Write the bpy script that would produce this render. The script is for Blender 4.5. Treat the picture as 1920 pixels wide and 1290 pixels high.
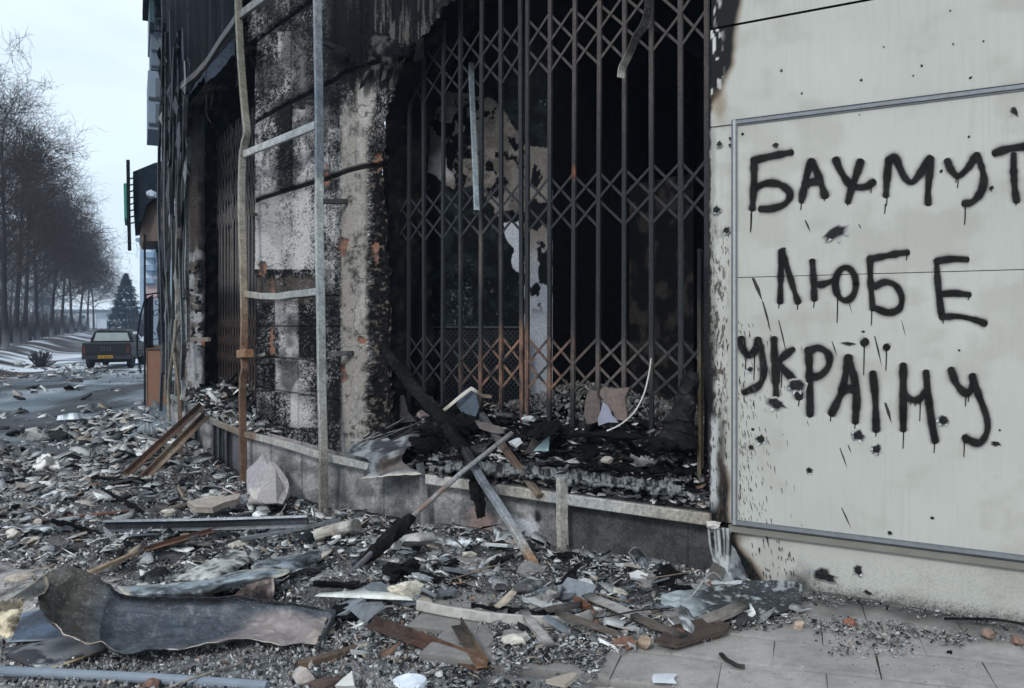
import bpy, math, random
import numpy as np
from mathutils import Vector
for _o in list(bpy.data.objects): bpy.data.objects.remove(_o)
SC = bpy.context.scene
COL = SC.collection
# ---------------------------------------------------------------- camera
F, H, CX, HY = 1600.0, 1.8, 960.0, 605.0      # focal length in photo pixels, eye height, principal column, horizon row
cd = bpy.data.cameras.new("camera"); cam = bpy.data.objects.new("camera", cd); COL.objects.link(cam)
cam.location = (0, 0, H); cam.rotation_euler = (math.radians(90), 0, 0)
cd.sensor_width = 36; cd.lens = 36*F/1920; cd.shift_y = -(645-HY)/1920
cd.clip_start = .05; cd.clip_end = 2000
cd.dof.use_dof = True; cd.dof.focus_distance = 6.9; cd.dof.aperture_fstop = 4.5
SC.camera = cam
# ---------------------------------------------------------------- sky, sun, exposure
SUN_EL, SUN_AZ = math.radians(34), math.radians(205)     # azimuth measured clockwise from +Y: behind the camera, to the left
w = bpy.data.worlds.new("World"); SC.world = w; w.use_nodes = True
nt = w.node_tree; nt.nodes.clear()
def wn(t, **k):
    n = nt.nodes.new(t)
    for a, b in k.items(): setattr(n, a, b)
    return n
out = wn('ShaderNodeOutputWorld'); bg = wn('ShaderNodeBackground'); bg.inputs[1].default_value = .1
sky = wn('ShaderNodeTexSky', sky_type='NISHITA', sun_disc=False, sun_elevation=SUN_EL, sun_rotation=SUN_AZ)
tc = wn('ShaderNodeTexCoord'); mp = wn('ShaderNodeMapping'); mp.inputs['Scale'].default_value = (1.6, 1.6, 4.5)
mp.inputs['Location'].default_value = (3.1, 0.4, 0.2)
no = wn('ShaderNodeTexNoise'); no.inputs['Scale'].default_value = 1.7; no.inputs['Detail'].default_value = 6; no.inputs['Roughness'].default_value = .55
rp = wn('ShaderNodeValToRGB'); rp.color_ramp.elements[0].position = .36; rp.color_ramp.elements[1].position = .62
rp.color_ramp.elements[0].color = (.74, .74, .74, 1); rp.color_ramp.elements[1].color = (.97, .97, .97, 1)
mx = wn('ShaderNodeMix', data_type='RGBA'); mx.inputs[7].default_value = (8.0, 9.2, 10.2, 1)
L = nt.links.new
L(tc.outputs['Generated'], mp.inputs[0]); L(mp.outputs[0], no.inputs[0]); L(no.outputs[0], rp.inputs[0])
L(rp.outputs[0], mx.inputs[0]); L(sky.outputs[0], mx.inputs[6]); L(mx.outputs[2], bg.inputs[0]); L(bg.outputs[0], out.inputs[0])
sd = bpy.data.lights.new("sun", 'SUN'); sd.energy = 1.5; sd.angle = math.radians(12); sd.color = (1, .985, .96)
sun = bpy.data.objects.new("sun", sd); COL.objects.link(sun)
_d = Vector((math.sin(SUN_AZ)*math.cos(SUN_EL), math.cos(SUN_AZ)*math.cos(SUN_EL), math.sin(SUN_EL)))
sun.rotation_euler = _d.to_track_quat('Z', 'Y').to_euler()
SC.view_settings.view_transform = 'Standard'; SC.view_settings.look = 'None'
SC.view_settings.exposure = .3; SC.view_settings.gamma = 1; SC.view_settings.use_curve_mapping = False
SC.cycles.volume_bounces = 1; SC.cycles.transparent_max_bounces = 16
# ---------------------------------------------------------------- helpers
rng = np.random.default_rng(7); random.seed(7)
def s2l(c):
    c = np.asarray(c, float)/255.
    return np.where(c <= .04045, c/12.92, ((c+.055)/1.055)**2.4)
def RGB(r, g, b): return s2l((r, g, b))
def ss(a, b, x):
    t = np.clip((np.asarray(x, float)-a)/(b-a), 0, 1); return t*t*(3-2*t)
def _h(xi, yi, seed):
    h = (xi.astype(np.int64)*374761393 + yi.astype(np.int64)*668265263 + ((int(seed)*974634619) & 0x7fffffff)) & 0xffffffff
    h = ((h ^ (h >> 13))*1274126177) & 0xffffffff
    h = h ^ (h >> 16)
    return (h & 0xffff)/65535.
def vn(x, y, seed=0):
    x = np.asarray(x, float); y = np.asarray(y, float)
    xi = np.floor(x); yi = np.floor(y); fx = x-xi; fy = y-yi
    fx = fx*fx*(3-2*fx); fy = fy*fy*(3-2*fy)
    a = _h(xi, yi, seed); b = _h(xi+1, yi, seed); c = _h(xi, yi+1, seed); d = _h(xi+1, yi+1, seed)
    return (a*(1-fx)+b*fx)*(1-fy)+(c*(1-fx)+d*fx)*fy
def fbm(x, y, seed=0, o=4, g=.55):
    r = 0; a = 1; t = 0
    for k in range(o):
        r = r+a*vn(x*2**k, y*2**k, seed+k*17); t += a; a *= g
    return r/t
def mix(c, col, m):
    m = np.asarray(m)[..., None]; return c*(1-m)+np.asarray(col)*m
def pip(x, y, poly):
    ins = np.zeros(np.shape(x), bool); n = len(poly); j = n-1
    for i in range(n):
        xi, yi = poly[i]; xj, yj = poly[j]
        c = ((yi > y) != (yj > y)) & (x < (xj-xi)*(y-yi)/(yj-yi+1e-9)+xi); ins ^= c; j = i
    return ins
def blob(px, py, cx, cy, rx, ry, soft=.5, rough=.35, seed=0):
    d = np.sqrt(((px-cx)/rx)**2+((py-cy)/ry)**2)
    s = max(rx, ry)
    d = d+(fbm(px/(s*.5), py/(s*.5), seed+int(cx)+int(cy), 4)-.5)*2*rough
    return 1-ss(1-soft, 1+soft*.3, d)
def warp(px, py, amp, sc, seed):
    return px+(fbm(px/sc, py/sc, seed, 3)-.5)*2*amp, py+(fbm(px/sc, py/sc, seed+5, 3)-.5)*2*amp
# points
def at(px, py, Y): return Vector(((px-CX)/F*Y, Y, H-(py-HY)/F*Y))
# the plan of the facade: a polygonal round corner, right to left (frame plane)
PLAN = [np.array(p, float) for p in [(4.85, 3.88), (1.420, 6.006), (-.8085, 7.61), (-1.85, 8.71), (-3.39, 10.73), (-4.64, 12.70), (-6.45, 15.9), (-7.63, 18.5)]]
def offpoly(d, P=PLAN):
    # inward normal: rotate direction so that it points away from the camera
    nn = []
    for (a, b) in zip(P[:-1], P[1:]):
        t = (b-a)/np.linalg.norm(b-a); m = np.array([t[1], -t[0]])
        if np.dot(m, a) < 0: m = -m
        nn.append(m)
    res = []
    for i in range(len(P)):
        if i == 0: v = nn[0]*d
        elif i == len(P)-1: v = nn[-1]*d
        else:
            m = nn[i-1]+nn[i]; m /= np.linalg.norm(m); v = m*d/np.dot(m, nn[i])
        res.append(P[i]+v)
    return res, nn
_oc = {}
def W2(px, d=0.):
    """plan point and inward normal where the pixel column meets the facade set back by d"""
    k = round(d, 4)
    if k not in _oc: _oc[k] = offpoly(d)
    P, nn = _oc[k]
    K = (px-CX)/F; best = None
    for i in range(len(P)-1):
        a, b = P[i], P[i+1]; u = b-a
        den = u[0]-K*u[1]
        if abs(den) < 1e-9: continue
        s = (K*a[1]-a[0])/den
        lo = -1e-6 if i else -5
        if lo <= s <= 1+1e-6:
            p = a+u*s
            if p[1] > 0 and (best is None or p[1] < best[0][1]): best = (p, nn[i])
    if best is None: best = (P[-1], nn[-1])
    return best
def W(px, py, d=0.):
    p, n = W2(px, d); return Vector((p[0], p[1], H-(py-HY)/F*p[1]))
def Wz(px, z, d=0.):
    p, n = W2(px, d); return Vector((p[0], p[1], z))
# distance from the facade line, outside
_PA = np.array(PLAN)
def wall_dist(x, y):
    best = np.full(np.shape(x), 1e9)
    for a, b in zip(_PA[:-1], _PA[1:]):
        u = b-a; t = np.clip(((x-a[0])*u[0]+(y-a[1])*u[1])/np.dot(u, u), 0, 1)
        best = np.minimum(best, np.hypot(x-a[0]-t*u[0], y-a[1]-t*u[1]))
    return best
SX0, SY0 = -19.3, 36.0
def street_u(x, y): return (x-SX0)*.914+(y-SY0)*.405
def gbase(x, y):
    x = np.asarray(x, float); y = np.asarray(y, float)
    near = np.interp(x, [-7, -3.4, -1.85, -.8, 1.4, 3], [-.30, -.30, -.20, -.08, -.02, 0])
    near = near*ss(3.5, 6.5, y)+np.interp(x, [-4, 0, 2], [-.10, -.03, 0])*(1-ss(3.5, 6.5, y))
    g = near*(1-ss(14, 28, y))+(-.12)*ss(14, 28, y)
    u = street_u(x, y)
    g = g+.62*ss(-.8, -3.2, u)*ss(12, 30, y)
    return g
def pile(x, y):
    d = wall_dist(x, y)
    a = np.interp(x, [-9, -5.5, -4, -3, -1.5, -.3, .6, 1.3, 1.8, 4], [.24, .30, .10, .06, .05, .03, .03, .06, .02, .02])
    p = a*np.exp(-(d/.75)**2)
    p = p+.10*np.exp(-(((x+1.1)/1.5)**2+((y-5.9)/.55)**2))+.07*np.exp(-(((x-.7)/.8)**2+((y-5.75)/.45)**2))
    p = p+.06*np.exp(-(((x+4.2)/1.8)**2+((y-8.5)/1.2)**2))
    p = p+.09*ss(.42, .75, fbm(x*.9, y*.9, 91, 3))*ss(18, 12, y)*ss(4.8, 6.0, y)*ss(1.2, .2, x)
    return p
def gnd(x, y):
    x = np.asarray(x, float); y = np.asarray(y, float)
    n = (fbm(x*1.7, y*1.7, 3, 3)-.5)*.05+(fbm(x*7, y*7, 4, 3)-.5)*.03
    amt = ss(1.6, .3, x)*ss(40, 12, y)*ss(3.6, 5.2, y)*.9+.1
    return gbase(x, y)+pile(x, y)+n*amt*ss(1.9, .8, x+0*y)-.05*ss(.9, 1.5, x)*ss(7.5, 6.8, y)
def G(px, py, lift=0.):
    Y = 6.
    for _ in range(40):
        x = (px-CX)/F*Y; z = float(gnd(x, Y)); z = (max(z, .016) if x > -.1 and Y < 6.6 else z)+lift
        Y2 = (H-z)*F/(py-HY); Y = .5*Y+.5*Y2
    return at(px, py, Y)
# mesh objects
_LOC = {}
def tag(o, label=None, cat=None, group=None, kind=None):
    if label: o['label'] = label
    if cat: o['category'] = cat
    if group: o['group'] = group
    if kind: o['kind'] = kind
    return o
def thing(name, label, cat, loc, group=None):
    o = bpy.data.objects.new(name, None); COL.objects.link(o); o.location = Vector(loc); o.empty_display_size = .1
    _LOC[o.name] = Vector(loc); return tag(o, label, cat, group)
def mobj(name, V, Fc, mat, parent=None, cols=None, smooth=False, origin='base', uv=None):
    V = np.asarray([tuple(v) for v in V] if not isinstance(V, np.ndarray) else V, float)
    if parent is not None: loc = np.array(_LOC[parent.name])
    elif origin == 'zero': loc = np.zeros(3)
    else:
        mn, mxx = V.min(0), V.max(0); loc = np.array([(mn[0]+mxx[0])/2, (mn[1]+mxx[1])/2, mn[2]])
    me = bpy.data.meshes.new(name)
    if isinstance(Fc, np.ndarray):
        k = Fc.shape[1]; n = len(Fc)
        me.vertices.add(len(V)); me.vertices.foreach_set('co', (V-loc).ravel())
        me.loops.add(n*k); me.loops.foreach_set('vertex_index', Fc.ravel().astype(np.int32))
        me.polygons.add(n); me.polygons.foreach_set('loop_start', np.arange(0, n*k, k, dtype=np.int32))
        me.update(calc_edges=True); me.validate()
    else:
        me.from_pydata((V-loc).tolist(), [], [tuple(int(i) for i in f) for f in Fc]); me.update()
    if cols is not None:
        cols = np.asarray(cols, float)
        if cols.ndim == 1: cols = np.tile(cols, (len(V), 1))
        if cols.shape[1] == 3: cols = np.hstack([cols, np.ones((len(cols), 1))])
        at_ = me.color_attributes.new('Col', 'FLOAT_COLOR', 'POINT'); at_.data.foreach_set('color', cols.astype(np.float32).ravel())
    if smooth: me.polygons.foreach_set('use_smooth', np.ones(len(me.polygons), bool))
    me.materials.append(mat)
    o = bpy.data.objects.new(name, me); COL.objects.link(o)
    if parent is not None:
        o.parent = parent; _LOC[o.name] = Vector(loc)
        if parent.type == 'MESH' or True: o.location = (0, 0, 0)
    else:
        o.location = Vector(loc); _LOC[o.name] = Vector(loc)
    return o
class MB:
    """collects pieces into one mesh"""
    def __init__(s): s.V = []; s.F = []; s.C = []; s.n = 0
    def add(s, V, Fc, C=None):
        V = np.asarray([tuple(v) for v in V], float) if not isinstance(V, np.ndarray) else V
        s.V.append(V)
        s.F += [tuple(int(i)+s.n for i in f) for f in Fc]
        if C is None: C = (.5, .5, .5)
        C = np.asarray(C, float)
        if C.ndim == 1: C = np.tile(C, (len(V), 1))
        s.C.append(C[:, :3]); s.n += len(V)
        return s
    def obj(s, name, mat, parent=None, smooth=False, **k):
        return mobj(name, np.vstack(s.V), s.F, mat, parent, np.vstack(s.C), smooth, **k)
def box_vf(c, ax, ay, az):
    c = np.array(c, float); ax, ay, az = (np.array(a, float) for a in (ax, ay, az))
    V = np.array([c+sx*ax+sy*ay+sz*az for sz in (-1, 1) for sx, sy in ((-1, -1), (1, -1), (1, 1), (-1, 1))])
    Fc = [(3, 2, 1, 0), (4, 5, 6, 7), (0, 1, 5, 4), (1, 2, 6, 5), (2, 3, 7, 6), (3, 0, 4, 7)]
    return V, Fc
def resample(pts, step):
    P = np.array([tuple(p) for p in pts], float)
    seg = np.linalg.norm(np.diff(P, axis=0), axis=1); s = np.r_[0, np.cumsum(seg)]
    n = max(2, int(s[-1]/step)+1); t = np.linspace(0, s[-1], n)
    t = np.unique(np.r_[t, s]); t = t[np.r_[True, np.diff(t) > step*.05]]
    return np.stack([np.interp(t, s, P[:, k]) for k in range(3)], 1), t/s[-1]
def smooth_path(pts, n=8):
    P = [np.array(tuple(p), float) for p in pts]
    if len(P) < 3: return [Vector(p) for p in P]
    Q = [2*P[0]-P[1]]+P+[2*P[-1]-P[-2]]; out = []
    for i in range(1, len(Q)-2):
        p0, p1, p2, p3 = Q[i-1:i+3]
        for k in range(n):
            t = k/n
            out.append(.5*((2*p1)+(-p0+p2)*t+(2*p0-5*p1+4*p2-p3)*t*t+(-p0+3*p1-3*p2+p3)*t**3))
    out.append(Q[-2]); return [Vector(p) for p in out]
def sweep(pts, w, h, prof='rect', step=.06, wob=0., seed=0, stops=None, up=(0, 0, 1), ns=10, taper=None, noise=.25, bev=.16):
    """solid bar along a path; w across, h along up; colour stops along its length"""
    P, t = resample(pts, step)
    r = np.random.default_rng(seed+11)
    if wob:
        for k in range(3): P[:, k] += (fbm(t*4+seed*3.1, t*0+k*7., seed, 2)-.5)*2*wob
    T = np.gradient(P, axis=0); T /= np.linalg.norm(T, axis=1)[:, None]+1e-12
    up = np.array(up, float); U = up-(T@up)[:, None]*T
    bad = np.linalg.norm(U, axis=1) < .15
    if bad.any():
        alt = np.array([.3, -1, 0.]); U[:] = alt-(T@alt)[:, None]*T
    U /= np.linalg.norm(U, axis=1)[:, None]; S = np.cross(T, U)
    if prof == 'rect':
        b = bev
        pr = [(1, -1+b), (1, 1-b), (1-b, 1), (-1+b, 1), (-1, 1-b), (-1, -1+b), (-1+b, -1), (1-b, -1)]
    elif prof == 'angle':
        k = .22; pr = [(-1, -1), (1, -1), (1, -1+k), (-1+k, -1+k), (-1+k, 1), (-1, 1)]
    elif prof == 'chan':
        k = .2; pr = [(-1, -1), (1, -1), (1, 1), (1-k, 1), (1-k, -1+2*k), (-1+k, -1+2*k), (-1+k, 1), (-1, 1)]
    else:
        pr = [(math.cos(a), math.sin(a)) for a in np.linspace(0, 2*math.pi, ns, endpoint=False)]
    m = len(pr); V = np.zeros((len(P)*m, 3))
    for j, (a, b_) in enumerate(pr):
        sc = np.ones(len(P)) if taper is None else np.interp(t, np.linspace(0, 1, len(taper)), taper)
        V[j::m] = P+S*(a*w/2*sc)[:, None]+U*(b_*h/2*sc)[:, None]
    Fc = []
    for i in range(len(P)-1):
        for j in range(m):
            k = (j+1) % m; Fc.append((i*m+j, i*m+k, (i+1)*m+k, (i+1)*m+j))
    Fc.append(tuple(range(m))[::-1]); Fc.append(tuple(range((len(P)-1)*m, len(P)*m)))
    if stops is None: stops = [(0, (110, 110, 110))]
    ts = [q[0] for q in stops]; cs = np.array([s2l(q[1]) for q in stops]); cs = .72*cs+.28*cs.mean(1, keepdims=True)
    tt = np.clip(t+(fbm(t*9, t*0+seed, seed+2, 3)-.5)*.25, 0, 1)
    c = np.stack([np.interp(tt, ts, cs[:, k]) for k in range(3)], 1)
    C = np.repeat(c, m, 0)
    C = C*(1+(r.random((len(C), 1))-.5)*2*noise)
    return V, Fc, np.clip(C, 0, 1)
def bar(name, pts, w, h, mat, parent=None, **k):
    V, Fc, C = sweep(pts, w, h, **k); return mobj(name, V, Fc, mat, parent, C)
def grid_faces(nu, nv, keep=None):
    i = np.arange(nu-1)[:, None]*nv+np.arange(nv-1)[None, :]
    q = np.stack([i, i+nv, i+nv+1, i+1], -1).reshape(-1, 4)
    if keep is not None:
        kf = keep.reshape(-1)[q].all(1); q = q[kf]
    return q
def compact(V, q, C):
    used = np.unique(q); mp_ = np.full(len(V), -1); mp_[used] = np.arange(len(used))
    return V[used], mp_[q], C[used]
def facade(name, px0, px1, npx, zlo, zhi, nz, d, paint, mat, parent=None, keep=None, disp=None, smooth=True, line=None, origin='base'):
    """a wall surface: columns follow pixel columns round the facade (or along a given plan line), rows are level"""
    pxs = np.linspace(px0, px1, npx); XY = np.zeros((npx, 2)); NN = np.zeros((npx, 2))
    if line is None:
        for i, p in enumerate(pxs): XY[i], NN[i] = W2(p, d)
    else:
        a, b = np.array(line[0], float), np.array(line[1], float); u = b-a
        for i, p in enumerate(pxs):
            K = (p-CX)/F; s = (K*a[1]-a[0])/(u[0]-K*u[1]); XY[i] = a+u*s
        m = np.array([u[1], -u[0]])/np.linalg.norm(u)
        if np.dot(m, a) < 0: m = -m
        NN[:] = m
    zs = np.linspace(zlo, zhi, nz)
    PX = np.repeat(pxs[:, None], nz, 1); Z = np.repeat(zs[None, :], npx, 0)
    PY = HY+(H-Z)*F/XY[:, 1][:, None]
    C = paint(PX, PY, Z)
    dd = disp(PX, PY, Z) if disp is not None else np.zeros_like(PX)
    V = np.stack([XY[:, 0][:, None]+NN[:, 0][:, None]*dd, XY[:, 1][:, None]+NN[:, 1][:, None]*dd, Z], -1).reshape(-1, 3)
    kp = keep(PX, PY, Z) if keep is not None else None
    q = grid_faces(npx, nz, kp)
    V, q, C = compact(V, q, C.reshape(-1, C.shape[-1]))
    return mobj(name, V, q, mat, parent, np.clip(C, 0, 1), smooth, origin=origin)
def sheet(name, rows, mat, parent=None, n=10, crumple=0., cs=6., seed=0, paint=None, thick=.004, label=None, cat=None, smooth=True, jag=0., group=None, creases=()):
    n = max(n, 12) if len(rows) < 5 and n >= 8 else n
    """a bent sheet through a net of 3-D points (rows of Vectors), given thickness"""
    R = [smooth_path(r, n) for r in rows]
    colsn = len(R[0]); net = [smooth_path([R[i][j] for i in range(len(R))], n) for j in range(colsn)]
    nu, nv = colsn, len(net[0])
    V = np.array([tuple(p) for c in net for p in c]); A = V.reshape(nu, nv, 3)
    if nu > 2 and nv > 2:
        du = np.gradient(A, axis=0); dv = np.gradient(A, axis=1); N = np.cross(du, dv); N /= np.linalg.norm(N, axis=2)[..., None]+1e-12
    else: N = np.zeros_like(A)
    U_, V_ = np.meshgrid(np.linspace(0, 1, nu), np.linspace(0, 1, nv), indexing='ij')
    if crumple:
        rid = np.abs(fbm(A[..., 0]*cs+seed, A[..., 1]*cs+A[..., 2]*cs, seed, 4)-.5)*2
        A = A+N*((rid-.25)*crumple)[..., None]
    for (ua, va), (ub, vb), amp, wd in creases:            # sharp folds: a ridge along a line of the sheet
        L2 = (ub-ua)**2+(vb-va)**2; tt = np.clip(((U_-ua)*(ub-ua)+(V_-va)*(vb-va))/L2, 0, 1)
        dd = np.hypot((U_-ua-tt*(ub-ua))*2.2, V_-va-tt*(vb-va))
        A = A+N*(amp*np.clip(1-dd/wd, 0, 1))[..., None]
    C = np.tile(RGB(120, 122, 124), (nu*nv, 1)) if paint is None else paint(U_, V_, A).reshape(-1, 3)
    kp = None
    if jag:
        e = np.minimum(np.minimum(U_, 1-U_)*1.6, np.minimum(V_, 1-V_))
        kp = e+jag*1.0 > fbm(U_*9+seed, V_*9, seed+3, 3)*jag*2.4
    q = grid_faces(nu, nv, kp); V, q, C = compact(A.reshape(-1, 3), q, C)
    o = mobj(name, V, q, mat, parent, np.clip(C, 0, 1), smooth)
    if thick:
        md = o.modifiers.new('solid', 'SOLIDIFY'); md.thickness = thick; md.offset = 0
    return tag(o, label, cat, group)
def rock(name, c, rad, mat, col, seed=0, label=None, cat=None, squash=(1, 1, .7), parent=None, rough=.35, sub=3, spin=None, group=None, fine=0.):
    import bmesh
    bm = bmesh.new(); bmesh.ops.create_icosphere(bm, subdivisions=sub, radius=1)
    V = np.array([v.co[:] for v in bm.verts]); Fc = [[v.index for v in f.verts] for f in bm.faces]; bm.free()
    r = np.random.default_rng(seed)
    # cut by random planes for broken faces
    for _ in range(9):
        n = r.normal(size=3); n /= np.linalg.norm(n); h = r.uniform(.45, .85)
        ex = np.maximum(V@n-h, 0); V = V-ex[:, None]*n
    nz_ = (fbm(V[:, 0]*2+V[:, 2]*1.7+seed, V[:, 1]*2-V[:, 2]*1.3, seed, 4)-.5)*2
    V = V*(1+rough*.5*nz_)[:, None]
    if fine: V = V*(1+fine*(r.random(len(V))-.5))[:, None]
    V = V*np.array(squash)*rad
    a = r.uniform(0, 6.28) if spin is None else spin; ca, sa = math.cos(a), math.sin(a)
    V = V@np.array([[ca, sa, 0], [-sa, ca, 0], [0, 0, 1]])
    C = np.tile(s2l(col), (len(V), 1))*(1+.35*nz_[:, None])*(1+(r.random((len(V), 1))-.5)*.3)
    V = V+np.array(tuple(c))
    return tag(mobj(name, V, Fc, mat, parent, np.clip(C, 0, 1)), label, cat, group)
# ---------------------------------------------------------------- materials
def vmat(name, rough=.85, bump=.3, bscale=60., metal=0., spec=.3, vary=.35, vscale=25., bdist=.01, streak=None, speck=120., dust=.25):
    """surface whose stains come from the vertex colours, with fine procedural grain and bump"""
    m = bpy.data.materials.new(name); m.use_nodes = True; t = m.node_tree; n = t.nodes; b = n['Principled BSDF']
    at_ = n.new('ShaderNodeAttribute'); at_.attribute_name = 'Col'
    tc = n.new('ShaderNodeTexCoord'); src = tc.outputs['Object']
    if streak:
        mp = n.new('ShaderNodeMapping'); mp.inputs['Scale'].default_value = streak; t.links.new(src, mp.inputs[0]); src = mp.outputs[0]
    no = n.new('ShaderNodeTexNoise'); no.inputs['Scale'].default_value = vscale; no.inputs['Detail'].default_value = 5; no.inputs['Roughness'].default_value = .65
    t.links.new(src, no.inputs[0])
    mr = n.new('ShaderNodeMapRange'); mr.inputs[1].default_value = .3; mr.inputs[2].default_value = .7
    mr.inputs[3].default_value = 1-vary; mr.inputs[4].default_value = 1+vary; t.links.new(no.outputs[0], mr.inputs[0])
    mu = n.new('ShaderNodeVectorMath'); mu.operation = 'SCALE'; t.links.new(at_.outputs[0], mu.inputs[0]); t.links.new(mr.outputs[0], mu.inputs[3])
    # a second, finer layer of specks and dust
    n3 = n.new('ShaderNodeTexNoise'); n3.inputs['Scale'].default_value = speck; n3.inputs['Detail'].default_value = 3; t.links.new(tc.outputs['Object'], n3.inputs[0])
    r3 = n.new('ShaderNodeMapRange'); r3.inputs[1].default_value = .58; r3.inputs[2].default_value = .72; r3.inputs[3].default_value = 0; r3.inputs[4].default_value = dust
    t.links.new(n3.outputs[0], r3.inputs[0])
    m3 = n.new('ShaderNodeMix'); m3.data_type = 'RGBA'; m3.inputs[7].default_value = (.34, .34, .335, 1)
    t.links.new(r3.outputs[0], m3.inputs[0]); t.links.new(mu.outputs[0], m3.inputs[6]); t.links.new(m3.outputs[2], b.inputs['Base Color'])
    b.inputs['Roughness'].default_value = rough; b.inputs['Metallic'].default_value = metal; b.inputs['Specular IOR Level'].default_value = spec
    if bump:
        n2 = n.new('ShaderNodeTexNoise'); n2.inputs['Scale'].default_value = bscale; n2.inputs['Detail'].default_value = 6; n2.inputs['Roughness'].default_value = .7
        t.links.new(tc.outputs['Object'], n2.inputs[0])
        bp = n.new('ShaderNodeBump'); bp.inputs['Strength'].default_value = bump; bp.inputs['Distance'].default_value = bdist
        t.links.new(n2.outputs[0], bp.inputs['Height']); t.links.new(bp.outputs[0], b.inputs['Normal'])
    return m
M_plaster = vmat('burnt_plaster', .92, .6, 70, vary=.35, vscale=60, bdist=.015, dust=.03, spec=.08)
M_panel = vmat('cream_panel', .6, .12, 22, vary=.03, vscale=9, spec=.2, bdist=.004, dust=0, streak=(5, 5, .45))
M_trim = vmat('aluminium', .5, .15, 60, metal=.25, dust=.15, vary=.12, vscale=30)
M_steel = vmat('scorched_steel', .62, .4, 90, metal=.3, vary=.4, vscale=35, bdist=.004, dust=.12)
M_char = vmat('charred_wood', .75, 1., 60, vary=.6, vscale=30, bdist=.025, spec=.15, dust=.02)
M_rubble = vmat('rubble_flakes', .88, .35, 80, vary=.4, vscale=40, dust=.08, spec=.14)
M_stone = vmat('broken_stone', .9, .5, 60, vary=.25, vscale=22)
M_sheet = vmat('burnt_sheet', .6, .4, 45, metal=.15, vary=.32, vscale=14, bdist=.008, speck=70, dust=.4)
M_wood = vmat('weathered_wood', .8, .5, 40, vary=.35, vscale=20)
M_soot = vmat('soot', .95, .6, 40, vary=.5, vscale=14, spec=.08, dust=.01)
M_ground = vmat('ground_grit', .93, .8, 55, vary=.5, vscale=45, bdist=.02, dust=.15, speck=60, spec=.12)
M_pave = vmat('paving', .85, .35, 90, vary=.12, vscale=40, bdist=.006, speck=160, dust=.15)
M_bark = vmat('bark', .95, .5, 20, vary=.35, vscale=8, dust=0)
M_matte = vmat('plain', .7, .1, 40, vary=.1, vscale=10)
M_gloss = vmat('car_paint', .55, .03, 20, vary=.25, vscale=6, spec=.2, dust=.04)
def glass_mat(name, col=(.05, .07, .08), rough=.12):
    m = bpy.data.materials.new(name); m.use_nodes = True; b = m.node_tree.nodes['Principled BSDF']
    no = m.node_tree.nodes.new('ShaderNodeTexNoise'); no.inputs['Scale'].default_value = 3
    r = m.node_tree.nodes.new('ShaderNodeMapRange'); r.inputs[3].default_value = rough*.5; r.inputs[4].default_value = rough*2
    m.node_tree.links.new(no.outputs[0], r.inputs[0]); m.node_tree.links.new(r.outputs[0], b.inputs['Roughness'])
    b.inputs['Base Color'].default_value = (*col, 1); b.inputs['Specular IOR Level'].default_value = .9; return m
M_glass = glass_mat('window_glass')
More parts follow.
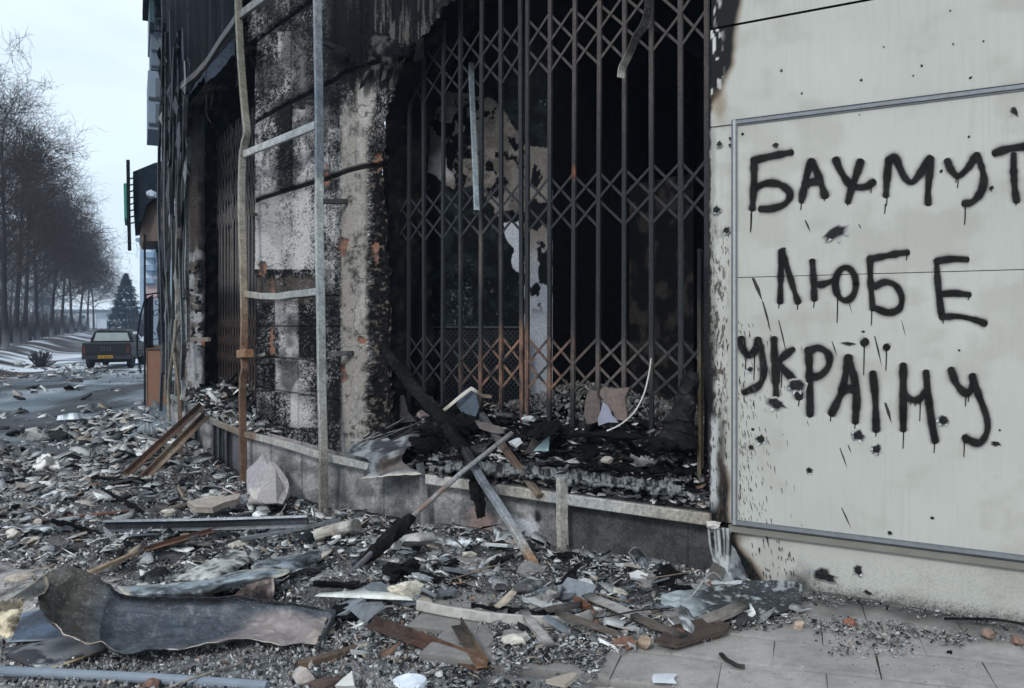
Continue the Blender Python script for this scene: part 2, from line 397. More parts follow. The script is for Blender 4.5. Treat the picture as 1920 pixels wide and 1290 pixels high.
# ================================================================ the cream clad wall on the right
wall = thing('clad_wall', 'cream clad wall with spray painted lettering and bullet holes, charred along its left edge', 'wall', Wz(1600, 0, 0))
CREAM = RGB(177, 177, 170)
def soot_left(px, py):
    # charred left margin: black top corner, flaking strip, black foot
    wx, wy = warp(px, py, 10, 60, 21)
    e = np.interp(wy, [-80, 0, 90, 150, 175, 200, 240, 780, 840, 890, 940, 980, 1000, 1040, 1090, 1150], [1392, 1388, 1374, 1362, 1352, 1336, 1318, 1318, 1336, 1358, 1366, 1368, 1384, 1398, 1425, 1450])
    return 1-ss(-14, 16, wx-e)
def paint_panel(px, py, z):
    n = fbm(px/260, py/200, 31, 4); c = np.ones(px.shape+(3,))*CREAM
    c = c*(.90+.2*n)[..., None]; c = mix(c, RGB(128, 124, 112), .22*ss(.48, .7, fbm(px/90, py/70, 33, 4)))
    run = fbm(px/5., py/160., 37, 3)                                    # faint rain streaks
    c = mix(c, RGB(150, 150, 140), .18*ss(.5, .75, run)*ss(.35, .65, fbm(px/120, py/240, 38, 3)))
    # soot and brown scorch on the edge
    s = soot_left(px, py)
    c = mix(c, RGB(120, 100, 80), ss(.03, .5, s)*.75)
    c = mix(c, RGB(8, 10, 13), ss(.35, .8, s))
    peel = (fbm(px/9, py/16, 41, 4) > .60) & (px < 1364) & (py < 190)
    c = mix(c, RGB(205, 205, 200), (ss(.56, .62, fbm(px/10, py/22, 41, 4))*(1-ss(1342, 1362, px))*ss(-40, 10, py)*(1-ss(170, 200, py)))*.9)
    # brown scorch below the burn, flaking paint down the edge strip
    c = mix(c, RGB(126, 110, 88), .7*blob(px, py, 1350, 205, 16, 40, .8, .5, 3))
    fl = fbm(px/4., py/12., 43, 4)
    band = (1-ss(1352, 1372, px))*ss(380, 520, py)
    c = mix(c, RGB(60, 50, 42), ss(.54, .60, fl)*band*.85)
    c = mix(c, RGB(48, 42, 37), .8*blob(px, py, 1352, 860, 13, 130, .8, .6, 9)*ss(1334, 1346, px))
    c = mix(c, RGB(9, 11, 14), (1-ss(1336, 1347, px+8*(fbm(px/9, py/20, 47, 3)-.5)))*ss(220, 260, py)*(.35+.65*ss(500, 760, py)))
    c = mix(c, RGB(176, 178, 178), .9*(1-ss(1340, 1350, px+4*(fbm(px/5, py/20, 56, 3)-.5)*2))*ss(770, 800, py)*(1-ss(930, 965, py)))
    c = mix(c, RGB(10, 11, 13), (1-ss(1331, 1335, px+4*(fbm(px/5, py/12, 57, 3)-.5)*2))*.95)
    # dark edge by the trim and the smoky foot
    g = fbm(px/30, py/22, 51, 4)
    c = mix(c, RGB(70, 62, 52), .5*blob(px, py, 1372, 1000, 60, 22, .9, .5, 5))
    c = mix(c, RGB(40, 38, 36), .85*blob(px, py, 1500, 1095, 34, 40, .95, .5, 6))
    foot = H-(py-HY)/F*(px*0+1)*6
    c = mix(c, RGB(96, 98, 92), .22*ss(.52, .66, fbm(px/2.1, py/2.1, 53, 3))*ss(1020, 1080, py))
    c = mix(c, RGB(70, 72, 70), .8*ss(.40, .66, fbm(px/2.0, py/2.6, 54, 3)+(.17-z)*1.6-.26)*ss(.16, .02, z)*ss(1480, 1520, px))
    c = mix(c, RGB(60, 60, 58), .55*ss(.10, .0, z+.05*(fbm(px/14, py/14, 55, 3)-.5))*ss(1480, 1520, px))
    return c
ZT = lambda px, py: H-(py-HY)/F*W2(px, 0)[0][1]
z_top, z_bot, z_mid, z_seam = ZT(1370, 233), ZT(1370, 976), ZT(1333, 522), ZT(1385, 45)
def kp_edge(px, py, z): return px > 1325+6*fbm(py/30, px*0, 5, 3)
EXT = 2750
facade('upper_panel', 1334, EXT, 480, z_seam+.008, 6.2, 60, 0, paint_panel, M_panel, wall)
facade('upper_panel', 1332, EXT, 500, z_top, z_seam-.008, 90, 0, paint_panel, M_panel, wall)
facade('sign_board', 1372, EXT, 600, z_mid+.0025, z_top+.002, 150, -.012, paint_panel, M_panel, wall)
facade('sign_board', 1372, EXT, 600, z_bot-.01, z_mid-.0025, 200, -.012, paint_panel, M_panel, wall)
facade('edge_strip', 1328, 1378, 60, z_bot-.02, z_top-.002, 420, .012, paint_panel, M_panel, wall, keep=kp_edge)
facade('plinth_panel', 1340, EXT, 540, -.14, z_bot-.055, 110, .03, paint_panel, M_panel, wall,
       keep=lambda px, py, z: ~((px < 1350+10*fbm(py/20, py*0, 8, 3)) & (py > 990)))
def band(name, px0, px1, z0, z1, d0, d1, mat, col, parent, n=40):
    """a box-section strip following the facade"""
    V = []; Fc = []; pxs = np.linspace(px0, px1, n)
    for p in pxs:
        for d, z in ((d1, z0), (d0, z0), (d0, z1), (d1, z1)): V.append(Wz(p, z, d))
    for i in range(n-1):
        for j in range(4):
            k = (j+1) % 4; Fc.append((i*4+j, i*4+k, i*4+4+k, i*4+4+j))
    Fc += [(3, 2, 1, 0), tuple(range(4*n-4, 4*n))]
    c = np.tile(s2l(col), (len(V), 1))*(1+(rng.random((len(V), 1))-.5)*.25)
    return mobj(name, V, Fc, mat, parent, c)
# ribbed aluminium mouldings: three stepped strips each
for dz, hh, dd, cc in ((0, .022, -.030, (118, 122, 126)), (.022, .010, -.024, (52, 56, 62)), (-.012, .012, -.020, (104, 108, 112))):
    band('trim', 1372, EXT, z_top-.008+dz, z_top-.008+dz+hh, dd, -.0125, M_trim, cc, wall)
for dz, hh, dd, cc in ((0, .020, -.030, (122, 126, 130)), (-.010, .010, -.024, (70, 74, 80)), (.020, .009, -.020, (110, 114, 118))):
    band('trim', 1372, EXT, z_bot-.015+dz, z_bot-.015+dz+hh, dd, -.0125, M_trim, cc, wall)
band('lip', 1366, EXT, z_bot-.075, z_bot-.032, -.01, .03, M_panel, (120, 118, 110), wall)
for a, b, dd, cc in ((1371, 1374.5, -.026, (96, 100, 106)), (1374.5, 1379, -.032, (160, 162, 162)), (1379, 1382.5, -.024, (110, 114, 118))):
    band('trim', a, b, z_bot-.02, z_top+.02, dd, -.0125, M_trim, cc, wall, 3)
# the return of the wall beside the window and a backing so that holes and seams read dark
def quadwall(name, pts, z0, z1, mat, col, parent, nz=2, nseg=1):
    """vertical wall through plan points"""
    V = []; Fc = []
    zs = np.linspace(z0, z1, nz); P = []
    for a, b in zip(pts[:-1], pts[1:]):
        for k in range(nseg): P.append(np.array(a)+(np.array(b)-np.array(a))*k/nseg)
    P.append(np.array(pts[-1])); n = len(P)
    for p in P:
        for z in zs: V.append((p[0], p[1], z))
    for i in range(n-1):
        for j in range(nz-1): Fc.append((i*nz+j, i*nz+nz+j, i*nz+nz+j+1, i*nz+j+1))
    c = np.tile(s2l(col), (len(V), 1))*(1+(rng.random((len(V), 1))-.5)*.3)
    return mobj(name, V, Fc, mat, parent, c)
xy = lambda px, d: tuple(W2(px, d)[0])
quadwall('backing', [xy(1346, .06), xy(EXT, .06)], -.2, 6.2, M_soot, (16, 17, 20), wall, 12, 12)
# graffiti: strokes in photo pixels, drawn as thin soft-edged paint on the board
Z7 = lambda pts: [(1280+x/3., y/3.) for x, y in pts]
Z8 = lambda pts: [(1280+x*.35655, 400+y*.35655) for x, y in pts]
def ell(cx, cy, rx, ry, n=20, a0=0, a1=360): return [(cx+rx*math.cos(math.radians(a)), cy+ry*math.sin(math.radians(a))) for a in np.linspace(a0, a1, n)]
BAHMUT = [[(402, 905), (440, 893), (520, 875), (610, 858)], [(400, 900), (402, 1000), (398, 1090), (392, 1172)], [(412, 1055), (470, 1032), (540, 1036), (595, 1072), (602, 1110), (570, 1150), (500, 1174), (440, 1176)],
    [(668, 1132), (690, 1020), (706, 960), (725, 910)], [(725, 910), (752, 960), (780, 1035), (800, 1100)], [(690, 1038), (730, 1024), (770, 1022)],
    [(862, 900), (885, 955), (930, 1025), (975, 1052), (1030, 1050), (1072, 1025)], [(1000, 912), (975, 990), (950, 1060), (930, 1135)],
    [(1143, 1098), (1150, 1000), (1158, 905)], [(1160, 900), (1195, 888), (1220, 940), (1250, 1000), (1288, 1026), (1330, 985), (1365, 925), (1392, 890)], [(1394, 892), (1388, 980), (1380, 1080), (1381, 1142)],
    [(1490, 908), (1510, 955), (1550, 990), (1600, 950), (1635, 900), (1655, 872)], [(1655, 872), (1685, 950), (1694, 1020), (1675, 1085), (1630, 1135), (1585, 1145)],
    [(1755, 862), (1830, 838), (1910, 826), (2010, 806), (2080, 792)], [(1862, 870), (1862, 960), (1868, 1060), (1878, 1128)]]
LYUBE = [[(521, 200), (516, 330), (513, 465)], [(522, 200), (545, 270), (575, 370), (606, 465)], [(682, 252), (688, 340), (692, 450)], [(690, 375), (740, 372), (800, 350)],
    ell(857, 372, 54, 86, 24), [(985, 240), (1060, 226), (1130, 212), (1182, 206)], [(985, 242), (988, 360), (1000, 500)], [(1012, 384), (1065, 362), (1120, 380), (1152, 440), (1140, 500), (1085, 522), (1020, 502)],
    [(1334, 250), (1345, 400), (1362, 540)], [(1340, 250), (1420, 240), (1494, 243)], [(1360, 424), (1430, 420), (1508, 428)], [(1362, 545), (1450, 542), (1530, 558), (1588, 578)]]
UKRAINU = [[(308, 662), (316, 710), (345, 746), (378, 725), (396, 664)], [(396, 664), (418, 750), (426, 840), (400, 905), (325, 942)], [(480, 662), (484, 780), (492, 955)], [(580, 716), (540, 745), (495, 790)], [(498, 788), (545, 835), (600, 900), (612, 965)],
    [(662, 722), (668, 860), (670, 1055)], [(664, 724), (715, 708), (765, 740), (768, 800), (730, 848), (680, 864)], [(785, 1050), (835, 940), (858, 840), (872, 758)], [(872, 758), (900, 860), (915, 960), (908, 1095)], [(838, 938), (870, 922), (912, 930)],
    [(1000, 842), (1012, 960), (1018, 1135)], [(952, 682), (962, 674)], [(1070, 702), (1074, 706)], [(1160, 800), (1160, 960), (1160, 1135)], [(1162, 945), (1195, 976), (1240, 978), (1285, 930)], [(1280, 836), (1290, 950), (1310, 1100), (1328, 1195)],
    [(1412, 824), (1440, 895), (1490, 945), (1528, 905), (1524, 855)], [(1524, 855), (1555, 950), (1598, 1070), (1600, 1150), (1560, 1206), (1492, 1188)], [(1484, 1178), (1492, 1186)]]
DR7 = [(388, 1170, 1290), (668, 1130, 1180), (800, 1100, 1130), (1062, 1040, 1085), (1052, 1040, 1070), (1150, 1100, 1155), (1140, 1150, 1200), (1381, 1140, 1157), (1550, 990, 1055), (1540, 990, 1025), (1590, 1150, 1262), (1878, 1130, 1155), (710, 1040, 1060), (930, 1130, 1155)]
DR8 = [(360, 0, 98), (1486, 0, 58), (508, 470, 498), (606, 470, 505), (692, 455, 495), (815, 450, 575), (995, 500, 588), (1180, 210, 245), (1372, 545, 578), (1505, 430, 455), (745, 376, 392), (718, 376, 388), (730, 376, 396),
    (333, 740, 820), (378, 740, 875), (512, 800, 890), (522, 800, 915), (505, 800, 870), (612, 980, 1012), (955, 690, 850), (1072, 715, 825), (670, 1050, 1075), (780, 1050, 1092), (908, 1100, 1130), (1018, 1140, 1172), (1162, 1135, 1235), (1200, 975, 1005), (1225, 975, 1012), (1250, 975, 1090), (1325, 1195, 1258), (1490, 950, 1012), (1505, 950, 990), (1482, 1190, 1278)]
def stroke_mesh(word, strokes, width, drips):
    V = []; Fc = []; C = []; lift = -.0125
    prof = [(-2.5, 0), (-1.75, .07), (-1.25, .25), (-1.02, .62), (-.78, .95), (0, 1), (.78, .95), (1.02, .62), (1.25, .25), (1.75, .07), (2.5, 0)]
    def add(pts, wd, soft, rnd, k):
        n0 = len(V)
        P = np.array([(p[0], p[1]) for p in pts], float)
        seg = np.hypot(*np.diff(P, axis=0).T); s = np.r_[0, np.cumsum(seg)]
        m = max(3, int(s[-1]/2.2)); tt = np.linspace(0, s[-1], m); P = np.stack([np.interp(tt, s, P[:, 0]), np.interp(tt, s, P[:, 1])], 1)
        T = np.gradient(P, axis=0); T /= np.linalg.norm(T, axis=1)[:, None]+1e-9
        # rounded ends: extra rings
        hw = wd/2*(1+(fbm(tt/16., tt*0+k, 71+k, 2)-.5)*.55) if not rnd else wd/2*np.linspace(1, .75, m)
        rings = []
        for a in (80, 62, 42, 22):
            rings.append((P[0]-T[0]*hw[0]*math.sin(math.radians(a)), T[0], hw[0]*max(.12, math.cos(math.radians(a)))))
        rings += [(P[i], T[i], hw[i]) for i in range(m)]
        for a in (22, 42, 62, 80):
            rings.append((P[-1]+T[-1]*hw[-1]*math.sin(math.radians(a)), T[-1], hw[-1]*max(.12, math.cos(math.radians(a)))))
        nr = len(rings); pf = prof if soft else [(-1.15, 0), (-.8, 1), (0, 1), (.8, 1), (1.15, 0)]
        for r, (p, t, h) in enumerate(rings):
            N = np.array([-t[1], t[0]])
            ef = .84+.34*float(vn(np.array(r/9.+k*5.), np.array(k*1.7), 77)) if soft else 1.
            if soft and (r == 0 or r == nr-1): ef = .4
            for (u, al) in pf:
                q = p+N*h*u
                V.append(Wz(q[0], H-(q[1]-HY)/F*W2(q[0], lift)[0][1], lift-.0002*k)); C.append((al*ef,)*3)
        L_ = len(pf)
        for r in range(nr-1):
            for j in range(L_-1): Fc.append((n0+r*L_+j, n0+r*L_+j+1, n0+(r+1)*L_+j+1, n0+(r+1)*L_+j))
    for k, s in enumerate(strokes):
        sp = s if len(s) < 3 else [(p.x, p.y) for p in smooth_path([Vector((a, b, 0)) for a, b in s], 8)]
        add(sp, width, True, False, k+1)
    for k, (x, y0, y1) in enumerate(drips):
        add([(x, y0), (x-.4, (y0+y1)/2), (x-1.2, y1)], 2.6, False, True, len(strokes)+1)
    return mobj(word, V, Fc, M_spray, wall, C)
def spray_mat():
    m = bpy.data.materials.new('black_spray_paint'); m.use_nodes = True; t = m.node_tree; n = t.nodes; b = n['Principled BSDF']
    b.inputs['Base Color'].default_value = (.007, .007, .009, 1); b.inputs['Roughness'].default_value = .7; b.inputs['Specular IOR Level'].default_value = .15
    a = n.new('ShaderNodeAttribute'); a.attribute_name = 'Col'
    tcn = n.new('ShaderNodeTexCoord'); no = n.new('ShaderNodeTexNoise'); no.inputs['Scale'].default_value = 260; no.inputs['Detail'].default_value = 3
    t.links.new(tcn.outputs['Object'], no.inputs[0])
    mr = n.new('ShaderNodeMapRange'); mr.inputs[1].default_value = .3; mr.inputs[2].default_value = .7; mr.inputs[3].default_value = .85; mr.inputs[4].default_value = 1.4
    t.links.new(no.outputs[0], mr.inputs[0])
    n2 = n.new('ShaderNodeTexNoise'); n2.inputs['Scale'].default_value = 9; n2.inputs['Detail'].default_value = 4; t.links.new(tcn.outputs['Object'], n2.inputs[0])
    m2 = n.new('ShaderNodeMapRange'); m2.inputs[1].default_value = .35; m2.inputs[2].default_value = .65; m2.inputs[3].default_value = .003; m2.inputs[4].default_value = .012
    t.links.new(n2.outputs[0], m2.inputs[0]); t.links.new(m2.outputs[0], b.inputs['Base Color'])
    mm = n.new('ShaderNodeMath'); mm.operation = 'MULTIPLY'; mm.use_clamp = True
    t.links.new(a.outputs['Fac'], mm.inputs[0]); t.links.new(mr.outputs[0], mm.inputs[1])
    tr = n.new('ShaderNodeBsdfTransparent'); ms = n.new('ShaderNodeMixShader')
    t.links.new(mm.outputs[0], ms.inputs[0]); t.links.new(tr.outputs[0], ms.inputs[1]); t.links.new(b.outputs[0], ms.inputs[2])
    t.links.new(ms.outputs[0], n['Material Output'].inputs[0]); return m
M_spray = spray_mat()
d7 = [(1280+x/3., a/3., b/3.) for x, a, b in DR7]; d8 = [(1280+x*.35655, 400+a*.35655, 400+b*.35655) for x, a, b in DR8]
stroke_mesh('painted_word', [Z7(s) for s in BAHMUT], 12.5, d7+d8[:2])
stroke_mesh('painted_word', [Z8(s) for s in LYUBE], 10.8, d8[2:13])
stroke_mesh('painted_word', [Z8(s) for s in UKRAINU], 12.6, d8[13:])
# bullet holes: flat ragged patches painted dark for the shade inside, with curled bright metal on the larger ones
def hole(px, py, r, petals=0, asp=1., ang=0., seed=0):
    rr = np.random.default_rng(seed+int(px*7+py)); d = -.0128 if px > 1376 and ZT(px, py) < z_top and ZT(px, py) > z_bot else (-.002 if py < 1000 else .028)
    mb = MB(); n = 14; o = W(px, py, d); Y = o.y; s = Y/F
    p, nv = W2(px, d); tx = Vector((nv[1], -nv[0], 0)); tx = tx if tx.x > 0 else -tx; nn = Vector((nv[0], nv[1], 0)); up = Vector((0, 0, 1))
    fx = 1/abs(tx.x*1-tx.y*(px-CX)/F)               # so that the size given is the size seen
    ca, sa = math.cos(ang), math.sin(ang)
    rad = [r*(.7+.55*rr.random()) for _ in range(n)]
    ring = []
    for k in range(n):
        a = 2*math.pi*k/n; u = math.cos(a)*rad[k]*asp; v = math.sin(a)*rad[k]/asp**.3
        u, v = u*ca-v*sa, u*sa+v*ca
        ring.append((u, v))
    V = [o+tx*(u*s*fx)+up*(v*s)-nn*.0012 for u, v in ring]+[o+tx*(u*.5*s*fx)+up*(v*.5*s)+nn*.0 for u, v in ring]
    V = [v-nn*.001 for v in V]
    Fc = [tuple(range(n))]
    mb.add(V[:n], Fc, RGB(9, 10, 13))
    if r > 3.4:                                   # a burred rim standing proud of the skin
        R0, R1, R2 = [[(u*f, v*f) for u, v in ring] for f in (1.5, 1.16, .92)]
        RV = [o+tx*(u*s*fx)+up*(v*s)-nn*h for Rk, h in ((R0, .0006), (R1, .004+.002*rr.random()), (R2, .0016)) for u, v in Rk]
        Fr = [(q*n+k, q*n+(k+1) % n, q*n+n+(k+1) % n, q*n+n+k) for q in (0, 1) for k in range(n)]
        cr = np.concatenate([np.tile(CREAM*.85, (n, 1)), np.tile(RGB(112, 112, 109), (n, 1)), np.tile(RGB(40, 40, 42), (n, 1))])*(1+(rr.random((3*n, 1))-.5)*.5)  # cream to bare metal, darkened inward as painted dent shading
        mb.add(RV, Fr, np.clip(cr, 0, 1))
    for k in range(petals):
        a = rr.uniform(2.6, 5.6) if k else 4.0; a += rr.normal()*.3
        u, v = math.cos(a)*r*1.0*asp, math.sin(a)*r*.95; L_ = r*rr.uniform(.35, .8); wv = r*rr.uniform(.2, .42)
        b0 = Vector((u, v, 0)); dr = Vector((math.cos(a), math.sin(a), 0)); pr = Vector((-dr.y, dr.x, 0))
        P4 = [b0-pr*wv, b0+pr*wv, b0+dr*L_+pr*wv*.3, b0+dr*L_-pr*wv*.5]
        hs = [.001, .001, rr.uniform(.006, .014), rr.uniform(.006, .012)]
        Q = [o+tx*(q.x*s*fx)+up*(q.y*s)-nn*(h+.001) for q, h in zip(P4, hs)]
        g = rr.uniform(.25, .55); mb.add(Q, [(0, 1, 2, 3)], (g*.95, g, g*1.06))
    return mb.obj('bullet_hole', M_matte, wall)
h7 = [(337, 755, 9), (523, 817, 13), (207, 810, 14), (267, 778, 9), (190, 1180, 17), (1005, 450, 8), (1345, 370, 8), (555, 397, 7), (1620, 437, 8), (1867, 628, 15), (1610, 770, 8), (1455, 963, 10), (1735, 1060, 12), (1297, 426, 5), (1131, 264, 5), (670, 525, 6), (1505, 60, 5), (1522, 248, 5), (1692, 232, 6), (268, 815, 9), (605, 662, 5), (995, 645, 4), (1660, 528, 5)]
for i, (x, y, r) in enumerate(h7): hole(1280+x/3., y/3., r/3., 2 if r > 11 else 0, 1.6 if (x, y) in ((1620, 437), (1867, 628)) else 1., -.9 if r > 14 else .5, i)
h8 = [(800, 105, 32, 4, 1.5, .5), (232, 90, 16, 2, 1, 0), (597, 905, 30, 4, 1.2, .2), (495, 1002, 27, 1, 1.4, -.3), (410, 1188, 20, 2, 1, 0), (362, 1232, 12, 0, 1, 0), (925, 1168, 24, 5, 1.1, 0), (1370, 1088, 22, 5, 1, 0), (1022, 1240, 21, 5, 1, 0), (872, 686, 12, 0, 2.2, -.1), (950, 622, 7, 0, 1.5, 0), (875, 935, 9, 0, 1.6, .1), (1455, 720, 6, 0, 1, 0), (1648, 1212, 12, 0, 1.7, 0), (1668, 1140, 6, 0, 1, 0), (355, 822, 12, 4, 1.2, 0), (370, 1135, 8, 0, 1, 0), (530, 185, 8, 0, 1.6, 0)]
for i, (x, y, r, p, a, g) in enumerate(h8): hole(1280+x*.35655, 400+y*.35655, r*.35655, p, a, g, 40+i)
for i, (x, y, r, p, a, g) in enumerate([(545, 170, 14, 2, 1, 0), (1175, 415, 9, 0, 1.2, .2), (957, 490, 10, 0, 1, 0), (922, 573, 8, 0, 1, 0), (615, 712, 32, 3, 1.7, -.15), (795, 685, 22, 2, .9, 0), (845, 800, 11, 0, 1.7, -.4)]):
    hole(1320+x*.3643, 820+y*.3643, r*.3643, p, a, g, 70+i)
# long gouges and scratches through the paint
mb = MB()
def scratch(px, py, L_, wd, lean, col=(28, 28, 28)):
    lift = -.0132 if z_bot < ZT(px, py) < z_top and px > 1376 else .026 if py > 1000 else .010
    q = [(px-wd/2, py), (px+lean*.5-wd*.6, py+L_*.5), (px+lean, py+L_), (px+lean*.5+wd*.6, py+L_*.45), (px+wd*.4, py)]
    mb.add([Wz(a, H-(b-HY)/F*W2(a, lift)[0][1], lift) for a, b in q], [(0, 1, 2, 3, 4)], s2l(col))
for _ in range(240):
    x = 1384+rng.exponential(27); y = 985-385*rng.random()**1.3
    if x > 1520: continue
    scratch(x, y, rng.uniform(3, 16), rng.uniform(.5, 1.5), rng.uniform(0, 4), (62, 60, 57))
for _ in range(110):
    scratch(rng.uniform(1334, 1366), rng.uniform(420, 980), rng.uniform(3, 14), rng.uniform(.7, 2.2), rng.uniform(-1, 3), (64, 56, 50))
for _ in range(46):
    x = rng.uniform(1405, 1490); scratch(x, rng.uniform(1010, 1085), rng.uniform(4, 14), rng.uniform(.8, 2), rng.uniform(0, 3), (50, 46, 42))
for x, y, l, wd, ln in [(1412, 521, 45, 6, 18), (1430, 565, 60, 3, 16), (1510, 413, 24, 3, 10), (1660, 755, 40, 5, 12), (1640, 630, 60, 2.5, 14), (1560, 640, 30, 2, 10), (1575, 840, 40, 2, 14), (1590, 834, 16, 2, 6), (1578, 952, 40, 2, 18), (1460, 600, 70, 2, 16), (1610, 420, 10, 2, 5), (1434, 990, 38, 3, 8), (1590, 560, 30, 1.2, 8), (1690, 600, 34, 1.0, 9)]:
    scratch(x, y, l, wd, ln, (46, 46, 46))
mb.obj('scratches', M_matte, wall)
# ================================================================ the burnt building
bld = thing('burnt_building', 'burnt out corner building with blackened masonry, a granite plinth and gutted shop windows', 'building', Wz(640, -.3, .3))
zrow = lambda py, px=533, d=.25: H-(py-HY)/F*W2(px, d)[0][1]
GROOVES = [zrow(38), zrow(198), zrow(358)]
LOWG = [zrow(505), zrow(560), zrow(612), zrow(672), zrow(735), zrow(800)]
DARK, SILVER = RGB(17, 17, 18), RGB(180, 177, 175)
def grooves(px, py, z):
    g = np.zeros_like(px)
    for k in GROOVES: g = np.maximum(g, 1-ss(.018, .034, np.abs(z-k)))
    for k in LOWG[1:]: g = np.maximum(g, .55*(1-ss(.004, .012, np.abs(z-k)))*(px < 640))
    for x, y0, y1 in ((544, 40, 198), (546, 198, 358)): g = np.maximum(g, .7*(1-ss(1., 2.6, np.abs(px-x)))*(py > y0)*(py < y1)*(px < 600))
    for x, y0, y1 in ((511, 560, 735), (556, 560, 800), (540, 735, 800), (590, 560, 735)): g = np.maximum(g, .4*(1-ss(.6, 2., np.abs(px-x)))*(py > y0)*(py < y1))
    return g
def top_edge(py):     # right-hand edge of the pier: the torn arch over the window, then the burnt reveal
    return np.interp(py, [-400, -60, 0, 60, 103, 150, 220, 360, 450, 560, 700, 830], [980, 876, 846, 800, 766, 747, 724, 716, 722, 727, 731, 733])
def brickspots(px, py):
    m = np.zeros_like(px)
    for i, (x, y, rx, ry) in enumerate(((644, 462, 13, 20), (648, 705, 8, 13), (611, 332, 8, 22), (706, 305, 9, 18), (680, 638, 11, 8), (508, 545, 4, 26), (492, 505, 9, 16), (700, 470, 6, 22), (506, 640, 5, 30), (645, 690, 6, 8))):
        m = np.maximum(m, blob(px, py, x, y, rx, ry, .35, .55, i))
    return m
def paint_pier(px, py, z):
    sp = fbm(px/2.6, py/2.6, 101, 3, .7); n1 = fbm(px/34, py/46, 102, 4); st = fbm(px/7, py/70, 103, 4); n3 = fbm(px/11, py/11, 108, 4); fine = fbm(px/1.3, py/1.3, 106, 2, .8); big = fbm(px/60, py/80, 107, 4)
    B = np.full(px.shape, .16)
    R = lambda x0, x1, y0, y1, v: v*ss(x0-2, x0+2, px+3*(n3-.5))*(1-ss(x1-2, x1+2, px+3*(n3-.5)))*((py > y0) & (py < y1))
    B += R(478, 544, -40, 40, .08)+R(478, 527, 40, 198, .12)+R(522, 545, 60, 198, .34)*ss(198, 60, py)+R(546, 600, 40, 198, .02)
    B += .42*blob(px, py, 566, 140, 15, 42, .9, .6, 2)-.10*blob(px, py, 575, 60, 24, 50, .8, .4, 3)
    B += R(478, 520, 198, 358, .10)+R(480, 546, 270, 358, .22)+R(546, 572, 205, 358, .46)+R(572, 600, 198, 358, .16)
    B += R(478, 600, 358, 505, .62)*(1-ss(562, 594, px+12*(n1-.5)))+R(575, 600, 358, 505, .12)
    B += R(512, 556, 560, 612, .40)+R(520, 556, 612, 672, .46)+R(514, 590, 672, 735, .50)*(1-ss(556, 590, px+14*(n1-.5)))+R(540, 598, 735, 802, .56)*(1-.6*ss(570, 598, px))
    B += R(478, 512, 560, 672, -.08)+R(478, 512, 735, 802, .22)-R(556, 600, 560, 672, .10)
    B += R(600, 640, 200, 520, .20)+R(600, 640, 520, 802, .04)
    t = np.clip((B+(sp-.5)*1.1+(fine-.5)*.8+(n1-.5)*.75+(st-.5)*.45+(big-.5)*.4-.42)*2.0+.5, 0, 1)
    c = mix(np.ones(px.shape+(3,))*DARK, SILVER, t)
    c = mix(c, RGB(20, 20, 21), .75*ss(.46, .66, fbm(px/45, py/70, 109, 3))*(px < 640)*(1-.6*((py > 358) & (py < 505))))
    nearg = np.zeros_like(px)
    for k in GROOVES+LOWG[1:]: nearg = np.maximum(nearg, 1-ss(.02, .16, np.abs(z-k)+.10*(n1-.5)))
    c = mix(c, RGB(24, 24, 26), nearg*.45*(px < 640))
    # smooth light plaster strip right of the tube
    strip = ss(640, 648, px+5*(n3-.5))*(1-ss(683, 694, px+8*(n3-.5)))*ss(150, 270, py+90*(n1-.5))
    pl = mix(np.ones(px.shape+(3,))*RGB(146, 140, 132), RGB(60, 58, 57), ss(.46, .70, n3*.55+st*.45))
    pl = mix(pl, RGB(170, 167, 162), ss(.54, .64, st)*.5)
    tall = ((py > 300) | (px < 676))
    c = mix(c, pl, strip*.95)
    # pale scoured patch on the column head, and dark rest
    c = mix(c, RGB(168, 164, 158), .85*blob(px, py, 686, 195, 15, 62, .6, .5, 11)*ss(.36, .5, st+.1))
    c = mix(c, RGB(14, 14, 16), .8*(px > 640)*ss(185, 120, py))
    c = mix(c, RGB(104, 101, 97), .55*ss(.56, .64, fbm(px/3.2, py/60, 121, 3))*(px > 690)*(py < 175)*ss(.4, .6, big+.05))
    # exposed render below the big block
    ex = ss(0, 10, py-(512+14*(fbm(px/14, px*0, 5, 3)-.5)*2))*(1-ss(560, 572, py))*(px < 600)
    c = mix(c, RGB(84, 76, 70)*.8, ex*.8*ss(.3, .5, n3+.08))
    # black burnt brick reveal
    blk = ss(688, 700, px+10*(n3-.5))*ss(190, 330, py+60*(n1-.5))
    rv = mix(np.ones(px.shape+(3,))*RGB(14, 14, 15), RGB(92, 84, 76), ss(.59, .72, fbm(px/6, py/7, 131, 4)))
    c = mix(c, rv, blk*.97)
    dk = ss(600, 630, px)*(1-ss(640, 660, px))*ss(230, 60, py)+ss(640, 660, px)*ss(140, 40, py)*(px < 700)*(st < .6)
    c = mix(c, RGB(13, 14, 16), np.clip(dk, 0, 1)*.93)
    c = mix(c, RGB(16, 16, 19), .85*ss(600, 640, px)*ss(200, 60, py+120*(n1-.5)+60*(st-.5))*ss(.62, .45, fbm(px/3.2, py/60, 121, 3)))
    # red brick showing through
    bs = brickspots(px, py); jo = (np.abs(((z/.075) % 1)-.5) > .42)
    br = mix(np.ones(px.shape+(3,))*RGB(136, 98, 82), RGB(102, 80, 72), ss(.4, .6, n3)); br = mix(br, RGB(96, 90, 86), jo*.8)
    c = mix(c, br, ss(.4, .6, bs))
    # cracks
    cr = np.abs(fbm(px/40, py/40, 141, 3)-.5) < .006
    c = mix(c, RGB(20, 20, 22), cr*.7)
    c = mix(c, RGB(10, 10, 13), grooves(px, py, z)*.97)
    # soot darkening upward near the top left
    c = mix(c, RGB(30, 30, 34), .45*ss(70, -20, py))
    return c
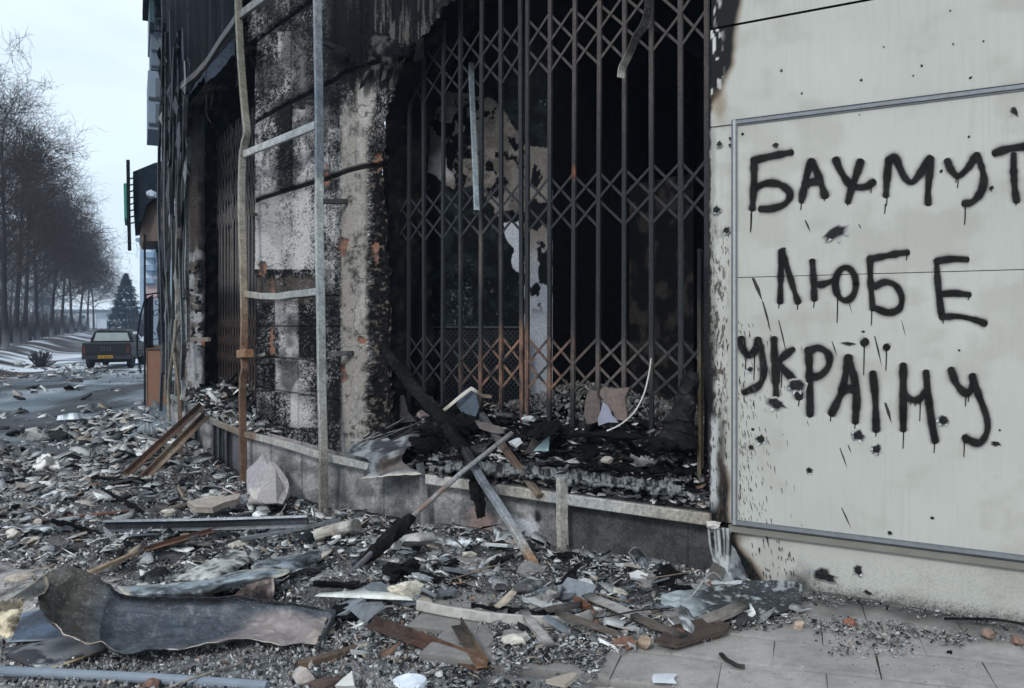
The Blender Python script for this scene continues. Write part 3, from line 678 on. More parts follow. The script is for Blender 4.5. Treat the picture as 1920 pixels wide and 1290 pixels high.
def disp_pier(px, py, z):
    n3 = fbm(px/11, py/11, 108, 4); sp = fbm(px/2.6, py/2.6, 101, 3, .7)
    d = .032*grooves(px, py, z)-.008*(sp-.5)+.012*(fbm(px/34, py/46, 102, 4)-.5)
    d += .022*ss(.4, .6, brickspots(px, py))
    ex = ss(0, 10, py-(512+14*(fbm(px/14, px*0, 5, 3)-.5)*2))*(px < 600)
    d += .016*ex+.012*ex*(n3-.5)
    blk = ss(690, 702, px+10*(n3-.5))*ss(190, 330, py)
    d += blk*(.02+.07*(fbm(px/9, py/8, 131, 4)-.3))
    strip = ss(636, 641, px)*(1-ss(683, 694, px))
    d -= .022*strip*(py > 120)
    # vertical flutes on the column head
    d += .020*ss(.45, .6, fbm(px/4.5, py/400, 151, 2))*(px > 676)*(py < 200)
    return d
facade('pier', 478, 850, 300, .40, 5.9, 640, .25, paint_pier, M_plaster, bld, keep=lambda px, py, z: px < top_edge(py)+9*(fbm(px/14, py/14, 161, 4)-.5)*2, disp=disp_pier)
facade('upper_wall', 440, 482, 30, zrow(88, 460), 5.9, 60, .25, paint_pier, M_plaster, bld, disp=disp_pier)
facade('upper_wall', 300, 1340, 120, 5.9, 9.5, 40, .26, lambda a, b, z: np.ones(a.shape+(3,))*RGB(22, 22, 26), M_soot, bld)
# torn edge of the window arch: thickness and hanging rags
def paint_blk(px, py, z): return mix(np.ones(px.shape+(3,))*RGB(16, 17, 20), RGB(60, 56, 52), ss(.58, .72, fbm(px/8, z*8, 171, 4)))
def reveal(name, edge_px, z0, z1, d0, d1, nz, mat, col0, col1, parent, rough=.05):
    V = []; nd = 14; C = []
    for j, z in enumerate(np.linspace(z0, z1, nz)):
        for k, d in enumerate(np.linspace(d0, d1, nd)):
            py = HY+(H-z)*F/W2(720, d0)[0][1]; ep = edge_px(py) if callable(edge_px) else edge_px
            p, n = W2(ep, d0); t = np.array([-n[1], n[0]]); t = t if t[0] > 0 else -t
            q = p+n*(d-d0)+t*(fbm(np.array(z*6.), np.array(d*8.), 181, 4)-.5)*2*rough
            V.append((q[0], q[1], z)); m = float(ss(.5, .7, fbm(np.array(z*9.), np.array(d*11.), 183, 4))); C.append(s2l(col0)*(1-m)+s2l(col1)*m)
    return mobj(name, V, grid_faces(nz, nd), mat, parent, C, True)
reveal('window_reveal', lambda py: float(top_edge(py))-2, .45, 5.9, .27, .85, 150, M_soot, (15, 15, 17), (38, 35, 33), bld, .045)
reveal('window_reveal', 1338, .45, 6.2, .02, .9, 90, M_soot, (13, 15, 19), (44, 46, 50), bld, .02)
# plinth under the windows
def paint_plinth(px, py, z):
    n = fbm(px/30, py/22, 201, 4); sp = fbm(px/2.4, py/2.4, 202, 3, .7); st = fbm(px/10, py/60, 203, 3)
    c = mix(np.ones(px.shape+(3,))*RGB(112, 112, 112), RGB(160, 158, 157), ss(.35, .65, n)*.9)
    c = c*(.6+.8*sp)[..., None]
    c = mix(c, RGB(66, 65, 66), .4*ss(.5, .66, fbm(px/14, py/40, 207, 4)))
    blk = ss(1000, 1090, px+60*(n-.5))*.85+.65*blob(px, py, 640, 930, 40, 60, .9, .5, 3)+.6*ss(900, 860, py-(px-800)*.16)*0
    blk = np.maximum(blk, .75*blob(px, py, 960, 915, 80, 30, .9, .5, 4))
    blk = np.maximum(blk, .5*blob(px, py, 810, 990, 120, 40, .9, .5, 5))
    c = mix(c, RGB(34, 33, 35)*(1), np.clip(blk, 0, 1)*(.8+.2*n))
    c = mix(c, RGB(150, 128, 122), .85*blob(px, py, 905, 985, 36, 34, .5, .6, 6))
    c = mix(c, RGB(196, 198, 202), .9*blob(px, py, 985, 992, 26, 28, .6, .7, 7))
    c = mix(c, RGB(162, 150, 152), .55*blob(px, py, 540, 820, 70, 30, .8, .4, 8))
    c = mix(c, RGB(100, 104, 112), .6*blob(px, py, 1305, 920, 22, 22, .8, .4, 9))
    c = mix(c, RGB(24, 24, 27), .9*blob(px, py, 1008, 970, 7, 18, .6, .5, 10))
    c = mix(c, RGB(30, 30, 33), .7*ss(.6, .7, st)*ss(0, 1, (px > 330)*(px < 460)))
    for x in (508, 566, 720, 1290): c = mix(c, RGB(36, 36, 38), (1-ss(.5, 1.6, np.abs(px-x)))*.7)
    w_ = ss(380, 420, px)*(1-ss(450, 462, px))
    c = mix(c, RGB(78, 78, 84), w_*.8)
    return c
facade('plinth', 318, 1342, 620, -.62, .47, 110, .10, paint_plinth, M_plaster, bld, disp=lambda px, py, z: -.004*(fbm(px/2.4, py/2.4, 202, 3)-.5)+.012*blob(px, py, 985, 992, 26, 28, .5, .7, 7)+.012*blob(px, py, 905, 985, 36, 34, .5, .6, 6))
# ledge of the shop window: a burnt slope from the front edge up to the gate sill
def slope(name, px0, px1, npx, d0, d1, nd, zf, mat, parent, paint):
    pxs = np.linspace(px0, px1, npx); ds = np.linspace(d0, d1, nd); V = np.zeros((npx, nd, 3)); C = np.zeros((npx, nd, 3))
    for i, p in enumerate(pxs):
        for j, d in enumerate(ds):
            q, n = W2(p, d); V[i, j] = (q[0], q[1], 0)
    u = (ds-d0)/(d1-d0); V[..., 2] = zf(V[..., 0], V[..., 1], u[None, :]+0*V[..., 0], pxs[:, None]+0*V[..., 0])
    C = paint(V[..., 0], V[..., 1], u[None, :]+0*V[..., 0])
    return mobj(name, V.reshape(-1, 3), grid_faces(npx, nd), mat, parent, C.reshape(-1, 3), True)
def ledge_z(x, y, u, px):
    z = np.interp(u, [0, .1, .5, .85, 1], [.46, .52, .66, .86, .90])
    z = z+.16*np.exp(-((px-870)/60)**2)*ss(.05, .3, u)+.10*np.exp(-((px-1130)/90)**2)*ss(.1, .5, u)
    return z+(fbm(x*6, y*6, 211, 4)-.5)*.16*ss(0, .2, u)
def paint_ash(x, y, u): return mix(np.ones(x.shape+(3,))*RGB(13, 13, 14), RGB(80, 80, 82), ss(.54, .70, fbm(x*11, y*11, 213, 4))*(1-.6*u))
slope('window_ledge', 700, 1338, 240, .085, .62, 50, ledge_z, M_char, bld, paint_ash)
def ledge2_z(x, y, u, px):
    z = np.interp(u, [0, .12, 1], [.44, .50, .80])+.22*np.exp(-((px-372)/30)**2)*ss(0, .3, u)
    return z+(fbm(x*5, y*5, 215, 4)-.5)*.22*ss(0, .2, u)
slope('window_ledge', 322, 500, 120, .085, .95, 50, ledge2_z, M_char, bld, paint_ash)
# ---- the room behind the folding gate
GL, GR = W2(735, .85)[0], W2(1335, .9)[0]; nrm = W2(1000, .5)[1]
tdir = np.array([-nrm[1], nrm[0]]); tdir = tdir if tdir[0] > 0 else -tdir
PL_, PR_ = W2(728, .80)[0], W2(1036, 1.55)[0]
RB = GR+nrm*4.6+tdir*.6; LB = PR_+nrm*3.6
def paint_part(px, py, z):
    wx, wy = warp(px, py, 9, 26, 221); wx2, wy2 = warp(px, py, 16, 34, 225)
    n = fbm(px/22, py/22, 222, 4); sp = fbm(px/4, py/4, 223, 4)
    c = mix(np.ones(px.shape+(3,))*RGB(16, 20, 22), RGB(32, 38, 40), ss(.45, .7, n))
    c = mix(c, RGB(150, 160, 168), .5*ss(.56, .72, sp)*blob(px, py, 866, 570, 32, 70, 1.0, .6, 1))
    c = mix(c, RGB(120, 126, 130), ss(.79, .86, fbm(px/7, py/7, 229, 3))*.6)
    arch = pip(wx2, wy2, [(776, 165), (830, 168), (900, 180), (940, 205), (962, 240), (976, 275), (985, 420), (984, 520), (975, 520), (968, 460), (945, 430), (930, 380), (900, 352), (860, 352), (832, 345), (812, 322), (800, 300), (790, 262), (772, 250)])
    pl = mix(np.ones(px.shape+(3,))*RGB(122, 116, 110), RGB(84, 80, 76), ss(.4, .65, n)*.8)
    pl = mix(pl, RGB(186, 182, 184), blob(px, py, 826, 315, 30, 34, .7, .4, 2)*.9)
    c = mix(c, pl, arch*1.)
    blkm = ss(.565, .60, fbm(px/20, py/24, 231, 4)+.09*blob(px, py, 850, 235, 40, 60, .8, .5, 3)+.12*blob(px, py, 862, 300, 26, 46, .8, .5, 4)-.10*blob(px, py, 935, 260, 40, 80, .7, .3, 5)-.25*blob(px, py, 818, 310, 22, 40, .6, .3, 6))
    c = mix(c, RGB(12, 13, 15), blkm*arch)
    lace = np.abs(fbm(px/10, py/10, 233, 2)-.5) < .03
    c = mix(c, RGB(120, 116, 116), (lace & arch)*.5*blob(px, py, 900, 340, 60, 110, .8, .4, 8))
    # pale strip at the doorway end
    strip = (wx > 984) & (py > 268+14*n)
    sc = mix(np.ones(px.shape+(3,))*RGB(118, 112, 106), RGB(150, 154, 162), ss(430, 520, py)); sc = sc*(.85+.3*n)[..., None]
    hol = ss(.60, .635, fbm(px/17, py/26, 235, 4)+.16*blob(px, py, 1018, 470, 26, 100, .7, .5, 12)+.10*blob(px, py, 1000, 400, 30, 40, .7, .5, 13))
    sc = mix(sc, RGB(20, 22, 24), hol*(1-ss(560, 600, py)))
    c = mix(c, sc, strip*1.)
    pk = pip(wx, wy, [(945, 420), (976, 420), (978, 510), (965, 500), (958, 465)])
    c = mix(c, RGB(176, 180, 188), pk*1.)
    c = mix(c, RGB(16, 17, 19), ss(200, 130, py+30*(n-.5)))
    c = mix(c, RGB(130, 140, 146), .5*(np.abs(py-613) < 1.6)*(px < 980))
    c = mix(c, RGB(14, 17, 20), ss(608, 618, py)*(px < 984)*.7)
    return c
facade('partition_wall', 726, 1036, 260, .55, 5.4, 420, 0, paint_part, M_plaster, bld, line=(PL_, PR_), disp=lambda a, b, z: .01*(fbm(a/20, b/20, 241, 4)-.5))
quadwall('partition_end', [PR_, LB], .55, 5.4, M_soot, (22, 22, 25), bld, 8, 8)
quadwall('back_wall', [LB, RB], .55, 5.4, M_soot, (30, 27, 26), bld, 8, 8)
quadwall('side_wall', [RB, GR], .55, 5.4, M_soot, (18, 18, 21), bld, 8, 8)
# low burnt wall faintly seen inside on the right
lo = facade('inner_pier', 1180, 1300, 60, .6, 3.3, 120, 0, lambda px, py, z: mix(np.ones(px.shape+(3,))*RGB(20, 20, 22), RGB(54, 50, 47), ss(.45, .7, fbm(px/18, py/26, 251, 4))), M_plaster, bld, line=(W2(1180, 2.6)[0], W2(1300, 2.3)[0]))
def floorpoly(name, pts, z, mat, col, parent):
    V = [(p[0], p[1], z) for p in pts]; return mobj(name, V, [tuple(range(len(V)))], mat, parent, np.tile(s2l(col), (len(V), 1)))
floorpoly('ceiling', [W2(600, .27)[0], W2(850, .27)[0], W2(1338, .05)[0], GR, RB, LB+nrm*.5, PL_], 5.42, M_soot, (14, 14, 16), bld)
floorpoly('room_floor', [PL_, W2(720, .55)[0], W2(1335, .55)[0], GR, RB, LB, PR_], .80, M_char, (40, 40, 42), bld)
# blackened upper storey left of the tall tube: sheeting above the first-floor rail
Z57 = zrow(120, 385, 0)
def paint_fascia(px, py, z):
    st = fbm(px/5, py/140, 261, 4); n = fbm(px/30, py/40, 262, 4)
    c = mix(np.ones(px.shape+(3,))*RGB(10, 13, 18), RGB(24, 29, 36), ss(.5, .75, st)*.8)
    for x in (352, 393, 330, 417): c = mix(c, RGB(46, 53, 62), (1-ss(.6, 1.8, np.abs(px-x+3*(n-.5))))*.7)
    return mix(c, RGB(12, 13, 17), ss(.55, .7, n)*.6)
facade('burnt_sheeting', 300, 446, 110, Z57+.02, 11.5, 120, .08, paint_fascia, M_soot, bld, disp=lambda px, py, z: .03*(fbm(px/9, py/200, 263, 3)-.5)*2)
def paint_left(px, py, z):
    n = fbm(px/13, py/16, 271, 4); st = fbm(px/5, py/60, 272, 4); sp = fbm(px/4, py/4, 273, 3)
    c = mix(np.ones(px.shape+(3,))*RGB(28, 28, 31), RGB(70, 66, 64), ss(.42, .68, n)*.8)
    pier = ss(338, 343, px)*(1-ss(372, 378, px+4*(n-.5)))
    pb = mix(np.ones(px.shape+(3,))*RGB(78, 68, 62), RGB(120, 112, 106), ss(430, 560, py))
    c = mix(c, pb, pier*ss(250, 330, py)*.8)
    pale = ss(.53, .58, fbm(px/12, py/16, 275, 4)+.10*blob(px, py, 362, 560, 30, 90, .9, .4, 1)+.16*blob(px, py, 366, 690, 30, 60, .9, .4, 2))*ss(440, 500, py)
    c = mix(c, RGB(166, 166, 168), pale*.9*(px < 392))
    c = mix(c, RGB(176, 176, 178), .9*((np.abs(px-401-3*(st-.5)) < 3) & (fbm(px/9, py/18, 277, 3) > .47) & (py > 355)))
    hol = ss(.60, .63, fbm(px/7, py/8, 279, 3))*(px < 380)*ss(470, 500, py)*(1-ss(650, 670, py))
    c = mix(c, RGB(16, 16, 18), hol)
    c = mix(c, RGB(14, 15, 18), ss(374, 382, px+3*(n-.5))*(1-ss(394, 398, px))*.9)
    c = mix(c, RGB(150, 90, 60), blob(px, py, 383, 640, 7, 9, .5, .5, 3))
    c = mix(c, RGB(22, 23, 27), ss(420, 250, py+50*(n-.5))*.85)
    return c
facade('left_pier', 299, 384, 150, -.2, Z57+.3, 420, .30, paint_left, M_plaster, bld, disp=lambda px, py, z: .05*(fbm(px/13, py/16, 271, 4)-.5)-.03*((px > 338) & (px < 376))+.02*(fbm(px/4, py/5, 274, 3)-.5))
facade('bay_lining', 398, 520, 90, .4, Z57+.3, 160, .80, lambda px, py, z: mix(np.ones(px.shape+(3,))*RGB(18, 18, 21), RGB(40, 37, 36), ss(.52, .75, fbm(px/10, py/30, 281, 4))*ss(300, 560, py)), M_soot, bld)
reveal('bay_reveal', 381, .4, Z57+.2, .32, .82, 90, M_soot, (15, 16, 19), (58, 52, 48), bld, .05)
reveal('bay_reveal', 480, .4, Z57-.1, .26, 1.0, 90, M_soot, (22, 22, 24), (84, 80, 78), bld, .02)
# soffit over the bay with rags of lining
def paint_sof(x, y, u): return mix(np.ones(x.shape+(3,))*RGB(17, 18, 22), RGB(92, 78, 70), ss(.56, .60, fbm(x*2.2, y*2.2, 291, 4))*.8)
slope('soffit', 305, 482, 60, .0, 1.0, 24, lambda x, y, u, px: Z57-.30+.22*u+(fbm(x*4, y*4, 292, 3)-.5)*.1, M_soot, bld, paint_sof)
for k in range(26):
    p = rng.uniform(330, 470); d = rng.uniform(.05, .7); a = Wz(p, Z57-.25+.2*d, d); L_ = rng.uniform(.08, .35); wv = rng.uniform(.04, .16)
    q, n = W2(p, d); t = Vector((-n[1], n[0], 0))
    mbs = MB(); mbs.add([a-t*wv, a+t*wv, a+t*wv*.5-Vector((0, 0, L_))+Vector((n[0], n[1], 0))*rng.uniform(-.1, .1), a-t*wv*.7-Vector((0, 0, L_*.6))], [(0, 1, 2, 3)], RGB(*random.choice([(24, 24, 28), (34, 34, 38), (70, 62, 58), (20, 22, 28)]))); mbs.obj('soffit_rag', M_soot, bld)
# torn rag of facing over the arch, flutes on the column head
for k in range(16):
    p = rng.uniform(676, 842); y0 = min(float(np.interp(p, [676, 722, 747, 766, 800, 846], [150, 220, 150, 103, 60, 0]))-rng.uniform(0, 40), 130)
    a = W(p, y0, .22); L_ = rng.uniform(.06, .24); wv = rng.uniform(.02, .09); q, n = W2(p, .2); t = Vector((-n[1], n[0], 0)); nv = Vector((n[0], n[1], 0))
    mba = MB(); mba.add([a-t*wv, a+t*wv, a+t*wv*.4-Vector((0, 0, L_))-nv*rng.uniform(0, .08), a-t*wv*.9-Vector((0, 0, L_*.8))-nv*rng.uniform(0, .06)], [(0, 1, 2, 3)], RGB(*random.choice([(20, 20, 22), (30, 29, 29), (64, 61, 58), (15, 15, 17)]))); mba.obj('facing_rag', M_soot, bld)
# crumpled facing torn loose beside the head of the window
rows = [[W(672, 52, .20), W(702, 58, .16), W(736, 74, .14), W(768, 92, .18)], [W(676, 78, .16), W(706, 86, .06), W(740, 98, .04), W(764, 104, .12)], [W(690, 98, .14), W(716, 110, .04), W(740, 116, .05), W(756, 112, .12)], [W(706, 108, .16), W(724, 124, .10), W(738, 128, .10), W(748, 118, .14)]]
sheet('torn_flap', rows, M_soot, bld, n=8, crumple=.05, cs=11, jag=.22, seed=33, smooth=False, paint=lambda U, Vv, A: mix(np.ones(U.shape+(3,))*RGB(14, 14, 16), RGB(66, 64, 64), ss(.52, .62, fbm(A[..., 0]*9, A[..., 2]*9, 571, 4))))
rows = [[W(612, 74, .20), W(640, 88, .12), W(662, 100, .20)], [W(616, 88, .16), W(642, 104, .06), W(660, 112, .16)], [W(626, 94, .18), W(644, 118, .12), W(654, 118, .18)]]
sheet('torn_flap', rows, M_soot, bld, n=8, crumple=.04, cs=11, jag=.2, seed=34, smooth=False, paint=lambda U, Vv, A: np.ones(U.shape+(3,))*RGB(22, 22, 25))
# ================================================================ folding gates
def gate_pt(px, z, d): return Wz(px, z, d)
gate = thing('folding_gate', 'tall scorched folding lattice gate across the large shop window', 'gate', Wz(1000, .9, .5))
GD = .50
BARS = [740, 766, 796, 830, 864, 901, 940, 979, 988.5, 1030, 1074, 1121, 1170, 1222, 1277, 1326]
zg = lambda py: H-(py-HY)/F*W2(1074, GD)[0][1]
ROWS = [(zg(16), zg(72), zg(129)), (zg(328), zg(379), zg(430)), (zg(634), zg(685), zg(735))]
def gate_col(px, py):
    px = np.asarray(px, float); py = np.asarray(py, float)
    c = np.ones(px.shape+(3,))*RGB(42, 44, 47)
    c = mix(c, RGB(76, 68, 65), .8*ss(960, 1060, px)*ss(330, 120, py))
    c = mix(c, RGB(98, 88, 82), .7*blob(px, py, 900, 480, 40, 70, 1, .4, 1))
    r = blob(px, py, 990, 690, 130, 95, .9, .5, 2)
    c = mix(c, RGB(124, 94, 78), np.clip(r*1.3, 0, 1)*ss(.34, .62, fbm(px/10, py/14, 301, 3)+.04))
    c = mix(c, RGB(108, 97, 90), .6*blob(px, py, 1150, 690, 120, 60, .9, .4, 3))
    c = mix(c, RGB(30, 32, 36), .85*ss(720, 775, py)*(np.abs(px-985) > 12))
    c = mix(c, RGB(146, 84, 48), .8*blob(px, py, 1076, 325, 5, 10, .6, .3, 4))
    return c*(.75+.5*fbm(px/4, py/9, 303, 3))[..., None]
def proj(V): V = np.asarray(V, float); return CX+F*V[:, 0]/V[:, 1], HY-(V[:, 2]-H)*F/V[:, 1]
def flat_bar(mb, a, b, wd, th, nv, n=10, colf=None):
    """flat steel strip from a to b, width across in the wall plane"""
    a, b = Vector(a), Vector(b); t = (b-a).normalized(); nv = Vector((nv[0], nv[1], 0)).normalized(); s = t.cross(nv).normalized()
    V = []; Fc = []
    for i in range(n+1):
        c = a.lerp(b, i/n)
        for u, v in ((-1, -1), (1, -1), (1, 1), (-1, 1)): V.append(c+s*(u*wd/2)+nv*(v*th/2))
    for i in range(n):
        for j in range(4):
            k = (j+1) % 4; Fc.append((i*4+j, i*4+k, i*4+4+k, i*4+4+j))
    Fc += [(3, 2, 1, 0), tuple(range(4*n, 4*n+4))]
    V = np.array([tuple(v) for v in V]); x, y = proj(V)
    mb.add(V, Fc, colf(x, y) if colf else None)
for i, p in enumerate(BARS):
    mb = MB(); q, n = W2(p, GD); nv = Vector((n[0], n[1], 0)); t = Vector((-n[1], n[0], 0)); t = t if t.x > 0 else -t
    zb = .88 if p < 960 else (.84 if p < 1200 else .80)
    lean = rng.normal()*.016
    for off, dd in ((-.013, 0), (.013, 0)):        # two flat strips with the lattice pivoted between
        flat_bar(mb, Wz(p, zb, GD)+t*off, Wz(p, 6.0, GD)+t*(off+lean), .011, .026, nv, 60, gate_col)
    flat_bar(mb, Wz(p, zb, GD)-nv*.012, Wz(p, 6.0, GD)-nv*.012+t*lean, .034, .004, nv, 60, gate_col)
    mb.obj('bar', M_steel, gate)
for zi, (z0, z1, z2) in enumerate(ROWS):
    mb = MB(); nB = len(BARS)
    for i in range(nB-1):
        if BARS[i] == 979: continue
        j = i+1; q, n = W2(BARS[i], GD); nv = Vector((n[0], n[1], 0))
        P = lambda k, z, o: Wz(BARS[k], z, GD)+nv*o
        for (za, zb, o) in ((z0, z1, .010), (z1, z2, .010), (z2, z1, -.006), (z1, z0, -.006)):
            if rng.random() < .03: continue
            flat_bar(mb, P(i, za+rng.normal()*.005, o), P(j, zb+rng.normal()*.005, o), .022, .005, nv, 6, gate_col)
    mb.obj('lattice_band', M_steel, gate)
gate2 = thing('folding_gate', 'narrow rusty folding gate in the bay on the left, partly behind the wavy rusted pole', 'gate', Wz(445, .6, .8))
def gate2_col(px, py):
    c = mix(np.ones(np.shape(px)+(3,))*RGB(38, 36, 36), RGB(118, 113, 110), ss(330, 420, py)*(1-ss(520, 560, py))*.8)
    c = mix(c, RGB(68, 55, 49), ss(560, 610, py)*.85)
    c = mix(c, RGB(28, 28, 31), ss(330, 240, py)*.6+.3*ss(455, 480, px))
    return c*(.7+.6*fbm(np.asarray(px)/4, np.asarray(py)/14, 311, 3))[..., None]
B2 = np.linspace(406, 489, 17)
for p in B2:
    mb = MB(); q, n = W2(p, .55); nv = Vector((n[0], n[1], 0))
    flat_bar(mb, Wz(p, .66, .55), Wz(p+rng.normal()*1.2, 4.9, .55), .045, .02, nv, 40, gate2_col); mb.obj('bar', M_steel, gate2)
zg2 = lambda py: H-(py-HY)/F*W2(450, .55)[0][1]
for ya, yb in ((230, 420), (590, 690)):
    mb = MB(); zs = np.linspace(zg2(yb), zg2(ya), 5 if yb-ya > 120 else 4)
    for i in range(len(B2)-1):
        q, n = W2(B2[i], .55); nv = Vector((n[0], n[1], 0))
        for k in range(len(zs)-1):
            flat_bar(mb, Wz(B2[i], zs[k], .54), Wz(B2[i+1], zs[k+1], .54), .024, .006, nv, 3, gate2_col)
            flat_bar(mb, Wz(B2[i], zs[k+1], .53), Wz(B2[i+1], zs[k], .53), .024, .006, nv, 3, gate2_col)
    mb.obj('lattice_band', M_steel, gate2)
# fine diamond mesh standing behind the left half of the gate
lat = MB(); a_, b_ = PL_-nrm*.10+tdir*.10, PR_-nrm*.22-tdir*.15
ax = Vector((b_[0]-a_[0], b_[1]-a_[1], 0)); Lx = ax.length; ax.normalize(); zl0, zl1 = .85, 1.72; hh = zl1-zl0; nv_ = (nrm[0], nrm[1])
for s in (1, -1):
    x = -hh
    while x < Lx:
        u0, u1 = max(x, 0), min(x+hh, Lx)
        if u1 > u0+.02:
            v0, v1 = u0-x, u1-x
            if s < 0: v0, v1 = hh-v0, hh-v1
            o = Vector((a_[0], a_[1], zl0))+Vector(nv_+(0,))*(.004*s)
            flat_bar(lat, o+ax*u0+Vector((0, 0, v0)), o+ax*u1+Vector((0, 0, v1)), .016, .004, nv_, 3, lambda x, y: np.ones(np.shape(x)+(3,))*RGB(30, 34, 38))
        x += .055
tag(lat.obj('lattice_screen', M_steel), 'black diamond lattice screen standing low behind the left half of the large gate', 'screen')
# steel angle post at the right jamb
tag(bar('angle_post', [Wz(1316, .5, .30), Wz(1316, 2.35, .30)], .05, .05, M_steel, prof='angle', stops=[(0, (122, 110, 84)), (.5, (96, 86, 66)), (.8, (30, 34, 42)), (1, (24, 28, 36))], seed=4), 'upright olive steel angle at the right jamb of the large gate', 'steel post')
# ================================================================ the bent steel cladding frame in front of the masonry
frame = thing('cladding_frame', 'bare steel cladding frame of bent tubes and level rails left standing round the corner', 'frame', Wz(605, -.2, 0))
BEI, GRY, RST, SOO, BLU = (138, 134, 124), (126, 134, 140), (116, 90, 68), (40, 42, 46), (92, 106, 122)
# level rails round the corner
def railpts(px0, px1, z, d=0., n=30): return [Wz(p, z, d) for p in np.linspace(px0, px1, n)]
zr = .415
bar('rail', railpts(800, 1334, zr), .05, .085, M_steel, frame, stops=[(0, (176, 176, 168)), (.18, (158, 152, 138)), (.3, (112, 112, 110)), (.45, (168, 162, 148)), (.55, (140, 146, 150)), (.7, (176, 176, 170)), (.8, (160, 154, 140)), (1, (140, 132, 116))], wob=.006, seed=1)
bar('rail', railpts(372, 700, zr), .05, .075, M_steel, frame, stops=[(0, (120, 116, 108)), (.2, BEI), (.5, (126, 100, 76)), (.6, (172, 168, 158)), (1, (164, 164, 158))], wob=.012, seed=2)
bar('rail', railpts(318, 372, zr+.04), .05, .08, M_steel, frame, stops=[(0, (130, 132, 134)), (1, (120, 118, 112))], wob=.03, seed=3)
z2 = ZTd = H-(552-HY)/F*W2(460, 0)[0][1]
bar('rail', [Wz(p, H-(y-HY)/F*W2(p, -.02)[0][1], -.02) for p, y in ((458, 551), (490, 555), (520, 556), (560, 551), (602, 546))], .04, .075, M_steel, frame, stops=[(0, (150, 140, 118)), (.3, (158, 156, 148)), (1, (146, 150, 152))], wob=.004, seed=4)
bar('rail', [W(456, 290, -.02), W(592, 235, -.02)], .04, .085, M_steel, frame, stops=[(0, (172, 172, 168)), (1, (150, 156, 160))], seed=5)
bar('rail', [W(325, 178, -.02), W(385, 122, -.02), W(446, 34, -.02)], .06, .10, M_steel, frame, stops=[(0, SOO), (.5, (70, 62, 58)), (1, (80, 82, 86))], wob=.02, seed=6)
bar('rail', [W(446, 32, -.02), W(500, -8, -.02), W(604, -92, -.02)], .05, .10, M_steel, frame, stops=[(0, (110, 108, 104)), (.4, (140, 142, 142)), (1, GRY)], seed=7)
bar('rail', [W(336, 638, -.01), W(392, 636, -.01)], .04, .06, M_steel, frame, stops=[(0, (120, 112, 100)), (1, (126, 106, 86))], wob=.01, seed=8)
# the tall painted tube and the wavy rusted pole
bar('post', [W(594, -120, -.02), W(596, 60, -.02), W(598, 230, -.02), W(599, 420, -.02), W(601, 560, -.03), W(603, 720, -.06), W(606, 860, -.14), G(606, 972, -.03)], .085, .05, M_steel, frame,
    stops=[(0, (84, 94, 104)), (.12, (136, 142, 146)), (.3, BLU), (.42, (112, 122, 132)), (.5, (168, 172, 170)), (.62, (148, 158, 160)), (.8, (146, 147, 142)), (.92, (140, 134, 122)), (1, (124, 112, 92))], up=(.5, -.8, 0), wob=.006, seed=9)
wp = [(446, -120), (447, 0), (449, 60), (453, 130), (459, 205), (463, 248), (458, 272), (454, 310), (453, 400), (456, 500), (458, 600), (457, 660), (459, 690), (455, 720), (455, 800), (456, 860)]
bar('post', smooth_path([W(x, y, -.03) for x, y in wp]+[G(457, 918, -.04)], 4), .085, .06, M_steel, frame,
    stops=[(0, (110, 108, 98)), (.2, (118, 114, 98)), (.34, (122, 116, 96)), (.45, (146, 142, 132)), (.6, (148, 138, 118)), (.7, (142, 114, 82)), (.82, (124, 90, 64)), (1, (98, 70, 50))], up=(.5, -.8, 0), seed=10)
bar('collar', [W(451, 664, -.06), W(468, 662, -.06)], .10, .10, M_steel, frame, stops=[(0, (160, 120, 80)), (1, (150, 104, 66))], seed=11)
bar('bracket', [W(460, 662, 0), W(482, 668, .2), W(498, 664, .26)], .03, .04, M_steel, frame, stops=[(0, RST), (1, (150, 144, 134))], seed=12)
bar('bracket', [W(458, 398, 0), W(480, 402, .24)], .03, .04, M_steel, frame, stops=[(0, (150, 144, 124)), (1, (120, 114, 106))], seed=13)
bar('bracket', [W(606, 378, 0), W(650, 378, .22)], .05, .05, M_steel, frame, stops=[(0, (60, 60, 62)), (1, (40, 40, 42))], seed=14)
bar('bracket', [W(606, 664, 0), W(662, 662, .22)], .06, .05, M_steel, frame, stops=[(0, (92, 92, 92)), (1, (56, 56, 58))], seed=15)
bar('bracket', [W(606, 80, 0), W(646, 96, .22)], .05, .05, M_steel, frame, stops=[(0, (34, 36, 40)), (1, (30, 30, 34))], seed=16)
# short posts below the rail
bar('post', [Wz(1056, -.14, -.04), W(1054, 960, -.03), W(1053, 896, -.03)], .085, .05, M_steel, frame, stops=[(0, (160, 154, 140)), (.6, (172, 166, 152)), (1, (172, 170, 162))], up=(.5, -.8, 0), wob=.004, seed=17)
bar('post', [Wz(797, -.22, -.02), W(797, 940, -.01), W(794, 900, 0), W(788, 868, 0)], .06, .05, M_steel, frame, stops=[(0, (120, 124, 130)), (.6, (136, 134, 128)), (1, (90, 94, 100))], up=(.5, -.8, 0), wob=.012, seed=18)
for p, y0, y1, c in ((403, 785, 885, (108, 112, 118)), (413, 780, 890, (96, 100, 106)), (368, 790, 858, (96, 98, 104)), (428, 800, 895, (84, 88, 94))):
    bar('stud', [Wz(p, -.5, .05), W(p, y0, .05)], .06, .05, M_steel, frame, stops=[(0, c), (1, tuple(int(v*.8) for v in c))], prof='chan', up=(.5, -.8, 0), seed=p)
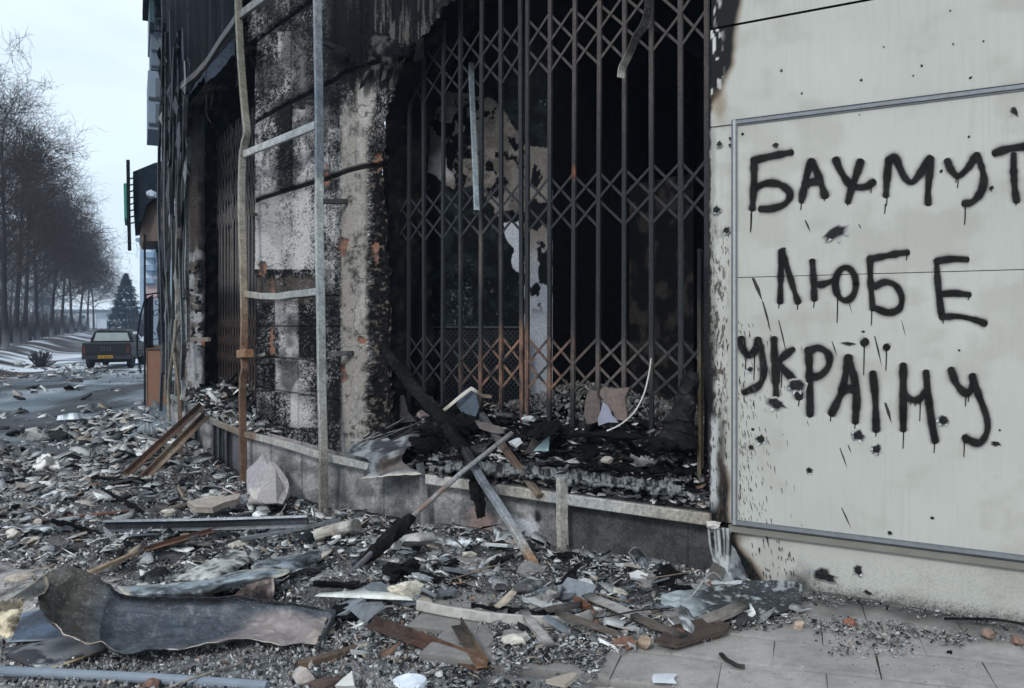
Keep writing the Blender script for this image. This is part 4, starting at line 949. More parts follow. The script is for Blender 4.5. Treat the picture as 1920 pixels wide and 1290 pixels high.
# bent tubes and uprights in front of the left pier
ups = [(302, 40, 770, (66, 72, 80)), (308, 120, 700, (48, 54, 62)), (313, 60, 745, (110, 112, 112)), (320, 200, 640, (60, 66, 72)), (327, 90, 660, (84, 88, 90)), (333, 300, 740, (126, 124, 116)), (340, 200, 735, (100, 104, 108)), (347, 180, 560, (58, 60, 66)), (352, 240, 640, (118, 120, 120)), (323, 20, 420, (40, 44, 52)), (336, 60, 330, (44, 48, 56)), (306, 0, 330, (30, 34, 42)), (317, 300, 760, (92, 92, 90)), (343, 640, 770, (150, 150, 148))]
for i, (p, y0, y1, c) in enumerate(ups):
    r_ = np.random.default_rng(900+i); n = 7
    pts = [W(p+r_.normal()*1.6+ (3*math.sin(k*1.3+i) if i % 3 == 0 else 0), y, -.04+r_.normal()*.03) for k, y in enumerate(np.linspace(y1, y0, n))]
    bar('upright', smooth_path(pts, 5), .07, .05, M_steel, frame, stops=[(0, c), (.3, tuple(int(v*1.15) for v in c)), (.6, tuple(int(v*.75) for v in c)), (1, (26, 30, 38))], up=(.5, -.8, 0), seed=20+i, prof='rect' if i % 2 else 'angle')
# the buckled pair of tubes at the corner of the left pier
bar('brace', smooth_path([W(330, 600, -.1), W(327, 640, -.12), W(322, 680, -.14), W(316, 730, -.12), W(317, 790, -.1)], 6), .06, .06, M_steel, frame, prof='round', stops=[(0, (130, 126, 112)), (1, (150, 144, 124))], seed=41)
bar('brace', smooth_path([W(325, 650, -.1), W(330, 690, -.14), W(336, 740, -.12), W(338, 800, -.1), W(339, 852, -.08)], 6), .06, .06, M_steel, frame, prof='round', stops=[(0, (120, 112, 96)), (.5, (110, 90, 70)), (1, (100, 70, 50))], seed=42)
# flapping strips of torn sheet on the left uprights
for k in range(70):
    p = rng.uniform(296, 352); y = rng.uniform(20, 640); a = W(p, y, -.06+rng.normal()*.04); L_ = rng.uniform(.15, .8); wv = rng.uniform(.02, .07); q, n = W2(p, 0); t = Vector((-n[1], n[0], 0))
    tw = rng.normal()*.15; nv = Vector((n[0], n[1], 0)); dv = Vector((0, 0, -L_))+t*tw
    c = random.choice([(28, 32, 40), (40, 46, 54), (64, 68, 74), (110, 112, 114), (22, 26, 34), (34, 36, 42)])
    mb = MB(); mb.add([a-t*wv, a+t*wv, a+t*wv*.8+dv*.5-nv*rng.uniform(-.04, .08), a-t*wv+dv*.5-nv*rng.uniform(-.04, .08), a+t*wv*.4+dv, a-t*wv*.6+dv*.93], [(0, 1, 2, 3), (3, 2, 4, 5)], RGB(*c)); mb.obj('torn_strip', M_sheet, frame)
# strip hanging in the gate, dark rag at the top right, wires
tag(bar('hanging_strip', [W(884, 118, .42), W(884, 150, .42), W(889, 270, .40), W(894, 394, .38)], .05, .02, M_steel, stops=[(0, (40, 44, 48)), (.15, (90, 100, 106)), (.5, (128, 140, 146)), (1, (150, 164, 172))], up=(.5, -.8, 0), seed=51), 'pale grey metal strip hanging inside the upper left of the large gate', 'metal strip')
tag(bar('hanging_rag', smooth_path([W(1224, -40, .38), W(1212, 30, .38), W(1190, 80, .36), W(1176, 110, .35), W(1166, 130, .35), W(1164, 148, .35)], 6), .07, .012, M_sheet, stops=[(0, (46, 44, 44)), (.7, (60, 56, 54)), (.9, (150, 146, 138)), (1, (176, 172, 160))], up=(.5, -.8, 0), seed=52, wob=.012), 'dark ragged strip dangling at the upper right of the large gate', 'rag')
tag(bar('bent_wire', smooth_path([W(1221, 672, .42), W(1216, 705, .38), W(1206, 742, .34), W(1188, 774, .30), W(1163, 796, .26), W(1138, 808, .24)], 6), .012, .012, M_matte, prof='round', ns=6, stops=[(0, (190, 188, 180)), (1, (206, 206, 200))], seed=53, step=.03), 'pale curved wire arching down in front of the gate towards the ledge', 'wire')
tag(bar('hanging_wire', smooth_path([W(386, 95, .1), W(387, 180, .1), W(388, 215, .14), W(396, 230, .2)], 5), .02, .02, M_soot, prof='round', ns=5, stops=[(0, (60, 64, 70)), (1, (50, 52, 56))], seed=54), 'thin dark wire hanging down under the bay soffit', 'wire')
# ================================================================ ground
def axis(lo, a, b, hi, st, gr=1.18):
    c = list(np.arange(a, b, st)); s = st; x = c[-1]; up = []
    while x < hi: s *= gr; x += s; up.append(min(x, hi))
    s = st; x = a; dn = []
    while x > lo: s *= gr; x -= s; dn.append(max(x, lo))
    return np.array(dn[::-1]+c+up)
HEAVY = [(0, 800), (120, 770), (250, 745), (330, 735), (380, 800), (450, 870), (600, 935), (800, 975), (1060, 1005), (1330, 1045), (1430, 1115), (1505, 1118), (1500, 1150), (1360, 1190), (1180, 1215), (1000, 1232), (760, 1250), (640, 1215), (420, 1120), (0, 1060), (-200, 1050), (-200, 820)]
GRAV = [(-200, 1000), (0, 1000), (640, 1120), (1000, 1190), (1420, 1175), (1330, 1215), (1150, 1225), (960, 1240), (780, 1262), (760, 1330), (-200, 1330)]
FOOT = [(1490, 1110), (1930, 1170), (2100, 1200), (2100, 1215), (1920, 1200), (1800, 1205), (1720, 1215), (1600, 1215), (1480, 1170), (1380, 1195), (1340, 1180)]
SPILL = [(1440, 1185), (1700, 1190), (1760, 1210), (1680, 1250), (1560, 1250)]
FARL = [(-100, 690), (270, 690), (330, 740), (200, 770), (-100, 850)]
gx = axis(-330, -7.5, 2.6, 250, .04, 1.03); gy = axis(-60, 3.0, 14., 380, .04, 1.03)
GXm, GYm = np.meshgrid(gx, gy, indexing='ij')
GZ = gnd(GXm, GYm)
wd_ = wall_dist(GXm, GYm)
def paint_ground(x, y):
    n = fbm(x*1.3, y*1.3, 401, 4); n2 = fbm(x*6, y*6, 402, 4); n3 = fbm(x*22, y*22, 403, 3)
    c = mix(np.ones(x.shape+(3,))*RGB(118, 118, 119), RGB(164, 158, 153), ss(.38, .62, n)*.85)
    c = mix(c, RGB(40, 42, 46), ss(.5, .66, n2)*.75*ss(1.9, .6, x)*ss(16, 9, y))
    c = mix(c, RGB(168, 170, 172), ss(.60, .72, n3)*.5*ss(16, 9, y))
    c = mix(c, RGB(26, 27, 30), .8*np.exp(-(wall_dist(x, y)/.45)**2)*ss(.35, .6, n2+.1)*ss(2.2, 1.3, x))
    # shade between the flakes painted into the ground under the heap, pale grit in front of it
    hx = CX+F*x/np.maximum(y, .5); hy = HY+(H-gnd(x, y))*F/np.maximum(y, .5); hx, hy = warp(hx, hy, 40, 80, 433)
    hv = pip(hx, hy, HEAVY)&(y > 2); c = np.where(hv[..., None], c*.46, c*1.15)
    # the wet asphalt of the road, then the verge with leaves and thin snow
    far = ss(12, 17, y); u = street_u(x, y)
    road = mix(np.ones(x.shape+(3,))*RGB(96, 106, 114), RGB(136, 146, 154), ss(.4, .65, fbm(x*.5, y*.25, 405, 4)))
    road = mix(road, RGB(52, 46, 44), .7*ss(.52, .66, fbm(x*.8, y*.35, 406, 4)))
    c = mix(c, road, far)
    verge = ss(.6, -1.0, u+1.6*(fbm(x*.3, y*.3, 407, 3)-.5))*ss(22, 30, y)
    vc = mix(np.ones(x.shape+(3,))*RGB(72, 58, 52), RGB(48, 42, 42), n2)
    c = mix(c, vc, verge*.9)
    sn = ss(.50, .57, fbm(x*.35+y*.1, y*.16, 411, 4)+.14*np.exp(-((u+1.2)/1.6)**2))*ss(30, 34, y)*(1-.85*ss(46, 58, y))
    sn = np.maximum(sn, ss(.56, .62, fbm(x*.5, y*.2, 413, 4))*ss(24, 32, y)*ss(.3, -.6, u)*.7)
    sn = np.maximum(sn, ss(6, 9, u)*0+ss(38, 42, y)*ss(1.2, 2.4, u)*(1-ss(5, 8, u))*.9)
    sn = np.maximum(sn, ss(.60, .66, fbm(x*.6, y*.5, 417, 3))*ss(22, 24, y)*(1-ss(29, 31, y))*ss(-1, 1, u)*.35)
    c = mix(c, RGB(216, 222, 230), np.clip(sn*1.2, 0, 1)*ss(.36, .50, fbm(x*1.1, y*.35, 419, 4)))
    # old snow and slush far off
    return c
GC = paint_ground(GXm, GYm)
GV = np.stack([GXm, GYm, GZ], -1).reshape(-1, 3)
inside = (wd_ > 0)
gq = grid_faces(len(gx), len(gy))
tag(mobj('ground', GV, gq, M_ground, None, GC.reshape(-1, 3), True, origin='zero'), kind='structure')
# ---- stone paving on the right
ta = np.array([.306, .952]); tb = np.array([.952, -.306])           # along and across
org = np.array([1.02, 4.53])
mb = MB(); r_ = np.random.default_rng(5)
for i in range(-7, 8):
    for j in range(-9, 12):
        off = (.26 if i % 2 else 0)+.09
        c = org+ta*(i*.40+.20)+tb*(j*.52+off)
        if c[1] < 2.3 or c[0] < -.62 or c[0] > 5.5: continue
        if i < -1 and c[0] < .5: continue
        nn = W2(1700, 0)
        wdist = float(wall_dist(np.array(c[0]), np.array(c[1])))
        side = np.dot(np.array(c)-W2(1500, 0)[0], W2(1500, 0)[1])
        if side > .3: continue
        e = r_.normal(size=4)*.003; zt = .010+r_.normal()*.004; gapw = .0025
        hw, hl = .26-gapw, .20-gapw; V = []
        for k, (u, v) in enumerate(((-1, -1), (1, -1), (1, 1), (-1, 1))):
            q = c+tb*u*hw+ta*v*hl+r_.normal(size=2)*.003; V.append((q[0], q[1], zt+e[k]+.008))
        tone = r_.uniform(.86, 1.06)
        # a fine grid on each slab so that its stains and chips follow the stone
        m = 14; VV = []; CC = []
        for a in range(m+1):
            for b in range(m+1):
                p0 = np.array(V[0])*(1-a/m)+np.array(V[1])*(a/m); p1 = np.array(V[3])*(1-a/m)+np.array(V[2])*(a/m); p = p0*(1-b/m)+p1*(b/m)
                ed = min(a, b, m-a, m-b) == 0; p[2] -= .005*ed
                n1 = float(fbm(np.array(p[0]*3), np.array(p[1]*3), 421, 4)); n2 = float(fbm(np.array(p[0]*14), np.array(p[1]*14), 422, 3))
                n3_ = float(fbm(np.array(p[0]*40), np.array(p[1]*40), 423, 2)); col = RGB(158, 154, 150)*tone*(.8+.4*n1); col = col*(1-.16*ss(.5, .7, n2))*(.93+.14*n3_)
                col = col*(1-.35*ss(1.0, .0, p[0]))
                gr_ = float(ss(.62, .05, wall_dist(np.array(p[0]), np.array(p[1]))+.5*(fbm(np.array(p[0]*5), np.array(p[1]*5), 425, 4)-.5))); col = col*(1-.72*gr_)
                VV.append(p); CC.append(col)
        Fq = [(a*(m+1)+b, (a+1)*(m+1)+b, (a+1)*(m+1)+b+1, a*(m+1)+b+1) for a in range(m) for b in range(m)]
        n0 = len(VV); rim = [a*(m+1) for a in range(m+1)]+[m*(m+1)+b for b in range(1, m+1)]+[a*(m+1)+m for a in range(m-1, -1, -1)]+[b for b in range(m-1, 0, -1)]
        for k in rim: q = np.array(VV[k]); q = q-np.array([0, 0, .06]); VV.append(q); CC.append(RGB(90, 86, 84))
        L_ = len(rim)
        for k in range(L_): Fq.append((rim[(k+1) % L_], rim[k], n0+k, n0+(k+1) % L_))
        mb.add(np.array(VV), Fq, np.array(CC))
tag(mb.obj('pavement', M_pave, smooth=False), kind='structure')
def gnd2(x, y):
    """what the loose stuff rests on: the ground or, on the right, the paving"""
    g = gnd(x, y); pav = (x > -.1) & (y < 6.6)
    return np.where(pav, np.maximum(g, .016), g)
# ---- loose stuff
PAL = np.array([s2l(c) for c in ((162, 164, 164), (140, 141, 142), (113, 114, 115), (72, 73, 75), (192, 193, 192), (34, 34, 36), (142, 130, 118), (214, 215, 213), (166, 158, 149), (18, 18, 19), (112, 90, 78))])
PW = np.array([.17, .17, .13, .11, .12, .10, .06, .045, .05, .05, .008]); PW /= PW.sum()
def flakes(x, y, z, size, r, asp=(.22, .95), thick=(.03, .14), tilt=.35, K=6, pal=PAL, pw=PW):
    N = len(x); a = (np.arange(K)[None, :]+r.uniform(-.38, .38, (N, K)))*2*np.pi/K+r.uniform(0, 6.28, (N, 1))
    rad = r.uniform(.38, 1.15, (N, K)); asp_ = r.uniform(*asp, (N, 1))
    lx = np.cos(a)*rad; ly = np.sin(a)*rad*asp_
    ph = r.uniform(0, 6.28, (N, 1)); X = lx*np.cos(ph)-ly*np.sin(ph); Y_ = lx*np.sin(ph)+ly*np.cos(ph)
    X *= size[:, None]/2; Y_ *= size[:, None]/2
    tx, ty = r.normal(size=(N, 1))*tilt, r.normal(size=(N, 1))*tilt
    bend = r.normal(size=(N, 1))*1.1/np.maximum(size[:, None], .02)*.25
    Zt = X*tx+Y_*ty+bend*(X*X-Y_*Y_)
    th = (size*r.uniform(*thick, N))[:, None]
    lift = np.abs(tx)*size[:, None]*.22+th*.6
    top = np.stack([x[:, None]+X, y[:, None]+Y_, z[:, None]+Zt+lift], -1)
    sh = r.uniform(.92, 1.08, (N, K, 1))
    bot = np.stack([x[:, None]+X*sh[..., 0], y[:, None]+Y_*sh[..., 0], z[:, None]+Zt+lift-th], -1)
    V = np.concatenate([top, bot], 1).reshape(-1, 3)
    base = (np.arange(N)*2*K)[:, None]
    ci = r.choice(len(pal), N, p=pw); C = pal[ci]*r.uniform(.75, 1.2, (N, 1)); C = np.repeat(C, 2*K, 0)*(1+(r.random((N*2*K, 1))-.5)*.5)
    quads = []
    for k in range(K):
        k2 = (k+1) % K; quads.append(np.concatenate([base+k2, base+k, base+K+k, base+K+k2], 1))
    for k in range(1, K-2, 2):                       # K = 6: two quads make the top
        quads.append(np.concatenate([base, base+k, base+k+1, base+k+2], 1))
    Q = np.concatenate(quads, 0)
    return V, Q, np.clip(C, 0, 1)
def scatter(name, N, poly, smin, smax, pw_, r, x0=-9, x1=3.2, y0=3.5, y1=20, dens=None, **k):
    x = r.uniform(x0, x1, N); y = y0+(y1-y0)*r.random(N)**1.25
    z = gnd2(x, y); px = CX+F*x/y; py = HY-(z-H)*F/y
    wx, wy = warp(px, py, 30, 60, 431)
    keep = pip(wx, wy, poly) & (wall_dist(x, y) > .02)
    side = np.array([1.]*N)
    keep &= (px > -120) & (px < 2050)
    if dens is not None: keep &= r.random(N) < dens(x, y)
    x, y, z = x[keep], y[keep], z[keep]
    size = smin*(smax/smin)**(r.random(len(x))**pw_)*np.clip(y/7., .8, 1.9)
    z = z+r.uniform(0, .03, len(x))
    return flakes(x, y, z, size, r, **k)
r5 = np.random.default_rng(55)
def behind(x, y):
    """true outside the building"""
    best = np.full(np.shape(x), 1e9); sgn = np.ones(np.shape(x))
    for a, b in zip(_PA[:-1], _PA[1:]):
        u = b-a; L2 = np.dot(u, u); t = np.clip(((x-a[0])*u[0]+(y-a[1])*u[1])/L2, 0, 1)
        d = np.hypot(x-a[0]-t*u[0], y-a[1]-t*u[1]); cr = u[0]*(y-a[1])-u[1]*(x-a[0])
        m = d < best; best = np.where(m, d, best); sgn = np.where(m, np.sign(cr), sgn)
    return sgn > 0
patch = lambda x, y: (.12+.34*ss(-3, -1.8, x)+(.88-.34*ss(-3, -1.8, x))*ss(.40, .60, fbm(x*1.1, y*1.1, 441, 4)))*(1-.75*ss(-2.2, -3.6, x)*ss(8.2, 6.6, y))*(1-.5*ss(-5, -7, x))
outd = lambda x, y: behind(x, y)*1.0
PWd = np.array([.10, .17, .19, .19, .05, .15, .06, .012, .02, .05, .006]); PWd /= PWd.sum()
PWm = np.array([.20, .24, .20, .12, .05, .06, .06, .015, .03, .015, .008]); PWm /= PWm.sum()
PWl = np.array([.22, .18, .12, .08, .16, .05, .06, .07, .05, .01, .01]); PWl /= PWl.sum()
parts = [scatter('a', 90000, HEAVY, .035, .22, 2.7, r5, dens=lambda x, y: outd(x, y)*patch(x, y)*.8, tilt=.32),
         scatter('b', 190000, HEAVY, .012, .06, 1.6, r5, y1=12, dens=lambda x, y: outd(x, y)*.85*(.25+.75*patch(x, y)), tilt=.5, pw=PWm),
         scatter('s', 26000, HEAVY, .05, .30, 2.2, r5, y1=14, dens=lambda x, y: outd(x, y)*.5*patch(x, y), tilt=.25, asp=(.03, .12), thick=(.01, .05)),
         scatter('l', 6000, HEAVY, .12, .36, 2.4, r5, y1=13, dens=lambda x, y: outd(x, y)*.22, tilt=.22, thick=(.015, .05), pw=PWl),
         scatter('c', 70000, GRAV, .008, .045, 1.8, r5, x0=-4, x1=1.6, y1=8, dens=lambda x, y: outd(x, y)*patch(x, y), thick=(.3, .6), tilt=.4, pw=PWm),
         scatter('d', 2500, GRAV, .05, .12, 2.5, r5, x0=-4, x1=1.6, y1=8, dens=lambda x, y: outd(x, y)*.35, thick=(.1, .4), tilt=.25),
         scatter('e', 120000, FOOT, .006, .045, 2.2, r5, x0=.8, x1=4.5, y0=3.8, y1=6.4, dens=lambda x, y: outd(x, y)*np.clip(ss(.40, .54, fbm(x*4, y*4, 443, 4))+ss(.18, .05, wall_dist(x, y)), 0, 1), tilt=.4, pw=PWd),
         scatter('f', 30000, SPILL, .006, .04, 1.8, r5, x0=.8, x1=3.5, y0=3.8, y1=6, dens=lambda x, y: outd(x, y)*ss(.46, .6, fbm(x*5, y*5, 445, 4)), tilt=.4, pw=PWd),
         scatter('k', 60000, [(760, 1180), (1180, 1180), (1140, 1240), (1100, 1300), (760, 1300)], .005, .07, 2.8, r5, x0=-.7, x1=.8, y0=3.9, y1=5.2, dens=lambda x, y: outd(x, y)*ss(.34, .52, fbm(x*4, y*4, 451, 3)+.25*ss(4.35, 4.7, y)), tilt=.3, pw=PWd),
         scatter('h', 26000, [(760, 1190), (1930, 1190), (1930, 1330), (760, 1330)], .004, .02, 2.2, r5, x0=-.6, x1=4, y0=3.2, y1=5.6, dens=lambda x, y: outd(x, y)*(.06+.5*ss(.48, .62, fbm(x*3, y*3, 447, 3))), tilt=.3, pw=PWd),
         scatter('g', 26000, FARL, .03, .30, 3, r5, x0=-22, x1=-5, y0=11, y1=40, dens=lambda x, y: outd(x, y)*.30*(.15+.85*ss(.45, .6, fbm(x*.5, y*.5, 449, 3))))]
def merge(ps):
    n = 0; Vs, Qs, Cs = [], [], []
    for V, Q, C in ps: Vs.append(V); Qs.append(Q+n); Cs.append(C); n += len(V)
    return np.vstack(Vs), np.vstack(Qs), np.vstack(Cs)
V, Q, C = merge(parts)
tag(mobj('rubble', V, Q, M_rubble, None, C, origin='zero'), kind='stuff', label='grey flakes of burnt facing, ash and grit strewn over the ground')
# ash and shards lying on the two window ledges
def ledge_flakes(N, px0, px1, d0, d1, zf, smin, smax, pw, r, **k):
    px = r.uniform(px0, px1, N); d = r.uniform(d0, d1, N); X = np.zeros(N); Y_ = np.zeros(N)
    Pc, _ = offpoly(0)
    for i in range(N):
        q, n = W2(px[i], 0); q = q+n*d[i]; X[i], Y_[i] = q
    u = (d-d0)/(d1-d0)
    z = zf(X, Y_, u, px)+r.uniform(-.01, .03, N)
    return flakes(X, Y_, z, smin*(smax/smin)**(r.random(N)**1.8), r, pw=pw, **k)
PWk = np.array([.04, .07, .11, .19, .025, .27, .04, .012, .015, .27, .003]); PWk /= PWk.sum()
parts = [ledge_flakes(2600, 700, 1335, .085, .62, ledge_z, .03, .20, PWk, r5, tilt=.3),
         ledge_flakes(700, 790, 1300, .085, .20, lambda x, y, u, p: ledge_z(x, y, u*.2, p), .03, .16, PW, r5, tilt=.25),
         ledge_flakes(1500, 325, 495, .085, .95, ledge2_z, .04, .30, PWk, r5, tilt=.4),
         ledge_flakes(300, 330, 480, .085, .30, lambda x, y, u, p: ledge2_z(x, y, u*.25, p), .06, .3, PW, r5, tilt=.4)]
V, Q, C = merge(parts)
tag(mobj('ledge_rubble', V, Q, M_rubble, None, C, origin='zero'), kind='stuff', label='dark shards and ash heaped on the window ledges')
# pale gravel of broken plaster on the room floor behind the gate
N = 5200; t_ = r5.random(N); v_ = r5.random(N); Pq = W2(760, .66)[0]; Pr = W2(1330, .66)[0]
X = Pq[0]+(Pr[0]-Pq[0])*t_+nrm[0]*v_*1.6; Y_ = Pq[1]+(Pr[1]-Pq[1])*t_+nrm[1]*v_*1.6
Zz = .86+.16*np.sin(np.clip(v_*2.2, 0, 3.1))+.10*(fbm(X*3, Y_*3, 461, 3)-.5)+.10*np.exp(-((t_-.42)/.12)**2)
V, Q, C = flakes(X, Y_, Zz, .02+.06*r5.random(N)**2, r5, pw=PWl, pal=PAL*.45, tilt=.5, thick=(.2, .5))  # palette darkened to paint in the shade behind the gate
tag(mobj('plaster_gravel', V, Q, M_rubble, None, C, origin='zero'), kind='stuff', label='pale broken plaster on the floor behind the gate')
# ================================================================ single pieces of wreckage
V3 = Vector
def up_(p, h): return p+V3((0, 0, h))
def pnt(base, dark, amt=.5, sc=3., seed=0, edge=None):
    def f(U, Vv, A):
        n = fbm(A[..., 0]*sc*2, A[..., 1]*sc*2+A[..., 2]*sc*2, 501+seed, 4); m = fbm(A[..., 0]*sc*9, A[..., 1]*sc*9+A[..., 2]*sc*9, 601+seed, 4); n = n*.6+m*.4
        c = mix(np.ones(U.shape+(3,))*s2l(base)*1.15, s2l(dark)*.6, ss(.5-amt*.25, .64-amt*.15, n))
        if edge is not None:
            e = np.minimum(np.minimum(U, 1-U), np.minimum(Vv, 1-Vv)); c = mix(c, s2l(edge), ss(.07, .01, e+(n-.5)*.08))
        return c
    return f
# the large curled sheet in the foreground
def P_(px, py, Y): return at(px, py, Y)
rows = [[P_(88, 1072, 5.35), P_(140, 1062, 5.38), P_(200, 1092, 5.36), P_(235, 1112, 5.30), P_(330, 1117, 5.25), P_(450, 1121, 5.20), P_(540, 1128, 5.16), P_(622, 1145, 5.12)],
        [P_(78, 1092, 5.25), P_(128, 1080, 5.30), P_(190, 1105, 5.34), P_(232, 1128, 5.34), P_(330, 1136, 5.28), P_(450, 1138, 5.22), P_(545, 1139, 5.16), P_(624, 1152, 5.10)],
        [P_(68, 1112, 5.14), P_(110, 1118, 5.22), P_(175, 1138, 5.28), P_(228, 1155, 5.28), P_(330, 1160, 5.23), P_(450, 1160, 5.16), P_(545, 1160, 5.10), P_(620, 1166, 5.04)],
        [P_(72, 1140, 4.98), P_(110, 1158, 5.04), P_(170, 1178, 5.08), P_(222, 1190, 5.08), P_(320, 1188, 5.06), P_(450, 1184, 5.03), P_(540, 1184, 5.00), P_(612, 1186, 4.95)],
        [P_(92, 1160, 4.88), P_(125, 1186, 4.84), P_(175, 1206, 4.80), P_(218, 1218, 4.78), P_(310, 1206, 4.86), P_(440, 1198, 4.90), P_(540, 1200, 4.88), P_(604, 1206, 4.84)],
        [P_(100, 1172, 4.80), P_(140, 1196, 4.72), P_(180, 1213, 4.68), P_(240, 1225, 4.67), P_(300, 1213, 4.78), P_(430, 1200, 4.86), P_(530, 1204, 4.84), P_(594, 1212, 4.80)]]
def pt_big(U, Vv, A):
    n = fbm(A[..., 0]*4, A[..., 1]*4+A[..., 2]*6, 511, 4); n2 = fbm(A[..., 0]*24, A[..., 1]*24+A[..., 2]*24, 512, 3)
    scr = fbm(U*70, Vv*5, 518, 3); gr = fbm(A[..., 0]*16, A[..., 1]*16+A[..., 2]*16, 519, 4)
    c = mix(np.ones(U.shape+(3,))*RGB(66, 64, 58), RGB(70, 76, 84), ss(.22, .36, U))
    c = c*(.7+.6*gr)[..., None]; c = mix(c, RGB(124, 124, 124), ss(.66, .74, scr)*.35)
    c = mix(c, RGB(52, 54, 60), ss(.5, .7, n)*.7)
    c = mix(c, RGB(138, 128, 126), ss(.60, .70, U+.20*(n-.5)-.10*(1-Vv))*ss(.22, .42, Vv)*.9)
    c = mix(c, RGB(160, 150, 140), ss(.72, .8, U)*ss(.6, .66, fbm(A[..., 0]*9, A[..., 1]*9, 515, 3))*.6)
    c = mix(c, RGB(22, 22, 25), ss(.20, .06, Vv)*ss(.15, .3, U)*.8)  # inner shadow below the curled top edge, painted as a dark band
    c = mix(c, RGB(168, 152, 138), ss(.80, .96, Vv+.16*(n-.5))*(1-ss(.30, .42, U))*.75)
    c = mix(c, RGB(190, 182, 172), ss(.93, .98, Vv+.05*(n-.5))*ss(.48, .56, fbm(A[..., 0]*7, A[..., 0]*0, 517, 2)))
    return c
CURL = sheet('curled_sheet', rows, M_sheet, n=20, crumple=.03, cs=6, jag=.03, paint=pt_big, thick=.004, creases=[((.60, 1.05), (.74, .1), .035, .20), ((.30, 1.), (.35, .25), -.03, .16), ((.78, .15), (1., .75), -.03, .22), ((.42, .9), (.58, .45), .014, .12), ((.86, 1.), (.92, .2), .02, .14), ((.10, .9), (.22, .2), .02, .18)], label='long dark curled sheet of burnt cladding lying across the left foreground', cat='metal sheet', seed=2)
_lv = [P_(603, 1138, 5.16), P_(628, 1146, 5.30), P_(622, 1170, 5.24), P_(596, 1213, 4.86), P_(592, 1213, 4.79), P_(616, 1162, 5.05)]
mobj('bent_lip', _lv+[v+V3((.012, .012, 0)) for v in _lv], [(0, 1, 2, 5), (5, 2, 3, 4), (9, 10, 11, 8) if False else (11, 8, 7, 6), (10, 9, 8, 11), (0, 6, 7, 1), (1, 7, 8, 2), (2, 8, 9, 3), (3, 9, 10, 4), (4, 10, 11, 5), (5, 11, 6, 0)], M_sheet, CURL, np.tile(RGB(92, 96, 100), (12, 1))*(1+(rng.random((12, 1))-.5)*.6))
rows = [[P_(86, 1074, 5.34), P_(40, 1108, 5.15), P_(0, 1132, 5.0), P_(-30, 1140, 4.95)], [P_(92, 1096, 5.20), P_(52, 1122, 5.02), P_(4, 1140, 4.90), P_(-30, 1150, 4.86)], [P_(84, 1112, 5.10), P_(50, 1126, 4.98), P_(0, 1146, 4.84), P_(-30, 1156, 4.80)]]
sheet('sheet_flap', rows, M_sheet, n=8, paint=pnt((72, 70, 66), (48, 48, 50), seed=3, edge=(150, 140, 120)), label='small grey flap of sheet folded out at the left end of the curled cladding', cat='metal sheet')
rows = [[P_(2, 1126, 4.86), P_(22, 1122, 4.86), P_(46, 1118, 4.9)], [P_(-4, 1150, 4.78), P_(22, 1148, 4.72), P_(44, 1142, 4.76)], [P_(-4, 1176, 4.72), P_(16, 1180, 4.64), P_(32, 1172, 4.68)], [P_(2, 1192, 4.68), P_(12, 1200, 4.62), P_(24, 1198, 4.62)]]
sheet('torn_panel', rows, M_matte, n=8, crumple=.05, cs=12, paint=pnt((196, 184, 158), (120, 108, 88), seed=4), label='torn cream panel crumpled at the left edge of the foreground', cat='panel', jag=.10)
rows = [[G(40, 1150, .05), G(100, 1138, .07), G(150, 1142, .06)], [G(20, 1180, .04), G(90, 1172, .05), G(165, 1172, .05)], [G(12, 1204, .04), G(90, 1200, .05), G(180, 1192, .05)]]
sheet('blue_panel', rows, M_sheet, n=8, paint=pnt((76, 90, 110), (58, 66, 80), seed=5, edge=(130, 140, 150)), label='flat blue-grey panel under the curled cladding', cat='panel')
rows = [[G(2, 1218, .03), G(70, 1206, .06), G(190, 1186, .08), G(212, 1190, .08)], [G(10, 1230, .02), G(76, 1224, .05), G(170, 1204, .06), G(208, 1204, .06)], [G(68, 1256, .02), G(84, 1258, .02), G(140, 1240, .03), G(196, 1218, .04)]]
def pt_flat(U, Vv, A):
    n = fbm(A[..., 0]*5, A[..., 1]*5, 521, 4); c = mix(np.ones(U.shape+(3,))*RGB(128, 130, 134), RGB(50, 50, 54), ss(.46, .54, n+.35*(.42-U)))
    c = mix(c, RGB(196, 198, 196), ss(.12, .04, np.abs(Vv-.88)*2+np.abs(U-.22)))
    return mix(c, RGB(190, 170, 136), ss(.97, .995, Vv)*ss(.4, .5, U))
sheet('scorched_board', rows, M_matte, n=10, crumple=.01, paint=pt_flat, thick=.012, label='scorched grey board with a pale torn edge in the bottom left foreground', cat='board')
# pipes and profiles on the ground
tag(bar('plastic_pipe', [G(-40, 1256, .035), G(100, 1263, .035), G(300, 1273, .035), G(502, 1287, .03)], .056, .056, M_matte, prof='round', ns=14, stops=[(0, (104, 118, 134)), (.5, (122, 136, 150)), (1, (114, 128, 144))], noise=.06, seed=61), 'long pale blue pipe lying along the bottom left edge', 'pipe')
tag(bar('twig', [G(318, 1288, .05), G(352, 1276, .06), G(402, 1260, .06), G(450, 1246, .03)], .012, .012, M_wood, prof='round', ns=6, stops=[(0, (150, 140, 128)), (1, (120, 110, 100))], wob=.006, seed=62), 'thin pale twig lying across the blue pipe', 'twig')
lp = thing('metal_profile', 'long dark channel profile lying level on the rubble left of the tall tube', 'metal profile', G(380, 984, .08))
lq = [G(198, 984, .13), G(380, 981, .135), G(578, 975, .13)]
bar('web', [p-V3((0, 0, .0)) for p in lq], .03, .075, M_steel, lp, stops=[(0, (38, 42, 48)), (.6, (30, 33, 38)), (1, (70, 74, 80))], seed=63)
bar('flange', [p+V3((0, -.03, .042)) for p in lq], .06, .012, M_steel, lp, stops=[(0, (128, 136, 144)), (.5, (170, 178, 186)), (1, (186, 192, 198))], seed=163)
